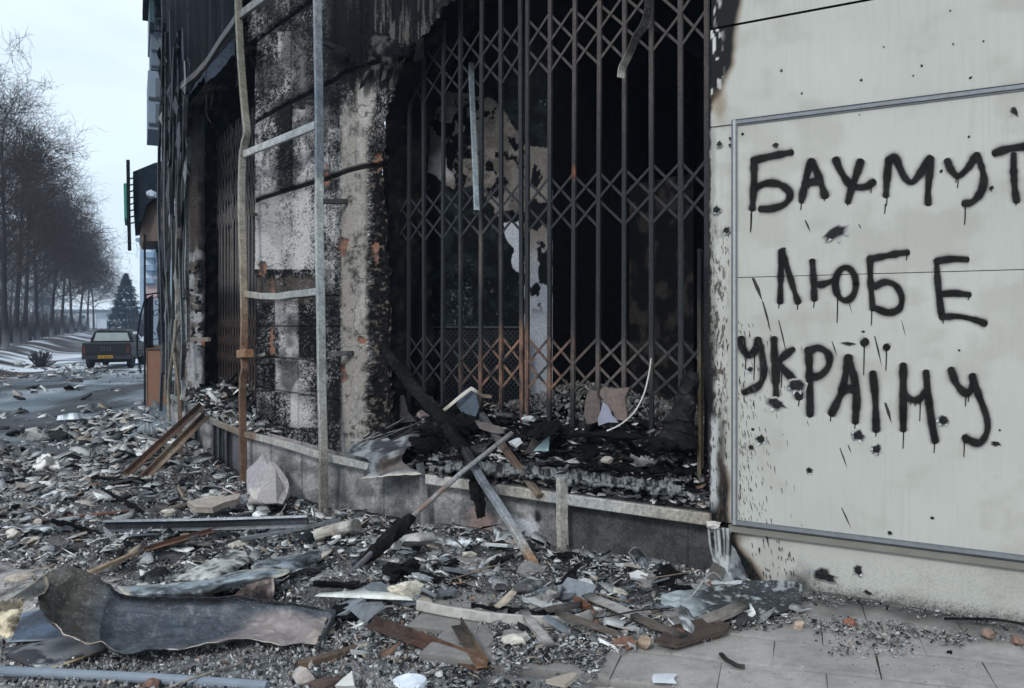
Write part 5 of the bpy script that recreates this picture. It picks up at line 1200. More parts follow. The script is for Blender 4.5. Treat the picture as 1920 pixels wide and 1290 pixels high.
bar('flange', [p+V3((0, -.05, -.042)) for p in lq], .09, .012, M_steel, lp, stops=[(0, (84, 90, 98)), (.6, (120, 126, 132)), (1, (150, 154, 158))], seed=164)
tag(bar('rusty_strip', [G(272, 1030, .09), G(340, 1010, .10), G(410, 991, .11)], .06, .03, M_steel, prof='angle', stops=[(0, (104, 72, 54)), (.5, (130, 84, 58)), (1, (112, 72, 52))], seed=64), 'orange rusty strip lying in front of the long channel profile', 'metal strip')
tag(bar('split_lath', [G(164, 1076, .08), G(210, 1056, .09), G(256, 1036, .09)], .05, .03, M_wood, stops=[(0, (150, 122, 90)), (1, (124, 100, 74))], seed=65, wob=.006), 'tan wooden lath beside the curled cladding', 'lath')
tag(bar('flat_rusty_strip', [G(70, 978, .03), G(160, 966, .03), G(252, 957, .03)], .07, .02, M_steel, stops=[(0, (74, 62, 56)), (.4, (142, 84, 54)), (1, (88, 62, 52))], seed=66), 'flat rusty strip on the gravel at far left', 'metal strip')
tag(bar('leaning_bar', [G(232, 893, .02), W(380, 758, -.06)], .10, .07, M_steel, prof='angle', stops=[(0, (92, 62, 48)), (.5, (104, 74, 58)), (1, (70, 54, 46))], seed=67), 'rusty angle bar leaning on the left ledge, upper of the two', 'steel bar')
tag(bar('leaning_bar', [G(262, 904, .02), W(388, 776, -.04)], .10, .07, M_steel, prof='angle', stops=[(0, (108, 72, 54)), (.45, (142, 124, 98)), (.7, (122, 98, 74)), (1, (82, 60, 48))], seed=68), 'rusty angle bar with a pale middle leaning on the left ledge, lower of the two', 'steel bar')
tag(bar('short_prop', [G(339, 862, -.02), W(336, 736, -.08)], .06, .05, M_steel, stops=[(0, (96, 70, 54)), (1, (110, 82, 62))], seed=69), 'short brown upright rod before the left ledge', 'rod')
tag(bar('grey_profile', [G(450, 1010, .08), G(540, 996, .10), G(640, 974, .12)], .05, .03, M_steel, stops=[(0, (110, 116, 122)), (1, (96, 100, 106))], seed=70), 'straight grey strip lying towards the foot of the tall tube', 'metal strip')
# fallen members across the shop window ledge
def charred(name, pts, w_, h_, label, cat, seed, taper=None, stops=None):
    V, Fc, C = sweep(pts, w_, h_, prof='round', ns=12, step=.03, wob=.012, seed=seed, stops=stops or [(0, (17, 17, 18)), (.3, (12, 12, 13)), (.6, (22, 21, 21)), (1, (11, 11, 12))], taper=taper, noise=.5)
    n = (fbm(V[:, 0]*16+V[:, 2]*14, V[:, 1]*16-V[:, 2]*12, seed, 4)-.5); c0 = V.mean(0)
    r_ = np.random.default_rng(seed)
    # alligator char: push vertices about
    V = V+n[:, None]*r_.normal(size=(len(V), 3))*.05+(n*.06)[:, None]*np.array([.5, -.6, .6])
    return tag(mobj(name, V, Fc, M_char, None, np.clip(C*(1+1.6*(n[:, None] > .13)), 0, 1)), label, cat)
bm0, bm1 = W(722, 645, .30), W(912, 878, -.16)
charred('charred_beam', [W(718, 640, .34), W(745, 688, .26), W(790, 742, .14), W(835, 795, .02), W(872, 842, -.10)], .125, .10, 'thick charred black beam fallen diagonally across the left of the window ledge', 'beam', 71)
tag(bar('pale_tube', [W(868, 838, -.10), W(905, 902, -.22), W(960, 985, -.38), G(1004, 1064, .0)], .06, .05, M_steel, stops=[(0, (30, 31, 33)), (.22, (66, 69, 74)), (.32, (112, 118, 126)), (.5, (140, 147, 154)), (.78, (160, 156, 150)), (.9, (160, 126, 92)), (1, (158, 98, 56))], seed=72, wob=.004), 'pale steel tube running from the charred beam down to the ground, rusty at its foot', 'steel tube')
charred('charred_lining', [W(884, 852, -.06), W(893, 905, -.14), W(903, 968, -.16)], .12, .09, 'black charred strip hanging down in front of the window rail', 'charred strip', 73, taper=[.8, 1.1, .6])
tag(bar('leaning_tube', [G(628, 1104, -.02), G(690, 1040, .35) if False else W(700, 1034, -1.10), W(868, 884, -.34), W(960, 812, .12)], .042, .042, M_steel, prof='round', stops=[(0, (120, 84, 62)), (.14, (110, 108, 112)), (.5, (126, 132, 142)), (.66, (132, 100, 76)), (.72, (142, 144, 148)), (1, (110, 108, 104))], seed=74, step=.04), 'thin steel tube leaning from the rubble up across the rail to the ledge', 'steel tube')
_a, _b = W(700, 1034, -1.10), W(868, 884, -.34)
def along(f): return _a.lerp(_b, f)
charred('charred_foam', [along(-.12), along(.05), along(.22), along(.40)], .125, .10, 'black charred sleeve wrapped round the thin leaning tube', 'charred sleeve', 75, taper=[.7, 1.05, 1., .75], stops=[(0, (24, 21, 19)), (.5, (19, 17, 16)), (1, (15, 15, 15))])
tag(bar('brown_tube', [W(902, 776, .36), W(950, 846, .12), W(1012, 930, -.06)], .055, .045, M_steel, stops=[(0, (76, 82, 88)), (.35, (96, 94, 92)), (.55, (110, 84, 68)), (.8, (128, 114, 96)), (1, (132, 112, 84))], seed=76), 'brownish steel tube leaning from the gate down to the window rail', 'steel tube')
# thin laths fanned on the ledge corner
mb = MB()
for k in range(12):
    a = W(668+rng.uniform(-12, 26), 842+rng.uniform(-14, 12), -.02+rng.uniform(0, .1)); b = W(792+rng.uniform(-40, 26), 794+rng.uniform(-12, 14), .16+rng.uniform(-.08, .1))
    c = random.choice([(110, 114, 116), (74, 76, 80), (40, 42, 44), (140, 142, 142)])
    V, Fc, C = sweep([a, b], rng.uniform(.015, .04), .008, stops=[(0, c), (1, tuple(int(v*.6) for v in c))], seed=k); mb.add(V, Fc, C)
tag(mb.obj('burnt_laths', M_wood), 'bundle of thin burnt laths fanned over the corner of the ledge', 'laths')
# bent sheet at the ledge corner
rows = [[W(660, 832, .02), W(720, 822, .06), W(790, 812, .1)], [W(652, 850, -.04), W(715, 842, -.06), W(775, 832, -.02)], [W(690, 862, -.14), W(725, 858, -.20), W(760, 846, -.12)], [W(686, 885, -.14), W(722, 880, -.18), W(756, 866, -.10)], [W(676, 899, -.22), W(730, 893, -.24), W(792, 889, -.06)]]
def pt_corner(U, Vv, A):
    n = fbm(A[..., 0]*7, A[..., 1]*7+A[..., 2]*9, 531, 4); c = mix(np.ones(U.shape+(3,))*RGB(136, 140, 142), RGB(44, 44, 48), ss(.46, .62, n))
    c = mix(c, RGB(92, 82, 78), ss(.45, .6, Vv)*(1-ss(.85, .92, Vv))*ss(.2, .4, U)*.9); return mix(c, RGB(182, 178, 166), ss(.92, .97, Vv))
sheet('bent_flashing', rows, M_sheet, n=8, crumple=.03, cs=9, paint=pt_corner, label='crumpled grey flashing bent over the rail at the corner of the ledge', cat='metal sheet', seed=7)
# melted fringe along the ledge
fr = []
pxs = np.linspace(786, 1296, 150)
def fringe(dy, d):
    return [W(p, np.interp(p, [786, 900, 1000, 1100, 1200, 1296], [862, 872, 884, 896, 908, 906])+(dy*(.25+1.7*float(fbm(np.array(p/30.), np.array(3.), 541, 3))) if dy > 0 else dy), d+.09*(float(fbm(np.array(p/13.), np.array(.5), 543, 3))-.5)*(dy > -6)) for p in pxs]
rows = [fringe(-14, .16), fringe(-4, .06), fringe(6, -.01), fringe(9, -.04), fringe(19, -.03)]
def pt_fr(U, Vv, A):
    n = fbm(U*90, Vv*2.5, 545, 4); m = fbm(A[..., 0]*30, A[..., 1]*30+A[..., 2]*30, 546, 3); c = mix(np.ones(U.shape+(3,))*RGB(122, 125, 127), RGB(28, 28, 30), ss(.42, .60, n*.6+m*.4)); return mix(c, RGB(166, 170, 170), ss(.92, 1., Vv)*.6)
sheet('melted_film', rows, M_sheet, n=4, crumple=.03, cs=22, paint=pt_fr, thick=.003, label='wavy grey fringe of melted film hanging over the shop window ledge', cat='film', jag=.2, seed=8)
# things on the ledge
def plate(name, pts, th, mat, col, label, cat, seed=0, col2=None, edge=None):
    """a flat shard: outline points in 3-D, given thickness along its normal"""
    P = [V3(p) for p in pts]; n = (P[1]-P[0]).cross(P[2]-P[0]).normalized()
    k = len(P); r_ = np.random.default_rng(seed); V = []; C = []
    O = []
    for i in range(k):
        a, b = P[i], P[(i+1) % k]; O.append(a); O.append(a.lerp(b, .5)+(b-a).length*.05*r_.normal()*(b-a).cross(n).normalized())
    m = len(O); V = O+[o-n*th for o in O]
    Fc = [tuple(range(m)), tuple(range(2*m-1, m-1, -1))]+[((i+1) % m, i, m+i, m+(i+1) % m) for i in range(m)]
    c = np.tile(s2l(col), (2*m, 1))*(1+(r_.random((2*m, 1))-.5)*.25)
    if col2 is not None: c[::2] = c[::2]*.35+s2l(col2)*.65
    c[m:] *= .8
    return tag(mobj(name, V, Fc, mat, None, np.clip(c, 0, 1)), label, cat)
q = [W(x, y, .30) for x, y in ((858, 760), (862, 740), (880, 728), (896, 740), (900, 762), (894, 780), (876, 786))]
plate('round_disc', q, .015, M_sheet, (88, 100, 112), 'rounded blue-grey plate standing on the ledge behind the charred beam', 'plate', 1)
tag(bar('wire_strip', [W(832, 770, .22), W(858, 748, .22), W(884, 728, .24), W(905, 742, .26), W(922, 744, .28)], .012, .03, M_matte, stops=[(0, (190, 182, 168)), (.6, (196, 190, 176)), (.75, (40, 38, 38)), (1, (120, 100, 84))], seed=77), 'pale edging strip lying over the blue-grey plate', 'strip')
plate('leaning_slab', [W(x, y, .32) for x, y in ((1098, 778), (1103, 742), (1110, 730), (1123, 734), (1128, 752), (1124, 790), (1104, 794))], .03, M_stone, (104, 92, 88), 'narrow pinkish slab leaning at the foot of the gate, left one of the pair', 'slab', 2, (84, 76, 74))
plate('leaning_slab', [W(x, y, .34) for x, y in ((1127, 740), (1136, 724), (1160, 728), (1184, 726), (1175, 745), (1180, 790), (1158, 786), (1142, 758))], .03, M_stone, (122, 108, 102), 'broad pinkish slab with a pointed corner leaning at the foot of the gate', 'slab', 3, (96, 86, 82))
plate('white_shard', [W(x, y, .30) for x, y in ((1122, 786), (1132, 754), (1140, 760), (1148, 778), (1160, 792), (1124, 798))], .015, M_matte, (150, 152, 168), 'pale lilac shard between the two leaning slabs', 'shard', 4)
plate('glass_shard', [W(x, y, .08) for x, y in ((1000, 846), (1018, 828), (1030, 812), (1028, 846))], .006, M_matte, (150, 172, 176), 'pale greenish shard standing on the ledge beside a dark board', 'shard', 5)
plate('white_fragment', [W(956, 834, .10), W(974, 826, .12), W(980, 830, .06), W(968, 840, .03)], .03, M_matte, (200, 204, 206), 'small white fragment on the ledge left of the greenish shard', 'fragment', 6)
plate('dark_board', [W(x, y, .12) for x, y in ((984, 850), (1000, 822), (1016, 812), (1020, 822), (1004, 850))], .012, M_wood, (66, 62, 60), 'dark narrow board propped between the white fragment and the greenish shard', 'board', 7)
rock('broken_box', W(1139, 864, .02), .05, M_stone, (150, 142, 134), 8, 'small pale broken block with a dark face on the ledge', 'block', (1.1, .8, .7))
rock('pale_stone', W(1076, 867, .03), .05, M_stone, (166, 162, 156), 9, 'flat pale stone on the ledge in the middle of the window', 'stone', (1.3, .8, .35))
rock('white_cup', W(990, 786, .28), .045, M_matte, (190, 192, 196), 10, 'small white domed fragment under the middle bars of the gate', 'fragment', (1.5, 1, .7))
rock('pink_lump', W(792, 776, .34), .05, M_stone, (150, 134, 132), 11, 'pinkish plaster lump on the ledge left of the charred beam', 'plaster lump', (1.6, 1, .9))
plate('grey_board', [W(x, y, .20) for x, y in ((892, 788), (940, 800), (946, 812), (930, 812), (892, 798))], .02, M_wood, (110, 102, 98), 'small grey-brown board lying under the top of the brownish tube', 'board', 12)
plate('square_plate', [W(x, y, .42) for x, y in ((722, 744), (758, 742), (782, 790), (722, 786))], .012, M_sheet, (66, 64, 66), 'dark square panel standing in the left corner of the window', 'panel', 13)
charred('charred_stump', [W(1268, 838, .20), W(1274, 790, .26), W(1288, 740, .30), W(1298, 700, .32)], .26, .16, 'charred stump leaning against the right jamb of the window', 'charred stump', 78, taper=[1.25, 1.1, .95, .6], stops=[(0, (26, 25, 25)), (.5, (38, 36, 35)), (1, (22, 22, 23))])
for i, (x, y, rr_, sq) in enumerate(((806, 838, .15, (1.3, 1, .7)), (860, 800, .15, (1.4, 1, .8)), (1020, 806, .12, (2.0, 1, .6)), (1240, 834, .13, (2.2, 1, .6)), (1150, 818, .12, (2.4, 1, .5)))):
    rock('charred_heap', W(x, y, .16), rr_, M_char, (15, 15, 16), 20+i, 'crumbly black heap of %s on the shop window ledge' % ('char at the left corner', 'char below the charred beam', 'char under the middle gate bars', 'char before the charred stump', 'char below the leaning slabs')[i], 'char heap', sq, rough=1.1, sub=4, fine=.14)
# pieces on the ground
S_ = lambda px, py, h: G(px, py, h)
plate('leaning_stone', [G(472, 930, .06), G(466, 894, .20) if False else W(470, 884, -.18), W(500, 852, -.12), W(512, 876, -.12), W(500, 920, -.22)], .05, M_stone, (168, 164, 166), 'tilted grey stone facing leaning at the plinth, left one of two', 'stone slab', 14)
plate('leaning_stone', [W(492, 940, -.45), W(506, 898, -.20), W(514, 866, -.10), W(540, 900, -.12), W(544, 918, -.16), W(530, 945, -.42)], .06, M_stone, (164, 158, 156), 'pointed grey stone facing leaning at the plinth, right one of two', 'stone slab', 15)
rock('stone_chunk', G(498, 930, .10), .22, M_stone, (176, 172, 166), 16, 'pale rough stone lying before the two leaning facings', 'stone', (1.2, .8, .6))
rock('stone_chunk', G(452, 944, .06), .13, M_stone, (150, 152, 156), 17, 'grey stone beside the foot of the wavy pole', 'stone', (1.1, .8, .7))
plate('sandstone_slab', [G(352, 950, .10), G(392, 940, .13), G(452, 936, .12), G(446, 946, .10), G(400, 962, .08)], .08, M_stone, (176, 164, 154), 'flat pinkish stone slab lying on the rubble before the wavy pole', 'stone slab', 18)
rows = [[G(300, 1090, .04), G(350, 1072, .10), G(400, 1046, .17), G(430, 1030, .16), G(462, 1034, .14)], [G(340, 1090, .10), G(390, 1082, .14), G(425, 1062, .16), G(452, 1046, .15), G(470, 1044, .12)], [G(360, 1100, .06), G(410, 1094, .08), G(440, 1076, .10), G(462, 1058, .11), G(474, 1050, .08)]]
sheet('pale_sheet', rows, M_sheet, n=8, crumple=.03, cs=7, paint=pnt((176, 176, 172), (84, 82, 82), amt=.4, seed=21), label='pale scorched sheet with a lace of ash behind the curled cladding', cat='metal sheet', jag=.08, seed=21)
rows = [[G(220, 1100, .06), G(300, 1096, .08), G(400, 1082, .12), G(470, 1068, .16), G(545, 1066, .14)], [G(230, 1112, .05), G(310, 1110, .08), G(390, 1104, .13), G(440, 1086, .20), G(530, 1080, .16)], [G(240, 1122, .02), G(320, 1120, .04), G(380, 1118, .06), G(400, 1112, .08), G(420, 1104, .10)]]
sheet('grey_sheet', rows, M_sheet, n=8, crumple=.025, cs=7, paint=pnt((136, 146, 152), (80, 84, 90), amt=.4, seed=22, edge=(176, 172, 160)), label='blue-grey bent sheet directly behind the top edge of the curled cladding', cat='metal sheet', seed=22)
rows = [[G(500, 1052, .10), G(560, 1040, .14), G(606, 1028, .16)], [G(470, 1064, .12), G(540, 1058, .15), G(600, 1046, .12)], [G(500, 1078, .08), G(560, 1070, .10), G(592, 1056, .10)]]
sheet('wavy_sheet', rows, M_sheet, n=10, crumple=.05, cs=6, paint=pnt((132, 142, 150), (64, 68, 74), seed=23, edge=(172, 176, 178)), label='wavy grey sheet lying left of the black charred sleeve', cat='metal sheet', seed=23)
rows = [[G(432, 1122, .02), G(470, 1090, .16), G(512, 1080, .18)], [G(450, 1126, .02), G(486, 1110, .10), G(514, 1106, .12)], [G(462, 1130, .0), G(500, 1126, .03), G(512, 1124, .04)]]
sheet('brown_sheet', rows, M_sheet, n=8, crumple=.02, paint=pnt((118, 104, 100), (78, 68, 68), seed=24, edge=(160, 150, 142)), label='brownish curved plate rising behind the middle of the curled cladding', cat='plate', seed=24)
tag(bar('white_tube', [G(592, 1004, .07), G(630, 992, .10), G(668, 984, .12)], .12, .11, M_stone, prof='round', ns=12, stops=[(0, (176, 170, 156)), (.5, (150, 140, 126)), (.8, (196, 192, 184)), (1, (110, 106, 100))], wob=.008, seed=79), 'scorched white roll lying at the foot of the plinth right of the tall tube', 'roll')
rock('black_can', G(574, 1010, .05), .075, M_char, (40, 44, 50), 25, 'round black burnt can lying left of the white roll', 'can', (1, 1, .9), rough=.2)
plate('dark_flap', [W(x, y, -.16) for x, y in ((672, 1012), (690, 992), (712, 976), (714, 1000), (694, 1016))], .006, M_sheet, (70, 74, 80), 'dark grey flap of sheet standing at the plinth beside the white roll', 'metal sheet', 26)
rows = [[G(740, 1010, .06), G(775, 1000, .12), G(815, 1000, .10), G(870, 1020, .05)], [G(735, 1026, .02), G(778, 1020, .06), G(820, 1018, .05), G(872, 1030, .03)]]
sheet('curved_strip', rows, M_sheet, n=8, crumple=.03, paint=pnt((172, 170, 164), (90, 88, 84), seed=27), label='arched pale strip at the foot of the plinth behind the charred sleeve', cat='strip', seed=27)
rows = [[G(600, 1112, .10), G(690, 1108, .12), G(770, 1116, .10)], [G(590, 1118, .10), G(680, 1122, .11), G(775, 1126, .10)]]
sheet('folded_strip', rows, M_sheet, n=8, crumple=.02, paint=pnt((170, 172, 170), (80, 80, 82), seed=28, edge=(206, 206, 200)), label='long pale folded strip left of the white ash lump', cat='strip', seed=28)
rock('ash_lump', G(764, 1112, .06), .12, M_stone, (206, 198, 182), 29, 'crumpled whitish lump of ash and paper in the middle of the rubble', 'lump', (1.2, .9, .8), rough=1.2, sub=4)
tag(bar('pale_strip', smooth_path([G(782, 1134, .10), G(840, 1146, .09), G(920, 1158, .07), G(1000, 1164, .05), G(1070, 1164, .04), G(1110, 1152, .07)], 5), .02, .06, M_matte, stops=[(0, (170, 166, 156)), (.5, (176, 172, 164)), (.9, (168, 162, 154)), (1, (90, 90, 92))], seed=80), 'long pale edging strip curving through the middle of the rubble', 'strip')
plate('hanging_flap', [G(652, 1140, .10), G(716, 1128, .13), G(722, 1140, .09), G(684, 1170, .02)], .005, M_sheet, (120, 126, 132), 'grey triangular flap under the long folded strip', 'metal sheet', 30)
tag(bar('rusty_angle', [G(692, 1164, .10), G(780, 1196, .08), G(850, 1224, .06), G(905, 1248, .05)], .08, .05, M_steel, prof='angle', stops=[(0, (84, 62, 50)), (.3, (76, 60, 52)), (.6, (104, 70, 52)), (1, (110, 78, 56))], seed=81), 'long rusty angle iron lying in the centre foreground', 'angle iron')
tag(bar('rusty_angle', [G(856, 1166, .13), G(880, 1206, .10), G(904, 1244, .07)], .06, .05, M_steel, prof='angle', stops=[(0, (60, 54, 50)), (.5, (90, 76, 62)), (1, (140, 100, 62))], seed=82), 'short dark angle iron meeting the long rusty one at its tip', 'angle iron')
tag(bar('wood_stick', [G(560, 1246, .03), G(600, 1236, .04), G(640, 1224, .03), G(668, 1214, .03)], .05, .035, M_wood, stops=[(0, (100, 76, 56)), (1, (88, 70, 56))], wob=.008, seed=83), 'brown splintered stick on the gravel in the bottom centre', 'stick')
rock('pale_rock', G(572, 1270, .03), .075, M_stone, (158, 150, 144), 31, 'pale angular stone at the bottom edge left of centre', 'stone', (1.0, .9, .8))
rock('white_block', G(772, 1284, .02), .10, M_matte, (206, 214, 222), 32, 'white foam block at the bottom edge, rounded and smooth', 'foam block', (1.2, .8, .5), rough=.1)
plate('white_wedge', [G(632, 1296, .02), G(664, 1268, .07), G(668, 1296, .02)], .05, M_matte, (216, 216, 210), 'bright white wedge at the bottom edge beside a brown lump', 'wedge', 33)
rock('brown_lump', G(615, 1284, .02), .085, M_wood, (76, 62, 56), 34, 'dark brown lump at the bottom edge left of the white wedge', 'lump', (1.5, .9, .6))
rock('brick_piece', G(282, 1282, .03), .055, M_stone, (126, 96, 86), 35, 'red and white broken brick on the blue pipe', 'brick', (1.1, .9, .8))
rock('brick_piece', G(1591, 1168, .02), .045, M_stone, (136, 92, 74), 36, 'bright orange brick lump on the paving below the cream wall', 'brick', (1.1, .9, .8))
rock('brick_piece', G(1855, 1192, .02), .045, M_stone, (136, 114, 100), 37, 'tan brick lump near the right edge of the paving', 'brick', (1, .9, 1.0))
rock('brick_piece', G(1904, 1202, .02), .04, M_stone, (124, 98, 86), 38, 'brown brick lump at the far right end of the paving', 'brick', (1, .9, .9))
rock('beige_stone', G(1497, 1172, .02), .04, M_stone, (180, 160, 142), 39, 'small beige stone on the paving by the tip of the melted sheet', 'stone', (1.1, .9, .8))
rock('beige_stone', G(1212, 1204, .03), .055, M_stone, (150, 132, 112), 40, 'beige stone at the left end of the brown board', 'stone', (1.2, .9, .8))
rock('black_pebble', G(1781, 1224, .012), .02, M_char, (26, 26, 28), 41, 'black pebble lying alone on the clean paving at right', 'pebble', (1.1, .8, .9))
rock('grey_stone', G(36, 1083, .03), .07, M_stone, (170, 160, 146), 42, 'long pale stone beside the flap of the curled cladding', 'stone', (1.6, .7, .6), spin=.3)
rock('beige_stone', G(72, 982, .02), .055, M_stone, (178, 170, 158), 43, 'beige cube-like stone on the gravel at far left', 'stone', (1, .9, .9))
rock('pebble', G(82, 1050, .02), .045, M_stone, (172, 166, 156), 44, 'pale pebble just behind the curled cladding', 'pebble', (1, .9, .8))
# brown board and melted sheet by the corner of the cream wall
plate('brown_board', [G(1226, 1206, .03), G(1262, 1178, .04), G(1322, 1162, .045), G(1368, 1176, .04), G(1362, 1188, .03), G(1270, 1216, .025)], .02, M_wood, (74, 62, 54), 'dark brown broken board lying in front of the melted sheet', 'board', 45)
rows = [[G(1240, 1118, .06), G(1300, 1104, .10), G(1380, 1094, .10), G(1440, 1088, .14), G(1500, 1092, .16)], [G(1240, 1134, .05), G(1310, 1124, .07), G(1390, 1116, .07), G(1450, 1108, .09), G(1506, 1106, .12)], [G(1250, 1150, .03), G(1330, 1146, .05), G(1400, 1138, .05), G(1460, 1128, .06), G(1500, 1126, .06)], [G(1270, 1162, .01), G(1340, 1166, .03), G(1410, 1164, .03), G(1460, 1152, .03), G(1490, 1140, .02)]]
def pt_melt(U, Vv, A):
    n = fbm(A[..., 0]*7, A[..., 1]*7+A[..., 2]*7, 551, 4); n2 = fbm(A[..., 0]*26, A[..., 1]*26, 552, 3)
    c = mix(np.ones(U.shape+(3,))*RGB(40, 42, 45), RGB(60, 63, 66), n); c = mix(c, RGB(160, 166, 168), ss(.62, .70, n2)*.7); return mix(c, RGB(150, 158, 162), ss(.30, .12, U+.2*(n-.5)))
sheet('melted_sheet', rows, M_sheet, n=18, crumple=.035, cs=8, paint=pt_melt, thick=.01, label='dark melted sheet spread on the ground at the foot of the cream wall', cat='metal sheet', seed=46)
# the peeled, burnt foot of the wall facing
rows = [[W(1327, 990, -.01), W(1348, 989, -.02), W(1371, 991, -.01)], [W(1329, 1018, -.02), W(1350, 1019, -.03), W(1371, 1021, -.02)], [W(1336, 1048, -.05), W(1352, 1050, -.06), W(1369, 1052, -.05)], [W(1342, 1074, -.10), W(1356, 1077, -.11), W(1372, 1079, -.10)], [W(1336, 1094, -.18), W(1358, 1097, -.19), W(1382, 1096, -.18)]]
def pt_peel(U, Vv, A):
    st = fbm(U*14, Vv*1.5, 561, 3); c = mix(np.ones(U.shape+(3,))*RGB(160, 163, 163), RGB(30, 28, 27), ss(.46, .54, st)*(1-ss(.28, .5, Vv))+.5*ss(.5, .6, fbm(U*6, Vv*9, 563, 4))); return mix(c, RGB(120, 124, 126), ss(.6, .95, Vv)*.7)
sheet('peeling_skin', rows, M_matte, n=8, crumple=.012, cs=10, paint=pt_peel, label='white skin of paint peeling down at the charred corner of the cream wall', cat='paint skin', seed=47)
rows = [[W(1362, 1010, .0), W(1378, 1030, .01), W(1392, 1060, .01), W(1404, 1086, .0)], [W(1364, 1040, -.02), W(1374, 1052, -.03), W(1386, 1070, -.03), W(1402, 1090, -.02)], [W(1366, 1086, -.12), W(1376, 1086, -.10), W(1388, 1088, -.07), W(1404, 1094, -.04)]]
sheet('charred_skin', rows, M_sheet, n=8, crumple=.03, cs=10, paint=pnt((54, 58, 64), (150, 156, 160), amt=.2, seed=48), label='dark blistered flap beside the peeling white skin', cat='metal sheet', seed=48)
rock('plaster_scrap', W(1334, 984, -.02), .045, M_stone, (196, 190, 184), 49, 'small whitish lump sitting on the end of the window rail', 'plaster lump', (1.6, 1, .6), rough=.8)
tag(bar('curled_strip', smooth_path([W(1348, 1060, -.14), W(1338, 1082, -.24), W(1318, 1106, -.34), W(1290, 1124, -.40), W(1270, 1130, -.44)], 6), .09, .012, M_sheet, stops=[(0, (90, 84, 80)), (.6, (74, 68, 66)), (1, (170, 160, 152))], seed=84, up=(.3, -.6, .8)), 'brown curling strip sweeping down from the peeling skin', 'strip')
tag(bar('white_ribbon', smooth_path([W(1340, 1092, -.34), W(1370, 1092, -.40), W(1400, 1096, -.36), W(1420, 1102, -.32)], 5), .05, .015, M_matte, stops=[(0, (186, 192, 194)), (1, (196, 200, 200))], seed=85, wob=.01), 'whitish ribbon lying over the back of the melted sheet', 'ribbon')
rows = [[W(1178, 1034, -.20), W(1190, 1026, -.22), W(1204, 1036, -.22)], [W(1184, 1050, -.26), W(1200, 1046, -.32), W(1218, 1052, -.24)], [W(1196, 1066, -.30), W(1208, 1066, -.34), W(1220, 1070, -.26)]]
sheet('metal_petal', rows, M_sheet, n=8, crumple=.01, paint=pnt((120, 128, 134), (52, 54, 58), seed=50, edge=(170, 174, 176)), label='leaf shaped grey flap standing before the dark plinth', cat='metal sheet')
plate('white_chip', [G(1180, 1078, .06), G(1196, 1072, .07), G(1216, 1080, .06), G(1212, 1088, .05), G(1182, 1086, .04)], .02, M_matte, (206, 206, 206), 'bright white oblong chip in the rubble before the dark plinth', 'chip', 51)
rows = [[G(962, 1102, .12), G(985, 1086, .18), G(1022, 1086, .17)], [G(960, 1112, .10), G(992, 1102, .15), G(1024, 1092, .14)], [G(975, 1116, .08), G(1000, 1110, .12), G(1016, 1100, .11)]]
sheet('bent_plate', rows, M_sheet, n=8, crumple=.01, paint=pnt((142, 144, 146), (90, 90, 92), seed=52, edge=(180, 176, 168)), label='bent grey plate on top of the rubble below the foot of the pale tube', cat='plate')
plate('beige_batten', [G(926, 1136, .10), G(958, 1106, .14), G(966, 1108, .13), G(934, 1138, .09)], .03, M_wood, (170, 158, 142), 'short beige batten left of the bent grey plate', 'batten', 53)
plate('rusty_flake', [G(1074, 1122, .09), G(1088, 1124, .09), G(1108, 1138, .07), G(1092, 1144, .06)], .02, M_steel, (120, 80, 62), 'orange rusty flake in the middle of the right-hand rubble', 'flake', 54)
plate('paper_scrap', [G(1226, 1264, .022), G(1270, 1264, .022), G(1269, 1282, .022), G(1224, 1280, .022)], .002, M_matte, (222, 226, 232), 'small white rectangle of paper on the paving', 'paper', 55)
tag(bar('burnt_twig', [G(1352, 1226, .02), G(1364, 1238, .024), G(1380, 1247, .022), G(1396, 1250, .02)], .03, .02, M_char, prof='round', ns=7, stops=[(0, (44, 42, 40)), (1, (66, 62, 58))], wob=.003, seed=86, step=.02), 'black burnt twig lying on the paving', 'twig')
plate('loose_tile', [G(1024, 1282, .03), G(1040, 1276, .035), G(1076, 1268, .045), G(1082, 1272, .04), G(1060, 1290, .03)], .02, M_pave, (170, 160, 146), 'broken paving piece at the edge of the slabs', 'paving piece', 56)
plate('dark_tatter', [G(1378, 1170, .05), G(1388, 1150, .07), G(1400, 1148, .07), G(1402, 1164, .05), G(1386, 1176, .03)], .004, M_sheet, (60, 60, 64), 'square dark tatter hanging off the front of the melted sheet', 'tatter', 57)
tag(bar('black_cable', smooth_path([G(1770, 1160, .03), G(1820, 1160, .05), G(1870, 1162, .05), G(1930, 1172, .03)], 5), .016, .016, M_soot, prof='round', ns=6, stops=[(0, (24, 26, 28)), (1, (30, 32, 34))], seed=87), 'black cable at the foot of the cream wall on the right', 'cable')
# dark char heaps on the ground
for i, (x, y, rr_, sq) in enumerate(((740, 1076, .17, (1.7, 1, .45)), (836, 1060, .10, (2, 1, .4)), (1080, 1046, .12, (2, 1, .4)), (645, 1150, .10, (1.6, 1, .5)), (1250, 1075, .12, (1.6, 1, .5)))):
    rock('charred_heap', G(x, y, .02), rr_, M_char, (15, 15, 16), 60+i, 'black charred heap on the ground %s' % ('right of the charred sleeve', 'behind the long folded strip, under the rail', 'before the short post of the rail', 'at the right end of the curled cladding', 'left of the peeling wall corner')[i], 'char heap', sq, rough=1.2, sub=4, fine=.16)
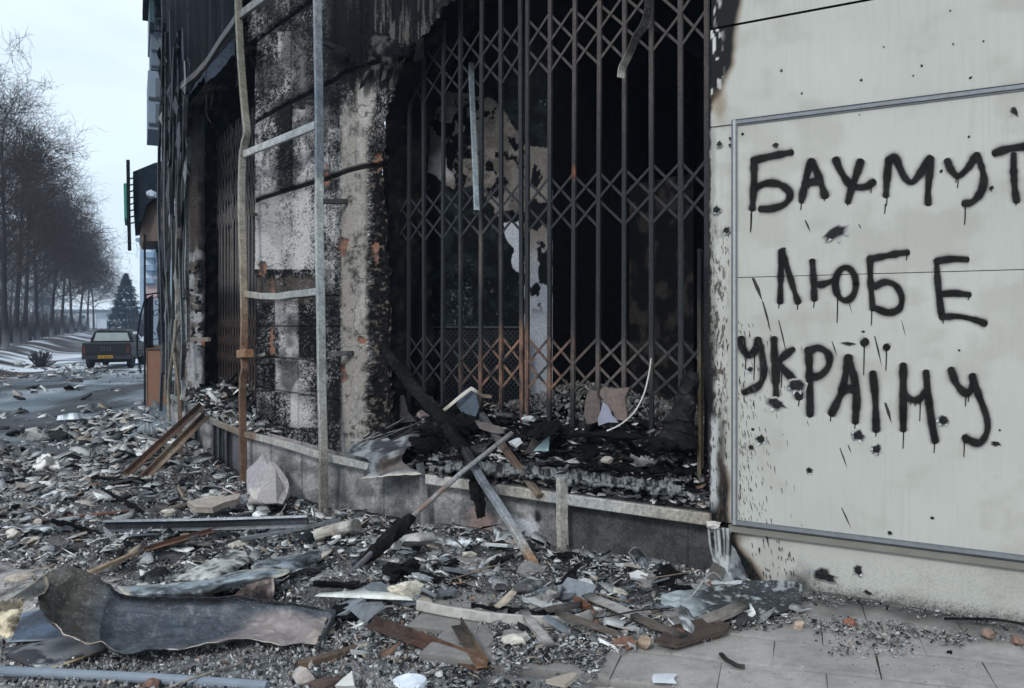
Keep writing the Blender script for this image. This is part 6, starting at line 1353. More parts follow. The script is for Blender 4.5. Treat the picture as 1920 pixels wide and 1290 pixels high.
# farther pieces on the left
rows = [[G(60, 872, .12), G(84, 850, .26), G(110, 858, .22)], [G(66, 880, .10), G(92, 872, .20), G(116, 876, .16)], [G(72, 886, .02), G(98, 886, .06), G(122, 886, .04)]]
sheet('foam_scrap', rows, M_matte, n=8, crumple=.08, cs=5, paint=pnt((206, 204, 198), (110, 108, 104), amt=.2, seed=71), label='torn white foam scrap on the rubble at far left', cat='foam scrap', jag=.15, seed=71)
rows = [[G(108, 780, .10), G(140, 774, .16), G(170, 780, .08)], [G(106, 788, .02), G(140, 786, .08), G(178, 786, .02)]]
sheet('plastic_bag', rows, M_matte, n=10, crumple=.10, cs=3, paint=pnt((206, 214, 222), (150, 158, 166), amt=.2, seed=72), label='crumpled white plastic bag on the road edge', cat='bag', seed=72)
rock('white_bundle', G(72, 818, .08), .20, M_matte, (164, 164, 160), 73, 'grey-white bundle left of a dark box on the far rubble', 'bundle', (1.3, .9, .8), rough=1.0)
rock('dark_box', G(115, 820, .05), .20, M_char, (36, 38, 40), 74, 'dark burnt box beside the grey-white bundle', 'box', (1.5, .9, .6))
plate('white_board', [G(204, 784, .10), G(250, 776, .14), G(260, 778, .13), G(214, 788, .08)], .03, M_matte, (186, 188, 186), 'pale narrow board lying on the far rubble near the brick pillar', 'board', 75)
rows = [[G(262, 800, .20), G(276, 792, .30), G(292, 806, .24)], [G(256, 812, .12), G(276, 812, .18), G(296, 818, .12)]]
sheet('grey_tarp', rows, M_sheet, n=8, crumple=.08, cs=4, paint=pnt((150, 156, 160), (90, 94, 98), seed=76), label='crumpled grey sheet below the brick pillar', cat='metal sheet', seed=76)
# many loose middle-sized slabs, each its own piece
r7 = np.random.default_rng(77); k = 0
tones = [((150, 154, 158), 'grey'), ((120, 126, 132), 'dark grey'), ((176, 178, 178), 'pale grey'), ((158, 148, 140), 'beige'), ((92, 96, 102), 'charcoal')]
while k < 44:
    x = r7.uniform(-40, 1240); y = r7.uniform(880, 1185)
    if not pip(np.array([x]), np.array([y]), HEAVY)[0]: continue
    if (660 < x < 930 and y > 1130) or (x < 640 and y > 1030) or (180 < x < 600 and 955 < y < 1000) or (900 < x < 1050 and 1030 < y < 1100): continue
    p = G(x, y, .04)
    if not behind(np.array([p.x]), np.array([p.y]))[0] or wall_dist(np.array([p.x]), np.array([p.y]))[0] < .25: continue
    s = r7.uniform(.06, .16); n = r7.integers(4, 7); a0 = r7.uniform(0, 6.28); tl = r7.normal(size=2)*.28
    pts = []
    for i in range(n):
        a = a0+i*6.283/n+r7.normal()*.2; ux, uy = math.cos(a)*s*r7.uniform(.6, 1.1), math.sin(a)*s*r7.uniform(.35, .8)
        pts.append(p+V3((ux, uy, ux*tl[0]+uy*tl[1]+.02)))
    col, nm = tones[r7.integers(0, 5)]
    plate('facing_fragment', pts, r7.uniform(.008, .03), M_stone, col, 'flat broken piece of facing lying loose in the rubble', 'fragment', 200+k)['group'] = 'loose facing fragments in the rubble'
    k += 1

k = 0
while k < 30:
    x = r7.uniform(-60, 1330); y = 870+330*r7.random()**.8
    if not pip(np.array([x]), np.array([y]), HEAVY)[0]: continue
    if (540 < x < 980 and y > 1105) or (x < 650 and y > 1000) or (180 < x < 600 and 940 < y < 1000) or (900 < x < 1050 and 1030 < y < 1100): continue
    p = G(x, y, .03)
    if not behind(np.array([p.x]), np.array([p.y]))[0] or wall_dist(np.array([p.x]), np.array([p.y]))[0] < .2: continue
    a = r7.uniform(-.5, .5)+(1.57 if r7.random() < .2 else 0); L_ = r7.uniform(.08, .22); wv = L_*r7.uniform(.25, .6); ca, sa = math.cos(a), math.sin(a); lift = r7.uniform(.0, .06)
    rows = []
    for v in (-1, 0, 1):
        row_ = []
        for u in (-1, -.4, .3, 1):
            lx, ly = u*L_*r7.uniform(.8, 1.1), v*wv*r7.uniform(.7, 1.2); row_.append(p+V3((lx*ca-ly*sa, lx*sa+ly*ca, lift+r7.normal()*.022+(.04*v if k % 3 == 0 else 0))))
        rows.append(row_)
    b_, d_ = [((150, 158, 164), (70, 74, 80)), ((182, 186, 188), (100, 102, 104)), ((118, 124, 130), (52, 56, 60)), ((160, 158, 154), (92, 88, 84)), ((88, 92, 98), (40, 42, 46))][r7.integers(0, 5)]
    sheet('crumpled_foil', rows, M_sheet, n=5, crumple=.05, cs=9, paint=pnt(b_, d_, amt=.5, sc=6, seed=k), thick=.003, label='crumpled thin scrap of sheet lying loose in the rubble', cat='scrap', jag=.16, seed=300+k, group='loose crumpled scraps in the rubble')
    k += 1

# charred sticks and boards, on the ground and on the ledge
lab = {0: ('charred_stick', 'black charred stick lying loose in the rubble', 'stick', 'charred sticks in the rubble'), 1: ('burnt_board', 'narrow scorched board lying loose in the rubble', 'board', 'scorched boards in the rubble'), 2: ('ledge_stick', 'black charred stick lying on the shop window ledge', 'stick', 'charred sticks on the window ledge')}
k = 0
while k < 76:
    kind = 0 if k < 20 else (1 if k < 36 else 2); a = r7.uniform(0, 3.14); L_ = r7.uniform(.12, .38)*(1.2 if kind == 2 else 1)
    if kind < 2:
        x = r7.uniform(-60, 1330); y = 850+340*r7.random()
        if not pip(np.array([x]), np.array([y]), HEAVY)[0] or (x < 650 and y > 1030) or (660 < x < 930 and y > 1120): continue
        p = G(x, y, .05)
        if not behind(np.array([p.x]), np.array([p.y]))[0] or wall_dist(np.array([p.x]), np.array([p.y]))[0] < .3: continue
        dv = V3((math.cos(a), math.sin(a)*.7, r7.normal()*.12))*L_
    else:
        u = r7.uniform(.05, .8); x = r7.uniform(760, 1290); q, nn_ = W2(x, .085+.535*u); p = V3((q[0], q[1], float(ledge_z(np.array(q[0]), np.array(q[1]), np.array(u), np.array(x)))+.05)); dv = V3((math.cos(a), math.sin(a)*.5, r7.normal()*.22))*L_
    nm, lb, ct, gp = lab[kind]
    if kind == 1:
        c = [(120, 112, 104), (72, 66, 62), (150, 146, 140), (96, 84, 74), (58, 56, 56)][r7.integers(0, 5)]
        o = bar(nm, [p-dv, p+dv], r7.uniform(.05, .12), r7.uniform(.012, .03), M_wood, stops=[(0, (34, 33, 33)), (.25, c), (.8, c), (1, (40, 38, 37))], seed=400+k, wob=.006)
        tag(o, lb, ct, gp)
    else:
        o = charred(nm, [p-dv, p+dv*.2, p+dv], r7.uniform(.03, .07), r7.uniform(.02, .05), lb, ct, 400+k, taper=[.7, 1.1, .5]); o['group'] = gp
    k += 1

# broken bricks, plaster lumps and lengths of wire among the flakes
k = 0
while k < 40:
    x = r7.uniform(-40, 1330); y = 860+350*r7.random()
    if not pip(np.array([x]), np.array([y]), HEAVY)[0] or (x < 640 and y > 1040) or (660 < x < 930 and y > 1120): continue
    p = G(x, y, .02)
    if not behind(np.array([p.x]), np.array([p.y]))[0] or wall_dist(np.array([p.x]), np.array([p.y]))[0] < .25: continue
    kd = k % 4
    if kd == 0: tag(rock('brick_piece', p, r7.uniform(.03, .075), M_stone, (118, 88, 76), 700+k, 'broken reddish brick lump lying in the grey rubble', 'brick', (1.3, .9, .7)), group='brick lumps in the rubble')
    elif kd == 1: tag(rock('plaster_lump', p, r7.uniform(.04, .10), M_stone, (184, 178, 168), 700+k, 'pale broken plaster lump lying in the grey rubble', 'plaster lump', (1.2, .9, .6), rough=.8), group='plaster lumps in the rubble')
    elif kd == 2: tag(rock('concrete_lump', p, r7.uniform(.05, .11), M_stone, (120, 118, 116), 700+k, 'grey broken concrete lump lying in the rubble', 'concrete lump', (1.2, .9, .65), rough=.6), group='concrete lumps in the rubble')
    else:
        a = r7.uniform(0, 3.14); q = [p+V3((math.cos(a)*t*.3+r7.normal()*.04, math.sin(a)*t*.2+r7.normal()*.04, .03+abs(r7.normal())*.05)) for t in (-1, -.4, .2, .8)]
        c = [(30, 30, 32), (120, 104, 88), (150, 150, 148)][r7.integers(0, 3)]
        tag(bar('loose_wire', smooth_path(q, 6), .010, .010, M_matte, prof='round', ns=5, step=.03, stops=[(0, c), (1, c)], seed=k), 'bent length of loose wire lying in the rubble', 'wire', 'loose wires in the rubble')
    k += 1

# dark scraps of sheet and lining heaped on the window ledge and drooping over its edge
for k in range(18):
    x = r7.uniform(690, 900) if k < 9 else r7.uniform(900, 1290); u = r7.uniform(-.05, .55); q, nn_ = W2(x, .085+.535*max(u, -.12)); z0 = float(ledge_z(np.array(q[0]), np.array(q[1]), np.array(max(u, 0.)), np.array(x)))+.05
    p = V3((q[0], q[1], z0)); a = r7.uniform(0, 3.14); L_ = r7.uniform(.10, .26); wv = L_*r7.uniform(.3, .7); ca, sa = math.cos(a), math.sin(a)
    rows = [[p+V3((uu*L_*ca-v*wv*sa+r7.normal()*.02, (uu*L_*sa+v*wv*ca)*.7+r7.normal()*.02, r7.normal()*.035+(.06*uu if k % 2 else -.05*v))) for uu in (-1, -.3, .4, 1)] for v in (-1, 0, 1)]
    b_, d_ = [((70, 72, 76), (26, 26, 28)), ((112, 114, 116), (40, 40, 42)), ((54, 52, 52), (20, 20, 22)), ((134, 136, 136), (60, 60, 62))][r7.integers(0, 4)]
    sheet('ledge_scrap', rows, M_sheet, n=5, crumple=.06, cs=11, paint=pnt(b_, d_, amt=.5, sc=6, seed=k), thick=.003, label='crumpled burnt scrap of sheet lying on the shop window ledge', cat='scrap', jag=.2, seed=900+k, smooth=False, group='burnt scraps on the window ledge')
# ================================================================ far end of the facade, porch, street
def vbox(mb, c, sx, sy, sz, yaw, col):
    ca, sa = math.cos(yaw), math.sin(yaw)
    V, Fc = box_vf(c, (ca*sx/2, sa*sx/2, 0), (-sa*sy/2, ca*sy/2, 0), (0, 0, sz/2)); mb.add(V, Fc, s2l(col))
def one(name, c, sx, sy, sz, yaw, col, mat, parent=None):
    mb = MB(); vbox(mb, c, sx, sy, sz, yaw, col); return mb.obj(name, mat, parent)
SYAW = math.atan2(.914, -.405)                       # direction of the street
sdir = Vector((-.405, .914, 0)); srt = Vector((.914, .405, 0))
# the neighbouring block with glazed balconies, beyond the burnt front
nb = thing('balcony_block', 'grey apartment block with glazed balconies jutting out high above the burnt front', 'building', at(297, 700, 24))
nc = at(310, 605, 24)
one('wall', Vector((nc.x, 24, 6.5))+srt*3.25+sdir*4, 9, 5.2, 14, SYAW, (60, 66, 76), M_soot, nb)
for (px, y0, y1, cc) in ((283, 0, 62, (120, 132, 146)), (286, 62, 130, (90, 100, 112)), (281, 132, 242, (112, 124, 138))):
    a = at(px, y0, 24); b = at(px, y1, 24); zc = (a.z+b.z)/2; hh = a.z-b.z
    c0 = Vector((a.x, 24, zc))+srt*.55+sdir*1.2
    bal = one('balcony', c0, 2.4, 1.2, hh, SYAW, cc, M_matte, nb)
    for k in (0, 1):
        zq = zc+hh*(.22-.44*k)
        e = Vector((a.x, 24, zq))+srt*.55-sdir*.012
        one('window', e, .02, .8, hh*.32, SYAW, (150, 164, 178), M_glass, bal)
        one('window_sill', e-Vector((0, 0, hh*.2)), .06, 1.16, hh*.05, SYAW, (46, 52, 60), M_matte, bal)
one('gable_board', at(275, 32, 24.0)+srt*.12, 2., .12, .9, SYAW, (40, 66, 70), M_matte, nb)
one('roof_edge', at(290, -4, 23.8)+srt*.5, 3.4, 1.6, .25, SYAW, (26, 28, 34), M_soot, nb)
# porch with a dark canopy, brick pier and iron scrollwork
pc = at(289, 762, 19.5); gz = float(gnd(pc.x, pc.y))
porch = thing('porch', 'shop porch with a dark pitched canopy above a brown brick pier, past the burnt front', 'porch', (pc.x, pc.y, gz))
Yp = 19.6
def prism(name, pts, Y0, Y1, mat, col, parent):
    V = [at(x, y, Y0) for x, y in pts]; n = len(V); off = sdir*(Y1-Y0); V += [v+off for v in V]
    Fc = [tuple(range(n)), tuple(range(2*n-1, n-1, -1))]+[((i+1) % n, i, n+i, n+(i+1) % n) for i in range(n)]
    return mobj(name, V, Fc, mat, parent, np.tile(s2l(col), (2*n, 1))*(1+(rng.random((2*n, 1))-.5)*.2)) 
prism('canopy', [(249, 322), (288, 306), (312, 300), (312, 380), (292, 368), (275, 384), (264, 418), (254, 420), (250, 360)], Yp, Yp+3, M_soot, (30, 38, 46), porch)
prism('canopy_soffit', [(266, 414), (276, 386), (292, 370), (312, 382), (312, 452), (268, 452), (262, 440)], Yp+.25, Yp+2.8, M_matte, (92, 78, 72), porch)
prism('pier', [(275, 655), (312, 655), (312, 766), (275, 766)], Yp-.05, Yp+.75, M_stone, (120, 88, 72), porch)
prism('pier_cap', [(272, 648), (312, 648), (312, 655), (272, 655)], Yp-.1, Yp+.8, M_stone, (84, 70, 64), porch)
tag(bar('pole', [at(271.5, 760, Yp-.1), at(271.5, 440, Yp-.1)], .045, .045, M_soot, porch, prof='round', stops=[(0, (30, 32, 38)), (1, (26, 28, 34))], seed=91))
prism('door_panel', [(288, 560), (312, 560), (312, 650), (288, 650)], Yp+1.2, Yp+1.3, M_matte, (126, 144, 164), porch)
prism('porch_wall', [(299, 452), (318, 452), (318, 770), (299, 770)], Yp+.3, Yp+2.6, M_soot, (52, 56, 62), porch)
iron = thing('iron_railing', 'black wrought iron railing with scrolls beside the brown brick pier', 'railing', at(268, 700, Yp-.1))
def spiral(cx, cy, r, turns, a0, sgn):
    return [at(cx+r*(1-t)**.8*math.cos(a0+sgn*t*turns*6.283), cy+r*(1-t)**.8*math.sin(a0+sgn*t*turns*6.283), Yp-.12) for t in np.linspace(0, .93, 40)]
for i, (cx, cy, r, tn, a0, s) in enumerate(((295, 566, 11, 1.4, 3, 1), (293, 588, 8, 1.2, 0, -1), (289, 628, 12, 1.3, -1.2, 1), (262, 632, 9, 1.2, 1.5, 1), (263, 664, 8, 1.4, -1, -1), (264, 690, 7, 1.3, .4, 1))):
    bar('scroll', spiral(cx, cy, r, tn, a0, s), .02, .02, M_soot, iron, prof='round', ns=5, stops=[(0, (26, 28, 34)), (1, (30, 32, 38))], seed=92+i, step=.05)
for pts in ([(273, 650), (273, 562), (280, 552), (312, 548)], [(286, 650), (286, 556)], [(272, 560), (262, 600), (257, 650), (264, 700)], [(279, 650), (279, 560)]):
    bar('rail', smooth_path([at(x, y, Yp-.12) for x, y in pts], 5), .035, .035, M_soot, iron, stops=[(0, (24, 26, 32)), (1, (30, 32, 38))], seed=99)
prism('infill', [(274, 560), (287, 552), (287, 652), (274, 652)], Yp-.1, Yp-.06, M_soot, (26, 30, 38), iron)
sign = thing('projecting_sign', 'green sign board on a black ladder bracket jutting out over the street', 'sign', at(240, 700, Yp-.2))
bar('bracket_post', [at(243, 470, Yp-.2), at(241, 380, Yp-.2), at(240, 300, Yp-.2)], .07, .07, M_soot, sign, stops=[(0, (22, 26, 32)), (1, (28, 32, 38))], seed=105)
for y in range(336, 430, 12): bar('rung', [at(241, y, Yp-.2), at(252, y-3, Yp-.15)], .03, .03, M_soot, sign, stops=[(0, (24, 28, 34)), (1, (24, 28, 34))], seed=y)
prism('sign_board', [(231.5, 344), (238.5, 343), (239, 410), (233, 409)], Yp-.2, Yp+1.4, M_matte, (36, 112, 98), sign)
rock('white_lamp', at(287, 366, Yp-.35), .14, M_matte, (150, 160, 170), 106, 'whitish broken globe hanging under the edge of the porch canopy', 'lamp', (1.2, 1, .9), rough=.8)
# ---------------------------------------------------------------- pickup truck
TY = 35.0; tb = at(199, 605, TY); th = math.radians(-15)          # heading: forward, turned left of straight ahead
fw = Vector((math.sin(th), math.cos(th), 0)); rt = Vector((math.cos(th), -math.sin(th), 0)); T0 = Vector((tb.x, TY, float(gnd(tb.x, TY))))
truck = thing('pickup_truck', 'dark olive pickup truck with a yellow number plate parked on the road beside the trees', 'pickup truck', T0)
S = 1.06
def tp(x, y, z): return T0+rt*(x*S)+fw*(y*S)+Vector((0, 0, z*S))
def loft(name, secs, mat, col, parent, smooth=False, dirt=.25):
    """body from cross-sections: list of (y, [(x, z), ...])"""
    V = []; k = len(secs[0][1])
    for y, pr in secs: V += [tp(x, y, z) for x, z in pr]
    Fc = [(i*k+j, i*k+(j+1) % k, (i+1)*k+(j+1) % k, (i+1)*k+j) for i in range(len(secs)-1) for j in range(k)]
    Fc += [tuple(range(k))[::-1], tuple(range((len(secs)-1)*k, len(secs)*k))]
    zz = np.array([(v-T0).z for v in V]); c = np.tile(s2l(col), (len(V), 1))*(1+(rng.random((len(V), 1))-.5)*dirt)
    return mobj(name, V, Fc, mat, parent, c, smooth)
OL = (22, 26, 26)
def sec(w0, w1, w2, z0, z1, z2): return [(-w0, z0), (w0, z0), (w1, z0+.12), (w1, z1), (w2, z2), (-w2, z2), (-w1, z1), (-w1, z0+.12)]
loft('body', [(0, sec(.80, .86, .84, .50, .86, 1.02)), (.15, sec(.82, .89, .86, .42, .88, 1.03)), (1.9, sec(.82, .89, .86, .40, .88, 1.03)), (3.6, sec(.82, .89, .86, .40, .88, 1.0)), (4.7, sec(.80, .86, .80, .42, .80, .92)), (4.95, sec(.70, .78, .7, .46, .72, .80))], M_gloss, OL, truck)
tg = loft('tailgate', [(-.035, [(-.74, .56), (.74, .56), (.74, 1.0), (-.74, 1.0)]), (.0, [(-.76, .54), (.76, .54), (.76, 1.02), (-.76, 1.02)])], M_gloss, (25, 29, 29), truck)
loft('handle', [(-.05, [(-.10, .92), (.10, .92), (.10, .96), (-.10, .96)]), (-.035, [(-.10, .92), (.10, .92), (.10, .96), (-.10, .96)])], M_matte, (22, 24, 26), tg)
for x0 in (-.19, .04):                        # two faint square marks on the tailgate
    for (a, b, c, d) in ((0, .14, .0, .02), (0, .14, .11, .13), (0, .02, .0, .13), (.12, .14, .0, .13)):
        loft('mark', [(-.045, [(x0+a, .74+c), (x0+b, .74+c), (x0+b, .74+d), (x0+a, .74+d)]), (-.034, [(x0+a, .74+c), (x0+b, .74+c), (x0+b, .74+d), (x0+a, .74+d)])], M_matte, (74, 82, 80), tg)
loft('cab', [(1.15, [(-.80, 1.0), (.80, 1.0), (.76, 1.2), (.62, 1.44), (.40, 1.49), (-.40, 1.49), (-.62, 1.44), (-.76, 1.2)]), (1.4, [(-.82, 1.0), (.82, 1.0), (.78, 1.24), (.66, 1.49), (.40, 1.55), (-.40, 1.55), (-.66, 1.49), (-.78, 1.24)]), (2.6, [(-.82, 1.0), (.82, 1.0), (.78, 1.24), (.66, 1.49), (.40, 1.55), (-.40, 1.55), (-.66, 1.49), (-.78, 1.24)]), (3.6, [(-.80, .98), (.80, .98), (.76, .99), (.66, 1.0), (.40, 1.02), (-.40, 1.02), (-.66, 1.0), (-.76, .99)])], M_gloss, (22, 25, 26), truck)
loft('rear_window', [(1.128, [(-.66, 1.09), (.66, 1.09), (.57, 1.405), (-.57, 1.405)]), (1.165, [(-.66, 1.09), (.66, 1.09), (.57, 1.415), (-.57, 1.415)])], glass_mat('cab_glass', (.30, .36, .36), .25), (120, 140, 140), truck)
loft('side_window', [(1.5, [(.80, 1.06), (.815, 1.06), (.70, 1.44), (.685, 1.44)]), (2.9, [(.80, 1.06), (.815, 1.06), (.70, 1.44), (.685, 1.44)])], M_glass, (60, 70, 76), truck)
loft('bumper', [(-.14, [(-.84, .40), (.84, .40), (.84, .54), (-.84, .54)]), (.0, [(-.86, .40), (.86, .40), (.86, .55), (-.86, .55)])], M_matte, (34, 36, 38), truck)
pl_ = loft('number_plate', [(-.155, [(-.26, .44), (.26, .44), (.26, .55), (-.26, .55)]), (-.14, [(-.26, .44), (.26, .44), (.26, .55), (-.26, .55)])], M_matte, (180, 138, 36), truck, dirt=.05)
for k, x in enumerate((-.21, -.14, -.05, .02, .09, .16)):
    loft('mark', [(-.161, [(x, .462), (x+.04, .462), (x+.045, .528-(k % 2)*.02), (x+.005, .528)]), (-.154, [(x, .462), (x+.04, .462), (x+.045, .528), (x+.005, .528)])], M_matte, (44, 38, 22), pl_)
for sx in (-1, 1):
    loft('tail_light', [(-.03, [(sx*.78-.05, .62), (sx*.78+.05, .62), (sx*.78+.05, .92), (sx*.78-.05, .92)]), (.02, [(sx*.78-.05, .62), (sx*.78+.05, .62), (sx*.78+.05, .92), (sx*.78-.05, .92)])], M_matte, (86, 34, 30), truck)
    m_ = loft('mirror', [(3.15, [(sx*.98-.10, 1.02), (sx*.98+.10, 1.02), (sx*.98+.10, 1.20), (sx*.98-.10, 1.20)]), (3.25, [(sx*.98-.07, 1.04), (sx*.98+.07, 1.04), (sx*.98+.07, 1.18), (sx*.98-.07, 1.18)])], M_matte, (20, 22, 25), truck)
    for yy in (.95, 3.95):
        V = []; Fc = []; n = 26; pr = [(.0, .20), (.0, .30), (.04, .36), (.20, .36), (.24, .30), (.24, .20)]
        x0 = sx*.86-(.24 if sx > 0 else 0)
        for i in range(n):
            a = 6.283*i/n; V += [tp(x0+u, yy+r*math.cos(a), .36+r*math.sin(a)) for u, r in pr]
        k = len(pr); Fc = [(i*k+j, i*k+j+1, ((i+1) % n)*k+j+1, ((i+1) % n)*k+j) for i in range(n) for j in range(k-1)]
        wh = thing_wheel = mobj('wheel', V, Fc, M_matte, truck, np.tile(RGB(24, 24, 26), (len(V), 1)), True)
        V = [tp(x0+(.21 if sx > 0 else .03), yy, .36)]+[tp(x0+(.19 if sx > 0 else .05), yy+.20*math.cos(6.283*i/20), .36+.20*math.sin(6.283*i/20)) for i in range(20)]
        mobj('rim', V, [(0, 1+i, 1+(i+1) % 20) for i in range(20)], M_steel, wh, np.tile(RGB(70, 74, 78), (21, 1)))
loft('undertray', [(.3, [(-.6, .26), (.6, .26), (.6, .44), (-.6, .44)]), (4.6, [(-.6, .28), (.6, .28), (.6, .44), (-.6, .44)])], M_matte, (14, 15, 16), truck)
# ---------------------------------------------------------------- trees
def tree_mesh(seed, Ht, spread=1., levels=4):
    r = np.random.default_rng(seed); segs = []
    def grow(p, d, L_, rad, lv, up):
        n = 4 if lv < 2 else 3; q = p
        for i in range(n):
            d = d+r.normal(size=3)*(.10+.07*lv)+np.array([0, 0, up]); d /= np.linalg.norm(d)
            q2 = q+d*L_/n; r0 = rad*(1-.6*i/n); r1 = rad*(1-.6*(i+1)/n); segs.append((q, q2, r0, r1, lv)); q = q2
            if lv < levels and (lv > 0 or i >= 1):
                for _ in range(2 if lv < 3 else r.integers(1, 3)):
                    ax = r.normal(size=3); ax -= d*np.dot(ax, d); ax /= np.linalg.norm(ax)
                    an = r.uniform(.45, 1.05); nd = d*math.cos(an)+ax*math.sin(an)
                    grow(q, nd, L_*r.uniform(.50, .74), max(r1*.62, .011), lv+1, (.06 if lv < 2 else -.01+.03*r.random()))
    n = 9; p = np.zeros(3); d = np.array([0, 0, 1.]); tr = []
    R = Ht*.0125
    for i in range(n):
        d = d+r.normal(size=3)*.03; d /= np.linalg.norm(d); q = p+d*Ht*.78/n; tr.append((p, q, R*(1.25 if i == 0 else 1-.75*i/n), R*(1-.75*(i+1)/n), 0))
        if i >= 2:
            for _ in range(2 if i < 4 else 3):
                a = r.uniform(0, 6.28); an = r.uniform(.75, 1.2) if i < 6 else r.uniform(.4, .9)
                nd = np.array([math.cos(a)*math.sin(an), math.sin(a)*math.sin(an), math.cos(an)])
                grow(q, nd, Ht*r.uniform(.24, .34)*(1.05-.45*i/n)*spread, R*(1-.75*(i+1)/n)*.5, 1, .05)
        p = q
    grow(p, d, Ht*.22, R*.25, 1, .03)
    def tubes(S_, k):
        V = np.zeros((len(S_), 2*k, 3)); 
        for i, (a, b, r0, r1, lv) in enumerate(S_):
            t = b-a; t = t/(np.linalg.norm(t)+1e-9); u = np.cross(t, [.31, .22, .92]); u /= np.linalg.norm(u)+1e-9; v = np.cross(t, u)
            for j in range(k):
                w_ = math.cos(6.283*j/k)*u+math.sin(6.283*j/k)*v; V[i, j] = a+w_*r0; V[i, k+j] = b+w_*r1
        base = (np.arange(len(S_))*2*k)[:, None]; Q = np.concatenate([np.concatenate([base+j, base+(j+1) % k, base+k+(j+1) % k, base+k+j], 1) for j in range(k)], 0)
        return V.reshape(-1, 3), Q
    return tubes(tr, 10), tubes(segs, 3)
TREES = [(tree_mesh(500+i, 15., .86)) for i in range(3)]
_tm = []
tree_no = 0
def put_tree(px, Y, Ht, var, label, base_py=None, group='bare trees along the street'):
    global tree_no
    x = (px-CX)/F*Y; z = float(gnd(x, Y))-.05
    t = thing('bare_tree', label, 'tree', (x, Y, z), group)
    sc = Ht/15.; yaw = tree_no*1.9
    if var >= len(_tm):
        (tv, tq), (cv, cq) = TREES[var]
        hz = tv[:, 2]; tc_ = np.tile(RGB(44, 42, 43), (len(tv), 1)); tc_ = tc_*(1+(rng.random((len(tv), 1))-.5)*.3)
        tc_[hz < 1.0] = RGB(112, 114, 118)
        a = mobj('trunk', tv+np.array([x, Y, z]), tq, M_bark, t, tc_, True)
        b = mobj('crown', cv+np.array([x, Y, z]), cq, M_bark, t, np.tile(RGB(62, 54, 49), (len(cv), 1)))
        _tm.append((a, b))
        a.scale = b.scale = (sc,)*3; a.rotation_euler = b.rotation_euler = (0, 0, yaw)
    else:
        for o in _tm[var]:
            c = o.copy(); COL.objects.link(c); c.parent = t; c.location = (0, 0, 0); c.scale = (sc,)*3; c.rotation_euler = (0, 0, yaw)
    tree_no += 1
    return t
row = [(-40, 36, 11.0, 0, 'nearest bare tree, half out of the left edge of the photo'), (11, 43, 13.2, 1, 'bare tree with the leftmost trunk of the front row'), (31, 49, 13.0, 2, 'second bare trunk of the front row from the left edge'), (47, 56, 13.2, 0, 'third bare trunk of the front row from the left edge'),
       (71, 64, 13.2, 1, 'bare tree in the front row left of the thick dark shrub'), (97, 74, 13.4, 2, 'bare tree in the front row just behind the thick dark shrub'), (117, 86, 13.4, 0, 'bare tree in the front row to the left of the pickup truck'), (135, 99, 15., 1, 'bare tree whose trunk shows just left of the pickup truck'), (150, 114, 15., 2, 'bare tree whose trunk rises over the left side of the pickup truck'), (165, 132, 15., 0, 'bare tree next to the far white board'), (176, 152, 15., 1, 'farthest bare tree of the row, small beside the dark fir')]
for a in row: put_tree(*a)
r9 = np.random.default_rng(99)
for k in range(9):
    Y = 52+k*15; u = -9-r9.uniform(0, 6); xx = SX0+(-.405/.914)*(Y-SY0)+u/.914
    put_tree(CX+F*xx/Y, Y, r9.uniform(11, 13.5), k % 3, 'bare tree standing in the second row behind the street trees', group='bare trees behind the front row')
# bare shrub on the verge
def shrub(name, px, py, Y, hh, label, seed, n=260, wd=.9):
    r = np.random.default_rng(seed); x = (px-CX)/F*Y; z = float(gnd(x, Y)); mb = MB(); o = Vector((x, Y, z))
    for k in range(n):
        a = r.uniform(0, 6.28); s = r.uniform(.1, 1)**.5*wd; h = hh*r.uniform(.5, 1)*(1-.35*s)
        pts = [o+Vector((math.cos(a)*s*.2, math.sin(a)*s*.2, 0)), o+Vector((math.cos(a)*s*.6, math.sin(a)*s*.6, h*.55)), o+Vector((math.cos(a+.2)*s, math.sin(a+.2)*s, h))]
        V, Fc, C = sweep(pts, .03, .03, prof='round', ns=3, step=.4, stops=[(0, (46, 40, 40)), (1, (66, 56, 54))], seed=k); mb.add(V, Fc, C)
    return tag(mb.obj(name, M_bark), label, 'shrub')
shrub('bare_shrub', 76, 650, 36.5, .85, 'dark twiggy shrub on the verge left of the pickup truck', 601, n=110, wd=.5)
# bare undergrowth between the trunks
def undergrowth():
    r = np.random.default_rng(620); mb = MB()
    for k in range(900):
        Y = 44+95*r.random()**1.3; u = -3.6-r.uniform(0, 5); x = SX0+(-.405/.914)*(Y-SY0)+u/.914; o = Vector((x, Y, float(gnd(x, Y))-.05)); h = r.uniform(.8, 2.6)*(.6+.8*float(vn(np.array(Y*.16), np.array(u*.4), 9)))
        for _ in range(3):
            a = r.uniform(0, 6.28); s = r.uniform(.2, .9); V, Fc, C = sweep([o, o+Vector((math.cos(a)*s*.5, math.sin(a)*s*.5, h*.6)), o+Vector((math.cos(a)*s, math.sin(a)*s, h))], .05, .05, prof='round', ns=3, step=3, stops=[(0, (50, 42, 39)), (1, (74, 62, 56))], seed=k, taper=[1, .3]); mb.add(V, Fc, C)
    tag(mb.obj('undergrowth', M_bark), kind='stuff', label='bare brown undergrowth between the street trees')
undergrowth()
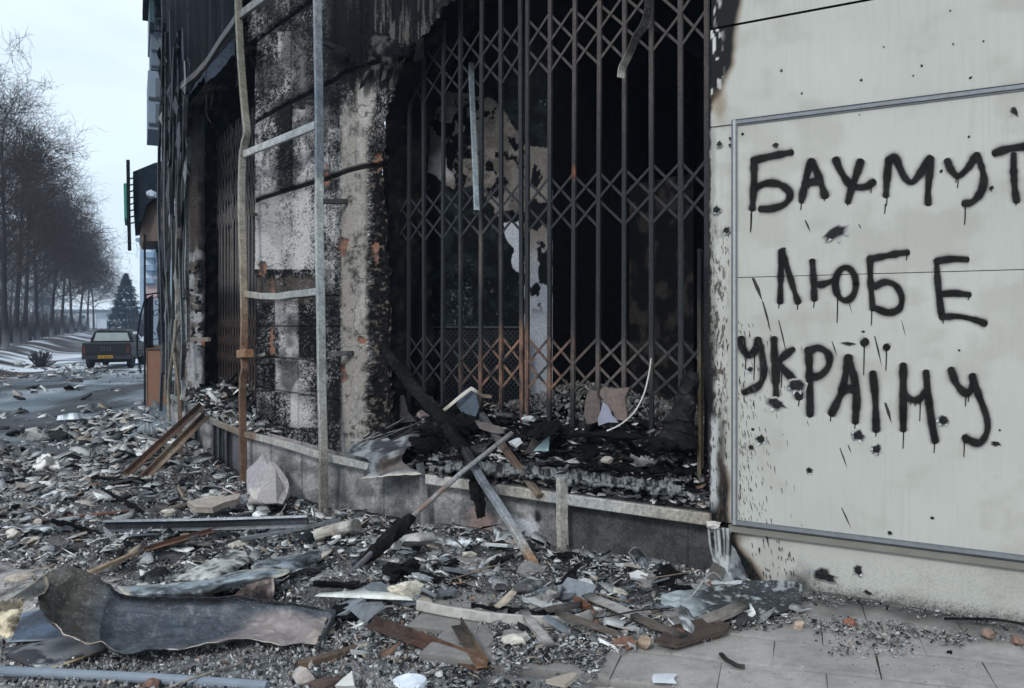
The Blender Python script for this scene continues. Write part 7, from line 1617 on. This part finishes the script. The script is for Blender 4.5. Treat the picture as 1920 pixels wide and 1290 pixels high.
# conifer
def fir(px, Y, Ht, rad, label, seed):
    r = np.random.default_rng(seed); x = (px-CX)/F*Y; z = float(gnd(x, Y)); t = thing('fir_tree', label, 'tree', (x, Y, z))
    bar('trunk', [(x, Y, z), (x, Y, z+Ht*.9)], .4, .4, M_bark, t, prof='round', step=1., stops=[(0, (60, 52, 50)), (1, (60, 52, 50))], taper=[1, .1])
    V = []; Fc = []; C = []
    for k in range(9000):
        u = r.random()**.8; h = Ht*(.14+.86*u); tier = .70+.42*((h*1.1) % 1.); a = r.uniform(0, 6.28); rr = rad*(1-u)**.85*tier*r.uniform(.55, 1.08)*(.62+.76*float(vn(np.array(a*2.2), np.array(h*.9), 15)))+.05
        p = np.array([x+math.cos(a)*rr, Y+math.sin(a)*rr, z+h-rr*.22]); s = r.uniform(.16, .42)*(.5+.6*(1-u)); dv = np.array([math.cos(a), math.sin(a), -.35+r.normal()*.3]); sd_ = np.array([-math.sin(a), math.cos(a), r.normal()*.3])
        n0 = len(V); V += [p-sd_*s*.4, p+sd_*s*.4, p+dv*s*1.3]; Fc.append((n0, n0+1, n0+2)); g = r.uniform(.6, 1.3); C += [RGB(34, 46, 46)*g]*3
    mobj('crown', np.array(V), Fc, M_bark, t, np.array(C)); return t
fir(236, 120, 8.9, 2.9, 'dark bluish fir tree at the far end of the street', 611)
shrub('far_tree', 258, 600, 118, 6.0, 'reddish bare bushy tree right of the fir', 613, n=500, wd=2.4)
# apartment block far off
ab = thing('apartment_block', 'pale blue apartment block with stacked balconies far down the street', 'building', at(275, 640, 150))
def abox(name, px0, px1, y0, y1, Y0, dep, col, mat, parent):
    a, b = at(px0, y0, Y0), at(px1, y1, Y0); mb = MB()
    V, Fc = box_vf(((a.x+b.x)/2, Y0+dep/2, (a.z+b.z)/2), (abs(b.x-a.x)/2, 0, 0), (0, dep/2, 0), (0, 0, abs(a.z-b.z)/2)); mb.add(V, Fc, s2l(col)); return mb.obj(name, mat, parent)
abox('wall', 262, 330, 452, 606, 150, 12, (138, 158, 176), M_matte, ab)
abox('roof', 254, 332, 446, 453, 148.6, 14, (110, 126, 142), M_matte, ab)
abox('brick_band', 274, 300, 521, 606, 149.7, .4, (166, 140, 138), M_matte, ab)
for y in (468, 492, 516):
    bl = abox('balcony', 266, 287, y+6, y+15, 148.4, 1.6, (120, 142, 162), M_matte, ab)
    abox('window', 271, 284, y-8, y+5, 149.85, .2, (178, 196, 214), M_matte, bl)
for x in (289, 294): abox('window', x, x+3, 456, 516, 149.9, .2, (84, 100, 118), M_matte, ab)
# white board and pale low houses at the end of the street
bd = thing('notice_board', 'plain white board standing under the trees above the pickup roof', 'board', at(190, 618, 96))
abox('face', 182, 198, 599, 616, 96, .3, (196, 204, 216), M_matte, bd)
for x in (184, 195): abox('leg', x, x+1.4, 616, 624, 96.05, .15, (120, 126, 134), M_matte, bd)
for i, (x0, x1, y0, Y, c, lb) in enumerate(((206, 232, 590, 200, (186, 190, 196), 'small pale house far behind the pickup truck'), (244, 262, 588, 205, (170, 168, 166), 'small beige house far behind the fir tree'), (-60, 60, 560, 190, (176, 182, 190), 'long pale building glimpsed between the tree trunks at far left'), (70, 180, 585, 210, (186, 192, 198), 'low pale building glimpsed between the trees above the verge'))):
    hs = thing('far_house', lb, 'house', at((x0+x1)/2, 616, Y)); abox('wall', x0, x1, y0, 617, Y, 8, c, M_matte, hs); abox('roof', x0-1, x1+1, y0-5, y0, Y-.5, 9, (120, 126, 134), M_matte, hs)
    for k in range(3): abox('window', x0+(x1-x0)*(k+.3)/3.2, x0+(x1-x0)*(k+.6)/3.2, y0+6, y0+13, Y-.1, .2, (70, 80, 92), M_matte, hs)
# ================================================================ winter haze
def haze():
    V, Fc = box_vf((-40, 160, 21), (300, 0, 0), (0, 225, 0), (0, 0, 23.5))
    m = bpy.data.materials.new('haze_air'); m.use_nodes = True; t = m.node_tree; t.nodes.clear()
    o = t.nodes.new('ShaderNodeOutputMaterial'); v = t.nodes.new('ShaderNodeVolumePrincipled')
    v.inputs['Color'].default_value = (.55, .74, 1, 1); v.inputs['Density'].default_value = .0008; v.inputs['Anisotropy'].default_value = .2
    t.links.new(v.outputs[0], o.inputs['Volume'])
    tag(mobj('haze', V, Fc, m, None, origin='zero'), kind='stuff', label='thin bluish winter haze over the street')
haze()
